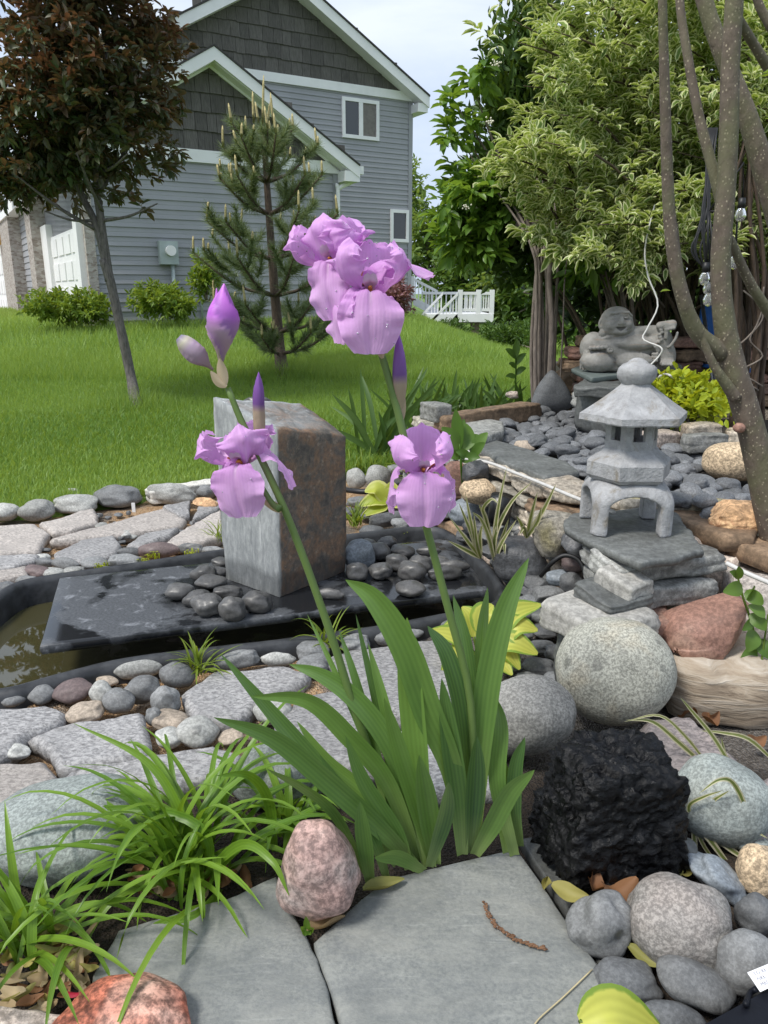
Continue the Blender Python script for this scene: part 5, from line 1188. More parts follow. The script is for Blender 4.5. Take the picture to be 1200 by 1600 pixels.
def bark(name, a, b, sc=(1, 1, .25), scale=60, lent=0.0):
    k = NT(name); p = k.pos(); f = k.noise(scale, k.scl(p, sc), 6, .65, .3)
    c = k.ramp(f, [(.3, a), (.7, b)])
    if lent:
        d_ = k.voro(105, k.scl(p, (1, 1, .8)), 'Distance'); c = k.mix(k.mrange(d_, .16, .26, lent, 0), c, (.42, .36, .26))
        c = k.mix(k.mrange(k.noise(9, p, 4), .45, .62, 0, .6), c, (.13, .135, .065))
    return k.fin(c, .85, k.bump(f, .6, .01))
M_BARK = bark('crab_bark', (.055, .05, .045), (.2, .18, .165)); M_PBARK = bark('pine_bark', (.06, .04, .03), (.16, .115, .085))
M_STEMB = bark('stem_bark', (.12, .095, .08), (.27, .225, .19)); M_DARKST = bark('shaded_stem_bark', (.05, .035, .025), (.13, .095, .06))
M_LENT = bark('speckled_bark', (.095, .072, .055), (.17, .135, .105), (1, 1, .6), 40, .85)

# ================================================================= red-leaved crab apple on the lawn
g = np.random.default_rng(8); YT = 7.0
base = atz(214, 638, 0.01); tree = thing('crab_apple_tree', base, 'young tree with dark bronze-red leaves and leaning grey trunk on the lawn', 'tree')
def pl(L_, Y): return [aty(x, y, Y) for x, y in L_]
s = mpp(base)
branch_obj('trunk', [base - [0, 0, .05]] + pl([(205, 590), (190, 520), (176, 455), (163, 405)], YT), [11 * s, 7.8 * s, 7.2 * s, 7 * s, 8 * s], M_BARK, tree, 12, 24)
E_ = [px_ell(130, 60, 160, 150, YT, .95), px_ell(70, 180, 190, 120, YT, .95), px_ell(175, 195, 105, 95, YT, .8), px_ell(80, 250, 140, 75, YT, .75), px_ell(30, 300, 70, 30, YT, .5), px_ell(228, 318, 34, 14, YT - .1, .12), px_ell(90, -50, 160, 110, YT, .85), px_ell(235, 60, 55, 90, YT, .5), px_ell(255, 190, 28, 40, YT, .2)]
fork = aty(163, 405, YT)
for L0, w0 in [([(172, 440), (150, 352), (122, 290), (100, 180), (85, 60)], 6.5), ([(171, 440), (158, 345), (150, 280), (158, 180), (170, 40)], 7)]:
    branch_obj('limb', pl(L0, YT), [w0 * s, w0 * .85 * s, w0 * .7 * s, w0 * .5 * s, 1.5 * s], M_BARK, tree, 9, 18)
for x0, y0, tx, ty, dy, w0 in [(152, 360, 20, 270, -.4, 3.5), (135, 310, 30, 190, .4, 3.5), (158, 345, 246, 318, -.15, 3), (155, 300, 225, 180, .3, 4), (152, 270, 200, 240, -.5, 3), (105, 200, 40, 90, .2, 3), (160, 160, 235, 70, -.2, 3), (160, 330, 120, 240, -.5, 3), (148, 345, 70, 330, -.3, 2.5)]:
    a_, b_ = aty(x0, y0, YT), aty(tx, ty, YT + dy); branch_obj('branch', [a_, a_ + (b_ - a_) * .5 + [0, 0, -.03], b_], [w0 * s, w0 * .7 * s, 1.0 * s], M_BARK, tree, 7, 10)
C, O = clusters(g, E_, 760, .2)
keepm = ~((C[:, 0] > aty(262, 100, YT)[0]) & (g.random(len(C)) < .35)); C, O = C[keepm], O[keepm]
B, D, N_, L_ = sprays(g, C, O, 26, .096, .35, .3, .13, .35)
red = np.clip((B[:, 2] - 1.9) / 1.9, 0, 1) * .32 + .02 + .4 * np.repeat(g.random(len(C)) > .72, 26) * g.random(len(B)); 
M_CRAB = leaf_mat('bronze_leaf', (.06, .105, .04), (.22, .085, .075), rough=.42, trans=.25)
leaf_cloud('crown', B, D, N_, L_, .5, M_CRAB, np.clip(red + .1 * g.standard_normal(len(B)), 0, 1), tree)

# ================================================================= young pine
g = np.random.default_rng(12); YP = 8.9; pb = atz(444, 598, .05); pine = thing('pine_tree', pb, 'young bushy pine with upright pale candles on the lawn', 'tree'); s = mpp(pb)
axis = [pb - [0, 0, .05]] + pl([(437, 545), (428, 440), (420, 330), (414, 240), (411, 190)], YP); ax = catmull(axis, 40)
branch_obj('trunk', axis, [13 * s, 9 * s, 7 * s, 5.5 * s, 4 * s, 2.5 * s], M_PBARK, pine, 10, 26)
M_NEED = leaf_mat('pine_needle', (.125, .185, .085), (.27, .335, .17), rough=.45, trans=.2); M_CAND = plain('pine_candle', (.42, .36, .17), .8, 60, .25, .3)
needV, needR = [], []
def needles(P, dens, ln):
    P = catmull(P, 12); seglen = np.linalg.norm(np.diff(P, axis=0), axis=1).sum(); n = int(dens * seglen); t = g.random(n) * (len(P) - 1); i = np.minimum(t.astype(int), len(P) - 2)
    c = P[i] + (P[i + 1] - P[i]) * (t - i)[:, None]; tan = unit(P[i + 1] - P[i]); d_ = unit(tan * .85 + rdir(g, n) * .9 + np.array([0, 0, .18])); l = ln * (.7 + .5 * g.random(n))
    wv = unit(np.cross(d_, rdir(g, n))) * .0035
    needV.append(np.stack([c - wv, c + wv, c + d_ * l[:, None]], 1)); needR.append(np.repeat(g.random(n), 3))
cand_me = {}
def candle(p, h, tilt=0):
    k_ = 0
    if k_ not in cand_me:
        V, F = tube([(0, 0, 0), (0, 0, .3), (0, 0, .8), (0, 0, 1)], [.8, 1, .8, .3], 8); V[:, :2] *= .014; cand_me[k_] = mdata('candle', V, F, M_CAND)
    inst('candle', cand_me[k_], p, (tilt, g.normal() * .1, 0), (1, 1, h), pine)
whorl = [(.2, 80, 5), (.27, 104, 6), (.37, 116, 7), (.48, 104, 7), (.6, 92, 6), (.71, 70, 6), (.82, 46, 5)]
for hi_, (f_, rad_, nb) in enumerate(whorl):
    c0_ = ax[int(f_ * 39)]
    for b_ in range(nb):
        a = 2 * math.pi * (b_ + g.random() * .6) / nb + hi_; ln = rad_ * s * (.8 + .35 * g.random()); dr = np.array([math.cos(a), math.sin(a), 0])
        lift = .2 + .55 * f_
        p1 = c0_ + dr * ln * .5 + [0, 0, ln * lift * .35]; p2 = c0_ + dr * ln + [0, 0, ln * (lift + .12)]
        branch_obj('branch', [c0_, p1, p2], [3.2 * s, 2.2 * s, 1.2 * s], M_PBARK, pine, 5, 7, 0)
        needles([p1 * .75 + c0_ * .25, p1, p2], 760, .13); candle(p2, .1 + .09 * g.random() + .05 * f_)
        for sgn in (-1, 1, 1):
            q0 = c0_ + (p2 - c0_) * (.45 + .3 * g.random()); sd2 = np.array([-dr[1], dr[0], 0]) * sgn
            q2 = q0 + (dr * .6 + sd2 * .6) * ln * .42 + [0, 0, ln * .24 * (.5 + g.random())]; q1 = (q0 + q2) / 2 - [0, 0, ln * .03]
            needles([q0, q1, q2], 800, .12)
            if g.random() < .3: candle(q2, .06 + .09 * g.random())
tp_ = ax[-1]
needles([ax[26], ax[32], ax[39]], 900, .11)
for dx, h_ in ((0, .46), (-.1, .3), (.1, .3), (-.04, .2), (.04, .22)): candle(tp_ + [dx, g.normal() * .03, -.03 + abs(dx) * .2], h_)
V = np.concatenate(needV).reshape(-1, 3); o = mobj('crown', V, np.arange(len(V)).reshape(-1, 3), M_NEED, pine, True, {'r': np.concatenate(needR), 'e': np.zeros(len(V)), 't': np.zeros(len(V))}); o['kind'] = 'stuff'

# ================================================================= shrubs by the house
def shrub(name, ells, n, per, L, mat, label, cat='shrub', seed=1, ratio=.45, group=None, up=.6, base=None, stems=5, shell=.3, flat=.2, rfun=None):
    g = np.random.default_rng(seed); C, O = clusters(g, ells, n, shell); B, D, N_, L_ = sprays(g, C, O, per, L, up, .2, L * 1.0, flat)
    b0 = base if base is not None else np.array([np.mean([e[0][0] for e in ells]), np.mean([e[0][1] for e in ells]), min(e[0][2] - e[1][2] for e in ells)])
    t = thing(name, b0, label, cat, group)
    leaf_cloud('crown', B, D, N_, L_, ratio, mat, np.clip(.5 + .28 * g.standard_normal(len(B)), 0, 1), t)
    for i in range(stems):
        tip = C[g.integers(len(C))]; branch_obj('stem', [b0 + [g.normal() * .02, g.normal() * .02, 0], (b0 + tip) / 2 + [g.normal() * .02, 0, .02], tip], [.012 * (1 + L * 3), .008 * (1 + L * 3), .003], M_STEMB, t, 6, 8)
    return t
M_BUSH = leaf_mat('bright_shrub_leaf', (.12, .22, .03), (.28, .38, .055), trans=.35); M_BUSH2 = leaf_mat('mid_shrub_leaf', (.05, .11, .02), (.11, .2, .035), trans=.3)
shrub('round_shrub', [px_ell(105, 478, 60, 22, 12.6, .5), px_ell(70, 480, 30, 18, 12.4, .4), px_ell(145, 485, 28, 16, 12.6, .4)], 300, 14, .1, M_BUSH, 'low bright green shrub in front of the white garage doors', seed=31)
shrub('round_shrub', [px_ell(248, 470, 48, 22, 12.9, .45), px_ell(275, 478, 30, 16, 12.9, .4)], 240, 14, .1, M_BUSH, 'low bright green shrub under the electric meter', seed=32)
shrub('climbing_shrub', [px_ell(325, 420, 22, 18, 13.3, .3), px_ell(320, 445, 24, 25, 13.3, .3)], 90, 14, .1, M_BUSH, 'leafy shrub against the siding behind the pine', seed=33)
shrub('flowering_shrub', [px_ell(618, 468, 24, 34, 19.5, .5)], 150, 14, .13, leaf_mat('pink_blossom', (.16, .07, .07), (.42, .22, .25), trans=.2), 'pink-purple flowering shrub at the corner of the house', seed=34)

# ================================================================= trees beyond the deck
M_FAR = leaf_mat('far_leaf', (.11, .19, .045), (.23, .33, .09), trans=.4); M_FARD = leaf_mat('far_dark_leaf', (.07, .135, .03), (.14, .23, .05), trans=.3)
def fartree(cx, cy, rx, ry, Y, mat, label, seed, L=.42):
    g = np.random.default_rng(seed); e = [px_ell(cx, cy, rx, ry, Y, rx * Y / 1200), px_ell(cx + rx * .3, cy + ry * .45, rx * .8, ry * .6, Y, rx * Y / 1300), px_ell(cx - rx * .4, cy + ry * .3, rx * .6, ry * .6, Y, rx * Y / 1300)]
    b0 = aty(cx, cy, Y); b0[2] = -.5; t = thing('broadleaf_tree', b0, label, 'tree', 'trees beyond the deck'); C, O = clusters(g, e, 210, .2); B, D, N_, L_ = sprays(g, C, O, 9, L, .4, .3, L, .3)
    leaf_cloud('crown', B, D, N_, L_, .5, mat, np.clip(.5 + .3 * g.standard_normal(len(B)), 0, 1), t)
    branch_obj('trunk', [b0, b0 + [.1, 0, 1.2], aty(cx, cy, Y)], [.2, .17, .08], M_STEMB, t, 7, 8)
    for q in range(3): branch_obj('branch', [b0 + [.1, 0, 1.2], C[g.integers(len(C))]], [.1, .03], M_STEMB, t, 5, 6)
for i, (cx, cy, rx, ry, Y, mt, lb) in enumerate([(668, 375, 42, 75, 42, M_FAR, 'pale hazy tree rising beside the corner of the house'), (725, 430, 60, 60, 36, M_FARD, 'dark green tree right behind the deck railing'), (790, 450, 55, 55, 34, M_FAR, 'bright green tree between the deck and the bare stems'),
        (850, 420, 70, 80, 32, M_FARD, 'dark tree seen through the bare stems'), (760, 350, 80, 70, 45, M_FARD, 'tall dark tree high behind the deck'), (930, 440, 80, 70, 30, M_FARD, 'dark tree behind the statue shrubs'), (640, 300, 30, 60, 60, M_FAR, 'far pale tree showing over the low house corner')]): fartree(cx, cy, rx, ry, Y, mt, lb, 60 + i)
shrub('meadow_plant', [px_ell(800, 525, 55, 16, 19, .8), px_ell(870, 520, 60, 18, 17, .8)], 260, 12, .16, M_BUSH2, 'tall weedy meadow growth beyond the lawn by the deck', 'meadow plant', seed=71, up=1.2, ratio=.25)
shrub('meadow_plant', [px_ell(700, 515, 40, 8, 22, .6)], 120, 10, .15, M_BUSH2, 'weedy growth under the deck stairs', 'meadow plant', seed=72, up=1.2, ratio=.25)

# ================================================================= the big shrubs on the terrace
gd = np.random.default_rng(21)
M_VAR = leaf_mat('variegated_leaf', (.13, .235, .055), (.27, .38, .085), edge=(.78, .80, .46), edge_at=.55, rough=.5, trans=.42)
M_DOG = leaf_mat('dogwood_leaf', (.085, .185, .025), (.2, .34, .055), rough=.4, trans=.42)
M_CONI = leaf_mat('cedar_spray', (.035, .08, .014), (.11, .19, .032), rough=.55, trans=.15)
# arborvitae
b0 = np.array([1.14, 5.45, .3]); arb = thing('arborvitae', b0, 'dark green columnar cedar between the two leafy shrubs', 'tree'); g = gd
Yc = 5.15; E_ = [px_ell(812, 120, 36, 80, Yc, .2), px_ell(805, 225, 58, 70, Yc, .25), px_ell(815, 320, 85, 70, Yc + .05, .3), px_ell(845, 385, 90, 50, Yc + .05, .3), px_ell(880, 220, 80, 140, Yc + .2, .3), px_ell(830, 40, 24, 50, Yc, .15)]
C, O = clusters(g, E_, 900, .7); n = len(C); per = 15
Bq = np.repeat(C, per, 0) + .07 * g.standard_normal((n * per, 3)); Dq = unit(np.repeat(O, per, 0) * .6 + np.array([0, 0, .55]) + .6 * g.standard_normal((n * per, 3)))
leaf_cloud('crown', Bq, Dq, rdir(g, n * per), .085 * (.6 + .6 * g.random(n * per)), .42, M_CONI, np.clip(np.repeat(g.random(n), per) * .6 + .3 * g.random(n * per), 0, 1), arb)
branch_obj('trunk', [b0, b0 + [0, 0, 1.5], b0 + [0, 0, 3.2]], [.035, .03, .015], M_DARKST, arb, 8, 10)
# green dogwood with bare stems
b0 = atz(850, 606, ZT - .04); dog = thing('dogwood_shrub', b0, 'plain green leafy shrub on a clump of slender bare brown stems', 'shrub'); Yg = 4.75
st_px = [[(840, 608), (836, 540), (838, 470), (831, 385)], [(845, 606), (843, 500), (838, 395)], [(851, 604), (856, 500), (849, 380)], [(858, 600), (862, 520), (858, 440), (860, 370)], [(866, 600), (868, 500), (872, 385)], [(836, 610), (830, 560), (834, 470), (842, 380)], [(876, 598), (880, 500), (884, 420)], [(848, 604), (849, 520), (846, 430), (852, 330)]]
for i, L0 in enumerate(st_px):
    Yb = 4.36 + .05 * (i % 3); P_ = pl(L0, Yb); P_[0][2] = ZT - .06; w0 = (3.6, 4, 4.2, 5, 3, 3, 1.4, 2.2)[i] * mpp(P_[1])
    branch_obj('stem', P_ + [P_[-1] + np.array([-.1 + .05 * i - .1, .25, .35])], [w0, w0 * .95, w0 * .9, w0 * .6, w0 * .3], M_STEMB, dog, 7, 14)
E_ = [px_ell(735, 368, 55, 40, Yg, .3), px_ell(765, 315, 70, 50, Yg, .35), px_ell(695, 330, 30, 22, Yg, .2), px_ell(735, 285, 40, 26, Yg, .2), px_ell(705, 178, 34, 10, Yg, .12), px_ell(748, 115, 22, 30, Yg, .12), px_ell(720, 215, 40, 8, Yg, .12)]
C, O = clusters(g, E_, 190, .3); B, D, N_, L_ = sprays(g, C, O, 12, .098, .35, .45, .08, .45)
leaf_cloud('crown', B, D, N_, L_, .55, M_DOG, np.clip(.5 + .28 * g.standard_normal(len(B)), 0, 1), dog)
for q in range(26): branch_obj('twig', [aty(838 + g.normal() * 8, 370, 4.5), aty(800, 300, 4.8) * .6 + C[q * 9 % len(C)] * .4, C[q * 9 % len(C)]], [.012, .008, .003], M_STEMB, dog, 5, 8)
M_FLOR = plain('white_floret', (.75, .73, .6), .7, 60, .1, .2)
for (x, y) in [(729, 323), (766, 190), (775, 98)]:
    m = MB()
    for q in range(14): v, f = ICO[3] if False else (np.array([(1, 0, 0), (-1, 0, 0), (0, 1, 0), (0, -1, 0), (0, 0, 1), (0, 0, -1)], float), [(0, 2, 4), (2, 1, 4), (1, 3, 4), (3, 0, 4), (2, 0, 5), (1, 2, 5), (3, 1, 5), (0, 3, 5)]); m.add(v * .006 + aty(x, y, Yg - .3) + np.array([g.normal() * .014, g.normal() * .012, g.normal() * .008]), f)
    m.obj('flower_cluster', M_FLOR, dog)['kind'] = 'stuff'
# variegated dogwood
b0 = np.array([2.0, 4.75, ZT - .05]); var = thing('variegated_dogwood', b0, 'large shrub with cream-edged green leaves spreading over the statue', 'shrub'); Yv = 4.05
E_ = [px_ell(905, 75, 75, 70, Yv, .35), px_ell(1010, 110, 140, 120, Yv, .5), px_ell(1140, 140, 150, 150, Yv + .2, .5), px_ell(860, 150, 70, 22, Yv - .1, .25), px_ell(850, 215, 60, 20, Yv - .1, .25), px_ell(930, 250, 120, 70, Yv - .1, .4), px_ell(1040, 280, 120, 75, Yv, .4), px_ell(815, 262, 55, 14, Yv - .15, .2), px_ell(790, 275, 30, 8, Yv - .15, .12),
      px_ell(1000, 345, 110, 45, Yv - .1, .35), px_ell(900, 330, 80, 35, Yv - .1, .3), px_ell(1180, 300, 70, 90, Yv + .3, .4), px_ell(812, 70, 22, 12, Yv, .15), px_ell(815, 20, 24, 30, Yv, .15), px_ell(1060, 0, 230, 80, Yv, .5), px_ell(870, 10, 60, 50, Yv, .25)]
C, O, brs = [], [], []
for yy in (-60, -15, 25, 62, 100, 138, 175, 208, 238, 265, 295, 325, 352, 380):      # layered branches sweeping out of the middle
    x0 = np.interp(yy, [-60, 30, 75, 110, 150, 185, 225, 262, 300, 340, 380], [815, 800, 800, 835, 800, 815, 770, 752, 800, 850, 905]); xx = x0 + g.uniform(0, 15)
    while xx < 1290:
        tip = aty(xx, yy + g.normal() * 7, Yv + g.uniform(-.45, .4)); back = np.array([g.uniform(.35, .65), g.uniform(.25, .5), g.uniform(-.26, -.1)]); root = tip + back; mid = (tip + root) / 2 + [0, 0, .08]
        P_ = catmull([root, mid, tip], 16); brs.append((root, mid, tip)); nC = 13
        q = P_[np.minimum(15, (15 * (.12 + .88 * g.random(nC))).astype(int))] + g.standard_normal((nC, 3)) * [.055, .055, .022]
        C.append(q); O.append(np.tile(unit(tip - root), (nC, 1)) + .5 * g.standard_normal((nC, 3)) * [1, 1, .4]); xx += g.uniform(38, 62)
C, O = np.vstack(C), unit(np.vstack(O)); B, D, N_, L_ = sprays(g, C, O, 16, .07, .18, .1, .075, .7)
extra = np.array([aty(855 + 10 * i, 392 - 7 * abs(i - 2), 3.9) for i in range(-3, 5)] + [aty(1000 + g.normal() * 16, 405 + g.normal() * 22, 3.8) for _ in range(14)] + [aty(1085 + g.normal() * 12, 345 + g.normal() * 14, 3.8) for _ in range(8)] + [aty(900 + g.normal() * 40, 372 + g.normal() * 10, 3.95) for _ in range(16)])
eo = np.tile([-.6, -.6, -.2], (len(extra), 1)); B2, D2_, N2, L2 = sprays(g, extra, eo, 11, .085, .0, .4, .06, .5)
B, D, N_, L_ = np.vstack([B, B2]), np.vstack([D, D2_]), np.vstack([N_, N2]), np.concatenate([L_, L2])
rr = np.clip(.5 + .28 * g.standard_normal(len(B)), 0, 1)
# the leaves that show largest stand on their own, the rest is one mass
dist = np.linalg.norm(B - CAM, axis=1); pk = np.argsort(dist)[:260]; mask = np.ones(len(B), bool); mask[pk] = False
o = leaf_cloud('crown', B[mask], D[mask], N_[mask], L_[mask], .43, M_VAR, rr[mask], var); o['kind'] = 'stuff'
lv_me = [mdata('leaf', LT * [1, .43, 1], LF, M_VAR, True, {'e': LE, 'r': np.full(8, q), 't': LTT}) for q in (.2, .5, .8)]
for j in pk:
    d_ = unit(D[j]); sdv = unit(np.cross(N_[j], d_)); nn_ = np.cross(d_, sdv)
    o = inst('leaf', lv_me[j % 3], B[j], (0, 0, 0), (1, 1, 1), var); o.rotation_euler = Matrix((d_, sdv, nn_)).transposed().to_euler(); o.scale = (L_[j],) * 3
for q in range(len(brs)): branch_obj('branch', list(brs[q]), [.008, .006, .002], M_DARKST, var, 5, 8)
for q in range(60):
    tip = brs[(q * 7) % len(brs)][0]; root = b0 + [g.uniform(-.42, .5), g.uniform(-.2, .25), 0]; mid = root + (tip - root) * .5 + [g.normal() * .05, .1, .12]
    branch_obj('stem', [root, mid, tip], [.013 + .007 * g.random(), .010, .003], M_DARKST, var, 6, 10)
for q in range(46):
    root = b0 + [g.uniform(-.75, .9), g.uniform(-.25, .45), 0]; a = g.normal() * .3
    branch_obj('stem', [root, root + [a * .5, g.normal() * .06, .5], root + [a * 1.3, g.normal() * .1, 1.05], root + [a * 2, 0, 1.5]], [.012, .010, .008, .004], M_DARKST, var, 5, 9)
# dark leafy mass added behind to block the sky light
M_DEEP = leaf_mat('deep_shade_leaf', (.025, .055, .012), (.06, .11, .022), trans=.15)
t = shrub('light_blocking_shrub', [px_ell(960, 430, 130, 90, 5.9, .4), px_ell(1110, 400, 130, 130, 5.7, .4), px_ell(1240, 420, 120, 160, 5.4, .4), px_ell(1050, 200, 200, 160, 6.4, .5), px_ell(1220, 160, 160, 180, 6.2, .5)], 900, 14, .13, M_DEEP, 'dense dark foliage added to close off sky light behind the statue', seed=41, ratio=.5, base=np.array([2.3, 5.8, ZT - .05]), stems=24)
shrub('broadleaf_shrub', [px_ell(955, 372, 45, 36, 4.3, .15), px_ell(925, 400, 35, 25, 4.4, .15), px_ell(975, 410, 25, 25, 4.4, .1)], 60, 8, .11, M_DOG, 'plain green drooping leaves under the variegated shrub above the statue', seed=43, up=-.3, ratio=.42, base=np.array([1.55, 4.7, ZT - .05]), stems=8)
# lime-leaved shrub in its stone-edged bed
M_LIME = leaf_mat('lime_leaf', (.26, .36, .025), (.52, .58, .045), rough=.45, trans=.35)
shrub('lime_shrub', [px_ell(1080, 632, 68, 30, 3.35, .2), px_ell(1055, 618, 40, 26, 3.4, .18), px_ell(1110, 622, 35, 26, 3.4, .18), px_ell(1030, 612, 24, 18, 3.4, .12)], 200, 8, .052, M_LIME, 'low shrub with bright lime-yellow leaves behind the lantern', seed=44, ratio=.6, base=np.array([1.36, 3.38, ZT - .05]), stems=10, up=.5)

# ================================================================= foreground many-stemmed tree
Yt = 2.1; b0 = atz(1216, 846, ZT - .05); mst = thing('multi_stem_tree', b0, 'smooth many-stemmed tree with pale-speckled bark beside the pebble bed', 'tree')
def limb(nm_, L0, Wd, dys=None):
    P_ = [aty(x, y, Yt + (dys[i] if dys else 0)) for i, (x, y) in enumerate(L0)]; r_ = [w_ / 2 * mpp(p_) for w_, p_ in zip(Wd, P_)]
    return branch_obj(nm_, P_, r_, M_LENT, mst, 14, 44, .06)
limb('trunk', [(1222, 870), (1192, 745), (1167, 645), (1143, 565), (1129, 480), (1126, 400), (1134, 300), (1139, 200), (1141, 100), (1147, 0), (1152, -160)], [54, 46, 41, 38, 32, 30, 29, 29, 28, 28, 26])
limb('limb', [(1128, 552), (1090, 520), (1066, 462), (1050, 380), (1043, 280), (1039, 150), (1035, 0), (1032, -160)], [32, 26, 22, 20, 18, 16, 13, 12], [0, -.02, -.04, -.05, -.06, -.08, -.1, -.1])
limb('limb', [(1084, 505), (1071, 470), (1060, 410), (1055, 350)], [16, 14, 12, 8], [.0, .0, -.01, -.03])
limb('limb', [(1132, 340), (1118, 280), (1093, 185), (1074, 85), (1062, 0), (1056, -140)], [18, 17, 15, 14, 13, 12], [.02, .04, .08, .1, .12, .12])
limb('limb', [(1245, 440), (1198, 280), (1165, 175), (1118, 55), (1090, -40), (1070, -160)], [36, 34, 30, 26, 24, 22], [.3, .3, .3, .32, .34, .36])
limb('limb', [(1147, 18), (1172, 60), (1215, 130)][::-1], [16, 14, 13], [.1, .05, .02]); limb('limb', [(1215, 60), (1185, 5), (1170, -60)], [14, 13, 12], [.15, .15, .15])
limb('limb', [(1140, 372), (1172, 442), (1222, 520)], [13, 15, 17], [.03, .06, .1]); limb('limb', [(1150, 622), (1116, 572), (1094, 520), (1087, 505)], [20, 13, 11, 9], [-.02, -.03, -.03, -.02])
V, F = pebble_mesh(5, 3, .2); 
for (x, y, w_, col) in [(1155, 668, 20, 1)]:
    p_ = aty(x, y, Yt - .03 if w_ < 30 else Yt - .01); sc0 = w_ / 2 * mpp(p_); inst('knot', mdata('knot', V, F, M_RUST), p_, (0, 0, 0), (sc0, sc0, sc0 * .8), mst)
M_BIGLF = leaf_mat('tree_leaf', (.14, .24, .03), (.25, .36, .05), trans=.4)
bl = [(1048, 454, -1, .0, .03), (1185, 120, 1, .1, .09), (1190, 115, 1, .2, .09), (1195, 185, 1, -.2, .06)]
B = np.array([aty(x, y, Yt) for x, y, *_ in bl]); leaf_cloud('leaf_spray', B, np.array([(q[2], -.2, q[3]) for q in bl], float), np.tile([0, -.3, 1.0], (4, 1)), np.array([q[4] for q in bl]), .45, M_BIGLF, np.array([.6, .3, .4, .5]), mst)
# ================================================================= strap-leaved plants
def leafobj(parent, P, wmax, mat, face, prof='iris', fold=.22, seg=16, r_=None, name='leaf', cols=2, twist=0.0):
    P = catmull(P, seg); t = np.linspace(0, 1, seg)
    if prof == 'iris': W = wmax * np.minimum(1, (.55 + 1.2 * t)) * (1 - np.clip((t - .5) / .5, 0, 1) ** 2.0) ** .8
    elif prof == 'grass': W = wmax * np.minimum(1, .5 + 2 * t) * (1 - t ** 2.2) ** .8
    else: W = wmax * np.sin(np.pi * np.clip(t * .94 + .03, 0, 1) ** .8) ** .8
    W = np.maximum(W, wmax * .02); f = np.asarray(face, float)
    if twist:
        T = unit(np.gradient(P, axis=0)); f = np.array([f * math.cos(twist * q) + np.cross(T[i], f) * math.sin(twist * q) for i, q in enumerate(t)])
    V, F, e, tt = blade(P, W, f, fold, cols)
    return mobj(name, V, F, mat, parent, True, {'e': e, 't': tt, 'r': np.full(len(V), rnd.random() if r_ is None else r_)})
def arch_leaf(g, base, az, ln, el, droop, seg=7):
    d_ = np.array([math.cos(az), math.sin(az)]); P = [np.array(base, float)]; a = el
    for i in range(seg):
        st = ln / seg; P.append(P[-1] + np.array([d_[0] * math.cos(a) * st, d_[1] * math.cos(a) * st, math.sin(a) * st])); a -= droop / seg * (.5 + i / seg * 1.2)
    return P
def clump(name, base, n, ln, wd, mat, label, cat='plant', group=None, el=(50, 88), droop=(40, 150), spread=.03, seed=1, prof='grass', az=None, floor=None):
    g = np.random.default_rng(seed); t = thing(name, base, label, cat, group)
    for i in range(n):
        a = g.random() * 6.28 if az is None else R(g.uniform(*az)); e_ = R(g.uniform(*el)); l = ln * g.uniform(.55, 1.1); dr = R(g.uniform(*droop))
        b = np.array(base) + [g.normal() * spread, g.normal() * spread, 0]; P = arch_leaf(g, b, a, l, e_, dr)
        fl = (base[2] + .012) if floor is None else floor
        for p_ in P[1:]: p_[2] = max(p_[2], fl + .004 * (i % 5))
        leafobj(t, P, wd * g.uniform(.7, 1.15), mat, [-math.cos(a) * .7, -math.sin(a) * .7, .75], prof, .3, 13, None)
    return t
M_DAYL = leaf_mat('daylily_leaf', (.085, .19, .018), (.20, .34, .035), rough=.38, trans=.35, veins=.55)
M_TUFT = leaf_mat('tuft_leaf', (.13, .21, .025), (.28, .38, .05), rough=.45, trans=.4)
M_IRISL = leaf_mat('iris_leaf', (.045, .11, .045), (.165, .29, .06), rough=.36, trans=.3, veins=.9, tipc=None)
k = M_IRISL.node_tree; _mx = k.nodes.new('ShaderNodeMix'); _mx.data_type = 'RGBA'; _at = k.nodes.new('ShaderNodeAttribute'); _at.attribute_name = 't'; _mr = k.nodes.new('ShaderNodeMapRange')
_mr.inputs[1].default_value = .0; _mr.inputs[2].default_value = .3; _mr.inputs[3].default_value = .6; _mr.inputs[4].default_value = 0; k.links.new(_at.outputs['Fac'], _mr.inputs[0]); k.links.new(_mr.outputs[0], _mx.inputs[0])
_src = k.nodes['Principled BSDF'].inputs['Base Color'].links[0].from_socket; k.links.new(_src, _mx.inputs[6]); _mx.inputs[7].default_value = (.34, .42, .16, 1); k.links.new(_mx.outputs[2], k.nodes['Principled BSDF'].inputs['Base Color'])   # paler leaf bases
M_CREAM = leaf_mat('striped_grass_leaf', (.15, .2, .05), (.26, .30, .09), edge=(.62, .57, .38), edge_at=.42, trans=.3)
M_FIRIS = leaf_mat('far_iris_leaf', (.06, .13, .03), (.13, .22, .06), trans=.3)
z0 = -.02
clump('daylily', atz(300, 1368, z0), 84, .38, .0165, M_DAYL, 'lush clump of arching bright green strap leaves beside the pink rock', 'daylily', el=(38, 88), droop=(50, 165), spread=.035, seed=3)
clump('daylily', atz(50, 1480, z0), 40, .3, .015, M_DAYL, 'clump of green strap leaves over dry leaves at the bluestone corner', 'daylily', el=(35, 88), droop=(40, 150), spread=.03, seed=5)
clump('daylily', atz(455, 1300, z0), 24, .24, .016, M_DAYL, 'small clump of strap leaves squeezed between boulder and irises', 'daylily', el=(35, 88), droop=(60, 170), spread=.025, seed=7)
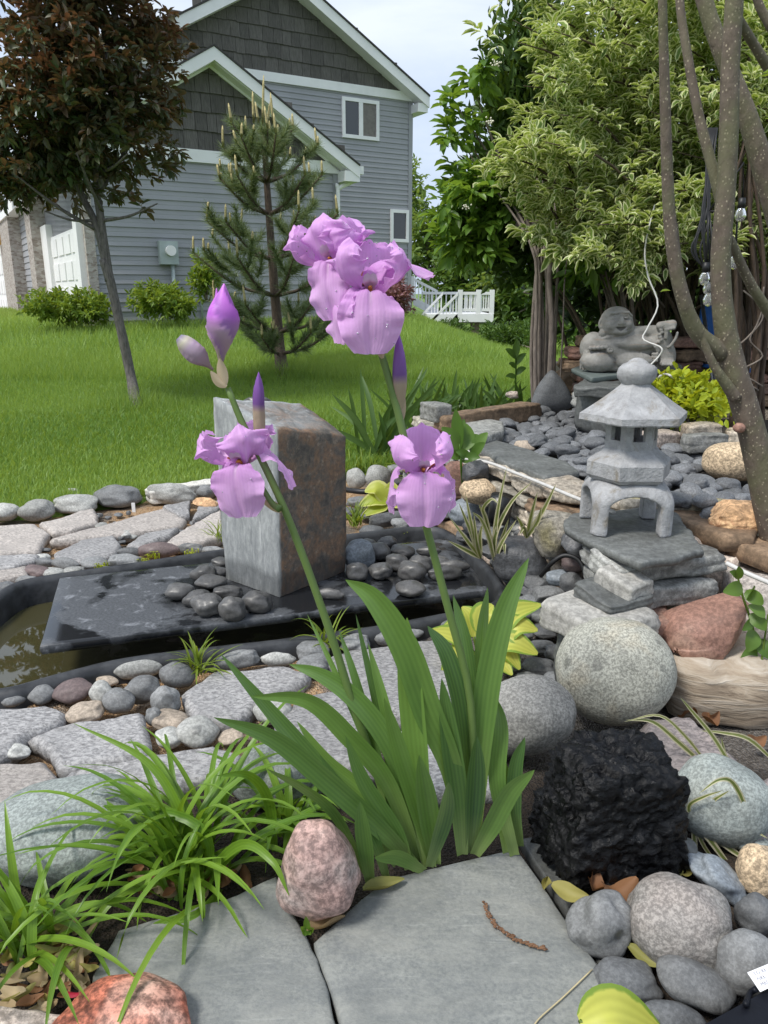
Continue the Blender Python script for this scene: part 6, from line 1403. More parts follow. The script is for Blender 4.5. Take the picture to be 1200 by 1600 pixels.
# a few leaves that stand out, on the biggest clump
dl = bpy.data.objects['daylily']
for L0, wd, dy in [([(430, 1330), (420, 1250), (390, 1212), (338, 1212)], .022, (0, -.02, -.05, -.09)), ([(330, 1385), (320, 1300), (230, 1265), (60, 1272), (-5, 1275)], .018, (0, .0, .04, .08, .1)), ([(345, 1390), (310, 1430), (240, 1450), (150, 1530)], .02, (0, -.08, -.1, -.12)),
                   ([(300, 1370), (200, 1390), (150, 1440), (120, 1520)], .018, (0, -.06, -.1, -.14)), ([(310, 1380), (375, 1320), (425, 1345), (452, 1400)], .018, (0, -.05, -.1, -.13)), ([(290, 1365), (285, 1280), (230, 1190), (115, 1130)], .02, (0, .02, .06, .1))]:
    b = atz(*L0[0], z0); leafobj(dl, [b] + [aty(x, y, b[1] + d_) for (x, y), d_ in zip(L0[1:], dy[1:])], wd, M_DAYL, [-.1, -.8, .6], 'grass', .3, 18)
clump('grass_tuft', atz(312, 1052, -.01), 34, .135, .008, M_TUFT, 'yellow-green grass tuft growing over the near pond rim', 'grass tuft', el=(30, 88), droop=(20, 110), spread=.012, seed=9)
clump('grass_tuft', atz(512, 1012, -.01), 26, .14, .008, M_TUFT, 'yellow-green grass tuft at the pond rim under the iris stalk', 'grass tuft', el=(35, 88), droop=(20, 120), spread=.012, seed=10)
clump('grass_tuft', atz(556, 822, -.01), 30, .16, .01, M_TUFT, 'green grass tuft beside the rusty face of the standing stone', 'grass tuft', el=(40, 88), droop=(20, 120), spread=.014, seed=11)
clump('grass_tuft', atz(340, 845, -.01), 16, .13, .007, M_TUFT, 'thin grass tuft behind the standing stone on the granite path', 'grass tuft', el=(30, 80), droop=(20, 100), spread=.012, seed=12)
clump('grass_tuft', atz(590, 735, -.0), 40, .12, .012, M_TUFT, 'low fresh green weeds around the pale round stones', 'grass tuft', el=(20, 80), droop=(10, 100), spread=.09, seed=13)
for i, (x, y) in enumerate([(300, 870), (225, 883), (160, 890), (240, 873), (628, 836)]):
    clump('moss_cushion', atz(x, y, -.01), 26, .02, .006, M_LIME, 'tiny lime-green sedum cushion on the sandy grit by the pond', 'sedum', 'sedum cushions on the sandy grit', el=(30, 90), droop=(0, 40), spread=.012, seed=80 + i)
for bx, by, bz, Yb, lb, L0s in [(773, 878, .05, 2.5, 'cream-striped grass growing by the pond corner under the wall', [[(774, 830), (780, 786), (792, 729)], [(774, 836), (798, 786), (831, 753)], [(760, 815), (754, 795), (768, 780), (778, 787)], [(760, 815), (748, 788)], [(795, 810)], [(786, 850), (789, 866)], [(758, 822)], [(783, 850), (807, 812)], [(764, 840), (752, 812), (738, 800)]]),
        (751, 872, .04, 2.55, 'cream-striped grass beside the blue-grey oval boulder', [[(739, 830), (727, 771)], [(730, 845), (703, 809)], [(735, 830), (717, 786)], [(725, 858), (700, 845)], [(750, 840), (754, 818)], [(745, 850), (740, 800)]]), (823, 840, .14, 2.4, 'cream-striped grass sprig at the foot of the stone wall', [[(830, 805), (840, 768)], [(850, 795), (869, 756)], [(815, 820), (807, 806)], [(840, 815), (846, 792)], [(818, 825), (812, 835)]])]:
    t_g = thing('striped_grass', aty(bx, by, Yb), lb, 'grass')
    for L0 in L0s:
        b = aty(bx, by, Yb); leafobj(t_g, [b] + [aty(x, y, Yb - .03 - .02 * q) for q, (x, y) in enumerate(L0)], 8.5 * mpp(b), M_CREAM, [rnd.uniform(-.4, .4), -.8, .4], 'grass', .3, 14)
sg = thing('striped_grass', atz(1080, 1290, .0), 'cream-striped drooping grass beside the craggy black rock', 'grass')
for L0, wd in [([(1085, 1288), (1100, 1300), (1130, 1340), (1170, 1390)], 12), ([(1085, 1286), (1120, 1310), (1160, 1338), (1200, 1340)], 11), ([(1083, 1288), (1086, 1330), (1087, 1372)], 9), ([(1085, 1290), (1110, 1255), (1140, 1235)], 8), ([(1085, 1285), (1130, 1290), (1170, 1295), (1200, 1310)], 8),
               ([(1180, 1300), (1150, 1230), (1125, 1218), (1092, 1240)], 9), ([(1165, 1240), (1120, 1160), (1080, 1110), (1063, 1090)], 8), ([(1105, 1200), (1060, 1160), (1020, 1128), (978, 1125)], 9), ([(1110, 1200), (1070, 1150), (1030, 1118), (975, 1128)], 6), ([(1210, 1190), (1170, 1155), (1130, 1145), (1095, 1142)], 8),
               ([(1075, 1258), (1120, 1254), (1180, 1258)], 7), ([(1085, 1290), (1105, 1330), (1140, 1365)], 7), ([(1140, 1220), (1132, 1180), (1127, 1152)], 8), ([(1085, 1288), (1076, 1260), (1100, 1245), (1130, 1235)], 7)]:
    b = atz(*L0[0], .02); P = [b] + [aty(x, y, b[1] - .02 - .015 * i) for i, (x, y) in enumerate(L0[1:])]
    leafobj(sg, P, wd * mpp(b), M_CREAM, [-.2, -.8, .55], 'grass', .3, 16)
# distant bearded iris plants without flowers
def fan(name, base, n, h, wd, label, seed, group=None, lean=26):
    g = np.random.default_rng(seed); t = thing(name, base, label, 'iris plant', group)
    for i in range(n):
        a = R(90 + g.normal() * lean); l = h * g.uniform(.6, 1.1); b = np.array(base) + [g.normal() * .05, g.normal() * .05, 0]; dy = g.normal() * .25
        P = [b, b + [math.cos(a) * l * .5, dy * l * .5, math.sin(a) * l * .55], b + [math.cos(a) * l * (1.05), dy * l, math.sin(a) * l * g.uniform(.75, 1)]]
        leafobj(t, P, wd * g.uniform(.7, 1.1), M_FIRIS, [g.normal() * .5, -1, .2], 'iris', .15, 10)
    return t
fan('iris_plant', atz(588, 716, .0), 30, .58, .034, 'tall flowerless iris clump behind the standing stone', 40, lean=34); fan('iris_plant', atz(640, 690, .0), 16, .5, .03, 'flowerless iris clump at the corner of the dry stone wall', 41)
for i, (x, y) in enumerate([(665, 650), (690, 648), (715, 645), (740, 642), (765, 638), (790, 634), (812, 628), (678, 640), (730, 634), (775, 628)]):
    fan('iris_plant', np.array([*aty(x, y, 5.25 + .12 * (i % 3))[:2], .02]), 10, .46, .03, 'flowerless iris plant in the row behind the long brown edging stone', 50 + i, 'iris plants in a row behind the edging stone', 22)
# broad-leaved stems
def leafy(name, base, stems, mat, label, cat='plant', wd=.5, Yv=None):
    t = thing(name, base, label, cat)
    for path, leaves, rad in stems:
        P = [np.array(base)] + [aty(x, y, Yv) for x, y in path]; branch_obj('stem', P, [rad, rad * .9, rad * .6], M_DAYL, t, 7, 10, 0)
        for (x0, y0, x1, y1, w_, dy) in leaves:
            a, b = aty(x0, y0, Yv), aty(x1, y1, Yv + dy); leafobj(t, [a, (a + b) / 2 + [0, dy * .1, .01], b], w_ * mpp(a), mat, [rnd.uniform(-.5, .5), -.9, rnd.uniform(.1, .6)], 'oval', .25, 10)
    return t
M_MILK = leaf_mat('milkweed_leaf', (.085, .175, .03), (.15, .27, .05), trans=.3)
leafy('milkweed', atz(728, 800, .08), [([(722, 745), (718, 690)], [(720, 705, 690, 668, 24, -.03), (718, 700, 712, 640, 20, .0), (720, 705, 748, 680, 20, .02), (719, 715, 690, 710, 18, -.04), (718, 695, 725, 655, 16, .05), (720, 720, 750, 715, 16, -.03)], .006),
      ([(735, 750), (737, 705)], [(737, 712, 762, 676, 20, .0), (737, 715, 758, 692, 16, -.03), (737, 705, 728, 662, 18, .03), (736, 720, 712, 705, 15, -.02)], .005)], M_MILK, 'leafy green milkweed stems standing before the stone wall', Yv=2.95)
leafy('lily_plant', np.array([*aty(806, 610, 4.9)[:2], .2]), [([(806, 575), (805, 555)], [(805, 560, 808, 530, 12, 0), (805, 560, 790, 545, 10, 0), (805, 570, 822, 552, 10, 0), (805, 575, 795, 568, 8, 0), (806, 585, 822, 575, 10, 0), (806, 590, 790, 588, 8, 0)], .006)], M_MILK, 'small leafy plant beside the bare brown stems', Yv=4.9)
# hostas
M_HOST = leaf_mat('gold_hosta_leaf', (.40, .45, .06), (.60, .60, .12), edge=(.2, .33, .05), edge_at=.7, trans=.3, veins=.7); M_HOSTG = leaf_mat('lime_hosta_leaf', (.3, .4, .04), (.5, .54, .08), edge=(.55, .56, .18), edge_at=.7, trans=.3)
def hosta(base, specs, mat, label, dz=.0):
    t = thing('hosta', base, label, 'hosta')
    for (x0, y0, xm, ym, x1, y1, w_, dy) in specs:
        a = aty(x0, y0, base[1] + dy * .2); m_ = aty(xm, ym, base[1] + dy * .6); b = aty(x1, y1, base[1] + dy); leafobj(t, [a, m_ + [0, 0, .012], b], w_ * 1.5 * mpp(a), mat, [rnd.uniform(-.3, .3), -.6, .8], 'oval', .3, 14)
        P = [np.array(base), (np.array(base) + a) / 2 + [0, 0, .01], a]; branch_obj('stalk', P, [.004, .003, .003], M_TUFT, t, 5, 6, 0)
    return t
hosta(atz(748, 1045, -.01), [(770, 1000, 800, 965, 846, 945, 26, .05), (770, 1005, 805, 985, 840, 985, 26, .0), (765, 1010, 800, 1010, 840, 1022, 26, -.05), (750, 990, 755, 965, 770, 945, 26, .06), (740, 995, 735, 970, 722, 948, 22, .05), (770, 1020, 780, 1040, 800, 1055, 22, -.08), (735, 1010, 710, 1000, 672, 985, 24, 0),
      (740, 1020, 715, 1030, 690, 1058, 24, -.06), (755, 1005, 780, 980, 812, 962, 24, .03), (730, 1000, 712, 985, 690, 982, 20, .05), (770, 1015, 790, 1020, 812, 1046, 22, -.06)], M_HOST, 'golden-yellow hosta with green margins behind the iris leaves')
hosta(atz(605, 806, -.01), [(605, 785, 590, 768, 570, 768, 20, .02), (605, 785, 585, 785, 562, 790, 18, -.02), (610, 785, 612, 770, 612, 752, 18, .03), (612, 788, 630, 775, 640, 770, 18, 0), (605, 790, 590, 798, 566, 806, 16, -.05), (615, 790, 630, 790, 645, 800, 16, -.04), (600, 780, 596, 770, 585, 758, 16, .04)], M_HOSTG, 'small lime hosta beside the standing stone')
hosta(atz(1000, 1660, -.02), [(905, 1595, 960, 1588, 1035, 1612, 46, .02)], M_HOST, 'single gold hosta leaf lying over the bluestone edge beside the black case')
# vine with green leaves by the banded rock
vine = thing('vine', atz(1180, 1085, .0), 'green leafy vine climbing beside the red-brown rock', 'vine')
M_VINE = leaf_mat('vine_leaf', (.075, .16, .025), (.15, .26, .045), trans=.3)
Yv_ = 1.78
branch_obj('stem', [atz(1182, 1085, .02), aty(1188, 1040, Yv_), aty(1176, 980, Yv_), aty(1160, 930, Yv_ + .02), aty(1150, 890, Yv_ + .03)], [.004, .0035, .003, .003, .002], M_TUFT, vine, 6, 16, 0)
branch_obj('stem', [atz(1195, 1085, .02), aty(1182, 1120, Yv_ - .1), aty(1188, 1050, Yv_ - .05), aty(1200, 960, Yv_)], [.003, .003, .003, .002], M_TUFT, vine, 6, 12, 0)
for x0, y0, x1, y1, w_ in [(1152, 905, 1154, 885, 12), (1160, 918, 1130, 925, 22), (1164, 925, 1192, 945, 20), (1170, 945, 1195, 965, 22), (1172, 960, 1196, 985, 20), (1178, 985, 1168, 1018, 26), (1182, 1000, 1205, 1030, 22), (1178, 1010, 1152, 1058, 22), (1186, 1030, 1206, 1062, 22), (1165, 935, 1178, 915, 16), (1186, 1050, 1170, 1040, 16), (1175, 970, 1160, 985, 14), (1185, 1175, 1215, 1195, 26), (1150, 900, 1140, 893, 10)]:
    a, b = aty(x0, y0, Yv_ - .01), aty(x1, y1, Yv_ - .04); leafobj(vine, [a, (a + b) / 2 + [0, -.006, .004], b], w_ * mpp(a) * 1.1, M_VINE, [rnd.uniform(-.6, .6), -.9, .35], 'oval', .2, 9)

# ================================================================= the bearded irises
ib = atz(690, 1345, .0); iris = thing('bearded_iris', ib, 'bearded iris clump with lilac flowers on tall stalks and sword leaves', 'iris')
YI = float(ib[1])
def il(pts, w_, dy=(0, 0), face=None, fold=.3, r_=None, twist=0.0):
    n = len(pts); P = []
    b = atz(pts[-1][0], pts[-1][1], .004)
    for i, (x, y) in enumerate(pts[:-1]):
        f = i / (n - 1); P.append(aty(x, y, b[1] + dy[0] * (1 - f) ** 1.2 + dy[1] * f * (1 - f)))
    P.append(b); P = P[::-1]
    f = [rnd.uniform(-.45, .45), -1, rnd.uniform(-.1, .4)] if face is None else face
    return leafobj(iris, P, w_ * mpp(b) * 1.05, M_IRISL, f, 'iris', fold, 26, r_, cols=3, twist=twist)
for pts, w_, dy in [
    ([(826, 872), (790, 950), (765, 1050), (752, 1160), (738, 1330)], 36, (.05, 0)), ([(540, 906), (585, 935), (632, 1010), (668, 1110), (705, 1200), (730, 1328)], 40, (-.02, -.1)),
    ([(345, 1022), (420, 1108), (470, 1165), (545, 1250), (620, 1350)], 24, (.02, 0)), ([(334, 1121), (430, 1155), (520, 1228), (600, 1300), (652, 1356)], 30, (-.1, 0)),
    ([(392, 1088), (482, 1094), (547, 1150), (607, 1223), (655, 1345)], 30, (-.03, 0)), ([(452, 1038), (505, 1056), (560, 1096), (611, 1167), (650, 1270), (668, 1350)], 30, (.06, 0)),
    ([(636, 965), (640, 1050), (652, 1180), (672, 1352)], 36, (.03, 0)), ([(668, 978), (700, 1030), (724, 1137), (736, 1330)], 28, (.04, 0)), ([(708, 930), (728, 1010), (742, 1150), (741, 1330)], 22, (.09, 0)),
    ([(775, 1090), (781, 1140), (777, 1225), (804, 1336)], 26, (.06, 0)), ([(835, 1203), (798, 1236), (767, 1292), (742, 1335)], 28, (-.08, 0)), ([(820, 1152), (806, 1195), (803, 1260), (812, 1322)], 22, (-.01, 0)),
    ([(701, 1222), (694, 1278), (670, 1354)], 24, (-.1, 0)), ([(417, 1201), (473, 1228), (525, 1272), (574, 1366)], 22, (-.1, 0)), ([(464, 1127), (512, 1188), (575, 1242), (645, 1340)], 20, (.06, 0)),
    ([(563, 1252), (570, 1310), (579, 1380)], 26, (-.03, 0)), ([(585, 1340), (622, 1338), (662, 1360)], 24, (-.06, 0)), ([(762, 918), (752, 1000), (748, 1150), (744, 1325)], 20, (.1, 0)),
    ([(530, 985), (556, 1060), (590, 1180), (632, 1345)], 15, (.12, 0)), ([(556, 960), (585, 1080), (612, 1200), (648, 1348)], 15, (.14, 0)), ([(690, 1060), (702, 1150), (716, 1250), (722, 1335)], 30, (-.02, 0)),
    ([(600, 1090), (622, 1170), (650, 1260), (676, 1350)], 26, (-.05, 0)), ([(790, 1190), (785, 1250), (792, 1332)], 24, (.03, 0)), ([(540, 1150), (572, 1225), (620, 1300), (640, 1358)], 26, (-.02, 0)), ([(500, 1180), (540, 1240), (585, 1310), (605, 1372)], 22, (.02, 0)),
    ([(655, 1180), (668, 1260), (680, 1350)], 30, (-.06, 0)), ([(745, 1150), (742, 1230), (735, 1332)], 28, (-.05, 0)), ([(575, 1005), (600, 1100), (630, 1220), (655, 1345)], 18, (.1, 0)), ([(520, 1010), (548, 1090), (600, 1220), (640, 1350)], 14, (.13, 0)), ([(480, 960), (520, 1040), (575, 1170), (628, 1350)], 11, (.16, 0))]:
    il(pts, w_, dy)
M_STALK = leaf_mat('iris_stalk', (.12, .2, .055), (.19, .27, .08), trans=.1); M_SHEATH = leaf_mat('papery_sheath', (.42, .34, .24), (.55, .45, .33), trans=.25)
def istem(pts, rad, Yb, dY, nm_='stem', seg=30):
    n = len(pts); P = [aty(x, y, Yb + dY * (1 - i / (n - 1))) for i, (x, y) in enumerate(pts)]; r_ = np.interp(np.linspace(0, 1, n), np.linspace(0, 1, len(rad)), rad) * mpp(P[0]) / 2
    V, F = tube(catmull(P, seg), np.interp(np.linspace(0, 1, seg), np.linspace(0, 1, n), r_), 10); return mobj(nm_, V, F, M_STALK, iris, True, {'e': np.zeros(len(V)), 'r': np.full(len(V), .5), 't': np.zeros(len(V))})
istem([(356, 606), (378, 660), (402, 705), (440, 785), (470, 860), (492, 920), (520, 1000), (552, 1100), (590, 1210), (640, 1345)], [9, 11, 11.5, 12, 13, 13, 14, 14, 14, 14], YI + .02, .02)
istem([(578, 495), (598, 560), (614, 615), (628, 670), (645, 745), (668, 830), (700, 950), (733, 1080), (740, 1200), (742, 1330)], [11, 12, 12, 13, 13, 13.5, 14, 14, 14, 14], YI + .02, .03)
istem([(437, 795), (424, 785), (400, 745)], [12, 9, 8], YI + .04, -.02, 'flower_stalk', 8); istem([(628, 668), (626, 655), (625, 640)], [12, 12, 12], YI + .05, 0, 'flower_stalk', 6)
istem([(402, 705), (404, 690), (405, 665)], [10, 10, 10], YI + .05, 0, 'flower_stalk', 6); istem([(655, 800), (657, 780), (658, 752)], [12, 12, 11], YI + .05, -.01, 'flower_stalk', 6); istem([(575, 500), (545, 470), (520, 430)], [10, 10, 9], YI + .06, .03, 'flower_stalk', 8)
def sheath(pts, w_, Y_):
    P = [aty(x, y, Y_ - .008) for x, y in pts]; leafobj(iris, P, w_ * mpp(P[0]), M_SHEATH, [0, -1, .1], 'oval', -.5, 10, name='sheath')
sheath([(440, 800), (425, 790), (408, 782)], 15, YI + .04); sheath([(352, 602), (346, 580), (343, 560)], 17, YI + .04); sheath([(354, 604), (340, 595), (329, 580)], 16, YI + .04); sheath([(404, 700), (405, 672), (404, 640)], 18, YI + .05); sheath([(627, 660), (625, 625), (621, 595)], 18, YI + .05); sheath([(598, 560), (590, 535), (584, 510)], 16, YI + .03)

k = NT('iris_petal'); e = k.attr('e'); t_ = k.attr('t'); p = k.pos()
col = k.mix(k.mrange(t_, .05, .75, 0, 1), (.62, .27, .66), (.84, .50, .87))
vn = k.n('TexWave', {'Scale': 2.6, 'Distortion': 3.5, 'Detail': 3.0}); k.set(vn.inputs['Vector'], k.n('CombineXYZ', {'X': k.attr('s'), 'Y': k.math('MULTIPLY', t_, .15)}).outputs[0])
col = k.mix(k.math('MULTIPLY', vn.outputs['Fac'], k.mrange(e, 0, .9, .1, .03)), col, (.50, .14, .52))
col = k.mix(k.mrange(t_, .02, .2, k.attr('w'), 0), col, (.75, .56, .42))
col = k.mix(k.math('MULTIPLY', k.mrange(e, .0, .12, 1, 0), k.math('MULTIPLY', k.attr('w'), k.mrange(t_, .3, .6, .7, 0))), col, (.85, .75, .8))
k.fin(col, .55, k.bump(k.math('ADD', k.noise(60, p, 5, .65), k.math('MULTIPLY', vn.outputs['Fac'], .15)), .3, .004), Specular_IOR_Level=.3, Sheen_Weight=.15)
tr = k.n('BsdfTranslucent', {'Color': col}); ms = k.n('MixShader', {0: .42}); k.t.links.new(k.b.outputs[0], ms.inputs[1]); k.t.links.new(tr.outputs[0], ms.inputs[2]); k.t.links.new(ms.outputs[0], k.o.inputs['Surface'])
M_PETAL = k.m
M_BEARD = plain('orange_beard', (.72, .27, .05), .8, 300, .3, .8); M_STYLE = plain('style_arm', (.70, .45, .68), .5, 60, .15, .1)
M_DROP = NT('water_drop').fin((.9, .9, .95), .05, Specular_IOR_Level=.6, Transmission_Weight=.6, IOR=1.33)
def petal(rz, width, wprof, ruff, seed, cup, nu=44, nv=25, curl=0):
    """rz: centre line as (outward, up) points; returns V,F,attrs in flower space, petal towards -Y"""
    c = catmull([(a, b, 0) for a, b in rz], nu)[:, :2]; V = []; e = []; t = []; s_ = []
    Tn = unit(np.gradient(c, axis=0)); Nn = np.c_[-Tn[:, 1], Tn[:, 0]]
    for i in range(nu):
        f = i / (nu - 1); w_ = width * np.interp(f, np.linspace(0, 1, len(wprof)), wprof)
        for j in range(nv):
            v = j / (nv - 1) * 2 - 1; rf = 1.7 * ruff * abs(v) ** 2.4 * f ** .5 * (math.sin(f * 13 + v * 2 + seed) + .6 * math.sin(f * 25 + seed * 2.3 + (5 if v > 0 else 0))) * (1 - .75 * max(0, (f - .8) / .2)) + ruff * .35 * abs(v) ** 4 * math.sin(f * 55 + seed * 5 + v)
            rf += ruff * .7 * max(0, f - .8) * 5 * math.sin(v * 5.5 + seed) * (1 - .6 * max(0, (f - .9) / .1))
            rf += ruff * 1.1 * noise.noise(Vector((f * 3.2, v * 1.8, seed))) + ruff * .35 * noise.noise(Vector((f * 4, v * 7, seed + 4)))
            rf -= .0035 * math.exp(-(v / .1) ** 2) * min(1, f * 2)
            o_, u_ = c[i] + Nn[i] * (cup * w_ * (v * v) + rf)
            V.append((v * w_ / 2 * (1 - .15 * abs(cup) * v * v), -o_, u_)); e.append(abs(v)); t.append(f); s_.append(v)
    F = [(i * nv + j, i * nv + j + 1, (i + 1) * nv + j + 1, (i + 1) * nv + j) for i in range(nu - 1) for j in range(nv - 1)]
    return np.array(V), F, np.array(e), np.array(t), np.array(s_)
FALL = [(.006, .0), (.022, .012), (.04, .010), (.052, -.012), (.056, -.04), (.05, -.078)]
FALLW = [.2, .24, .3, .38, .48, .6, .73, .86, .95, 1.0, 1.0, .97, .9, .77, .5]
STD = [(.006, .0), (.024, .014), (.044, .034), (.054, .056), (.048, .076), (.03, .086)]
STDW = [.2, .28, .42, .6, .78, .92, 1.0, 1.04, 1.04, 1.0, .93, .8, .56]
def rotm(yaw, pitch, roll): return np.array(Matrix.Rotation(R(yaw), 3, 'Z') @ Matrix.Rotation(R(pitch), 3, 'X') @ Matrix.Rotation(R(roll), 3, 'Y'))
def flower(px, py, Y_, sc, yaw, tilt, petals, drops=26):
    c = aty(px, py, Y_); tc_ = math.degrees(math.atan2(c[0], c[1]))      # azimuth offset so that yaw 0 faces the viewer side
    Rf = rotm(yaw - tc_ * .0, tilt[0], tilt[1]); sd0 = rnd.random() * 20
    V, F = tube([(0, 0, -.03), (0, 0, -.012), (0, 0, .004)], [.0045, .0075, .008], 12); V = (Rf @ (V * sc).T).T + c
    fl = mobj('flower', V, F, M_STALK, iris, True, {'e': np.zeros(len(V)), 'r': np.full(len(V), .4), 't': np.zeros(len(V))})
    dv, df = ICO[3]; allp = []
    for i, (kind, az, pit, wsc, lsc_, ruf) in enumerate(petals):
        ctr = np.array(FALL if kind == 'fall' else STD) * lsc_
        V, F, e_, t__, s__ = petal(ctr, (.092 if kind == 'fall' else .08) * wsc, FALLW if kind == 'fall' else STDW, ruf, sd0 + i * 3.7, -.10 if kind == 'fall' else .22)
        Rp = np.array(Matrix.Rotation(R(az), 3, 'Z') @ Matrix.Rotation(R(pit), 3, 'X')); V = (Rf @ (Rp @ (V * sc).T)).T + c
        o = mobj('petal', V, F, M_PETAL, fl, True, {'e': e_, 't': t__, 's': s__, 'w': np.full(len(V), 1.0 if kind == 'fall' else .35)}, loc=c)
        allp.append(V)
        if kind == 'fall':
            cc = catmull([(a, b + .004, 0) for a, b in ctr], 30)[2:10]; b_ = np.c_[np.zeros(len(cc)), -cc[:, 0], cc[:, 1]]; b_ = (Rf @ (Rp @ (b_ * sc).T)).T + c
            V, F = tube(b_, np.array([.002, .003, .0034, .0034, .003, .0026, .002, .001]) * sc, 8, True, .5); mobj('beard', V, F, M_BEARD, fl, loc=c)
            st = catmull([(.004, .004, 0), (.016, .02, 0), (.03, .026, 0), (.036, .034, 0)], 10); W_ = np.array([.008, .010, .012, .014, .016, .018, .02, .02, .016, .006]); Vs = []
            for q in range(10):
                for v in (-1, -.5, 0, .5, 1): Vs.append((v * W_[q] / 2 * 1.1, -st[q][0], st[q][1] - abs(v) * .003 + (.006 * abs(v) if q > 7 else 0)))
            Vs = (Rf @ (Rp @ (np.array(Vs) * sc).T)).T + c; mobj('style_arm', Vs, [(a * 5 + b, a * 5 + b + 1, (a + 1) * 5 + b + 1, (a + 1) * 5 + b) for a in range(9) for b in range(4)], M_STYLE, fl, loc=c)
    m = MB(); view = unit(CAM - c)
    for q in range(drops):
        P_ = allp[rnd.randrange(len(allp))]; pp = P_[rnd.randrange(len(P_) // 2, len(P_))]; rr_ = rnd.uniform(.0006, .0017); m.add(ICO[3][0][:, :] * rr_ + pp + view * rr_ * .6, ICO[3][1].tolist())
    if drops: d_ = m.obj('water_drops', M_DROP, fl); d_['kind'] = 'stuff'
    return fl
f_ = 'fall'; s_ = 'standard'
flower(659, 741, YI + .04, .9, 4, (4, 0), [(f_, 0, 0, 1.12, 1.05, .004), (f_, 104, -4, .85, 1.0, .006), (f_, -104, -4, .85, 1.0, .006), (s_, 72, 4, 1.0, .92, .006), (s_, -66, 8, 1.1, .92, .006), (s_, 176, 6, 1.25, .98, .007)])
flower(383, 727, YI + .04, .93, -12, (8, -4), [(f_, 0, 0, 1.1, 1.0, .004), (f_, 100, -26, .45, 1.0, .005), (f_, -80, 0, .85, .9, .005), (s_, -88, 26, .9, 1.0, .009), (s_, 34, -10, 1.15, .8, .008), (s_, 165, 8, 1.15, .88, .009)])
flower(578, 466, YI + .05, 1.02, 2, (2, 0), [(f_, 0, 0, 1.08, 1.0, .005), (f_, 98, -76, .66, 1.1, .006), (f_, -62, -6, .75, .9, .007), (s_, 74, 4, .9, .95, .009), (s_, -58, 2, .8, .95, .009), (s_, 176, 6, 1.1, 1.0, .009)])
flower(527, 422, YI + .09, 1.02, -20, (4, -8), [(f_, 2, -4, .7, .95, .006), (s_, -92, 16, .85, 1.0, .007), (s_, -25, -14, 1.35, .85, .007), (s_, 66, -10, 1.0, .8, .007), (s_, 165, 4, 1.2, .9, .008)])
# buds
k = NT('iris_bud'); t_ = k.attr('t'); c = k.ramp(t_, [(0, (.27, .25, .12)), (.18, (.42, .30, .33)), (.42, (.45, .30, .42)), (.62, (.44, .11, .55)), (1, (.66, .2, .74))])
c = k.mix(k.mrange(k.attr('s'), .3, .9, 0, .6), c, (.22, .08, .34)); k.fin(c, .5, k.bump(k.noise(200, k.pos(), 3), .15, .002)); M_BUD = k.m
def bud(tip, base, w_, Y_, mat=None, dark=0, twist=2.2, lobes=3, prof=None):
    a, b = aty(*base, Y_), aty(*tip, Y_ - .01); n = 24; m = 26; axv = b - a; L = np.linalg.norm(axv); axv /= L; x_ = unit(np.cross(axv, [0, 1, .2])); y_ = np.cross(axv, x_); V = []; T = []; Sx = []
    pr = prof or [.16, .28, .52, .8, .98, 1.0, .86, .6, .3, .03]
    for i in range(m):
        f = i / (m - 1); r_ = w_ / 2 * mpp(a) * np.interp(f, np.linspace(0, 1, len(pr)), pr)
        for j in range(n):
            an = 2 * math.pi * j / n; q = ((an * lobes / (2 * math.pi) + twist * f) % 1.0); rr_ = r_ * (.84 + .2 * q ** .7); V.append(a + axv * L * f + (x_ * math.cos(an) + y_ * math.sin(an)) * rr_); T.append(f * (1 - dark) ); Sx.append(1 - q)
    F = [(i * n + j, i * n + (j + 1) % n, (i + 1) * n + (j + 1) % n, (i + 1) * n + j) for i in range(m - 1) for j in range(n)] + [tuple(range(n))[::-1], tuple((m - 1) * n + j for j in range(n))]
    return mobj('bud', V, F, mat or M_BUD, iris, True, {'t': T, 's': Sx})
bud((350, 443), (345, 566), 52, YI + .04); bud((338, 450), (346, 540), 20, YI + .055, prof=[.2, .5, .9, 1, 1, .9, .7, .5, .3, .03])
k = NT('spent_bud'); k.fin(k.ramp(k.attr('t'), [(0, (.25, .17, .14)), (.3, (.36, .24, .30)), (.7, (.42, .31, .42)), (.86, (.5, .46, .36)), (1, (.16, .13, .24))]), .6); M_SPENT = k.m
bud((279, 527), (333, 578), 34, YI + .045, M_SPENT, twist=1, prof=[.12, .2, .45, .75, .95, 1.0, .95, .85, .7, .35])
k = NT('dark_bud'); k.fin(k.ramp(k.attr('t'), [(0, (.3, .27, .14)), (.45, (.36, .27, .2)), (.56, (.15, .06, .24)), (1, (.26, .09, .42))]), .5); M_DBUD = k.m
bud((404, 581), (405, 690), 19, YI + .05, M_DBUD, twist=1.2, prof=[.7, .9, 1, 1, 1, 1, .95, .8, .5, .04]); bud((623, 522), (625, 660), 23, YI + .05, M_DBUD, twist=.6, prof=[.5, .55, .65, .85, 1, 1, .9, .75, .5, .12])

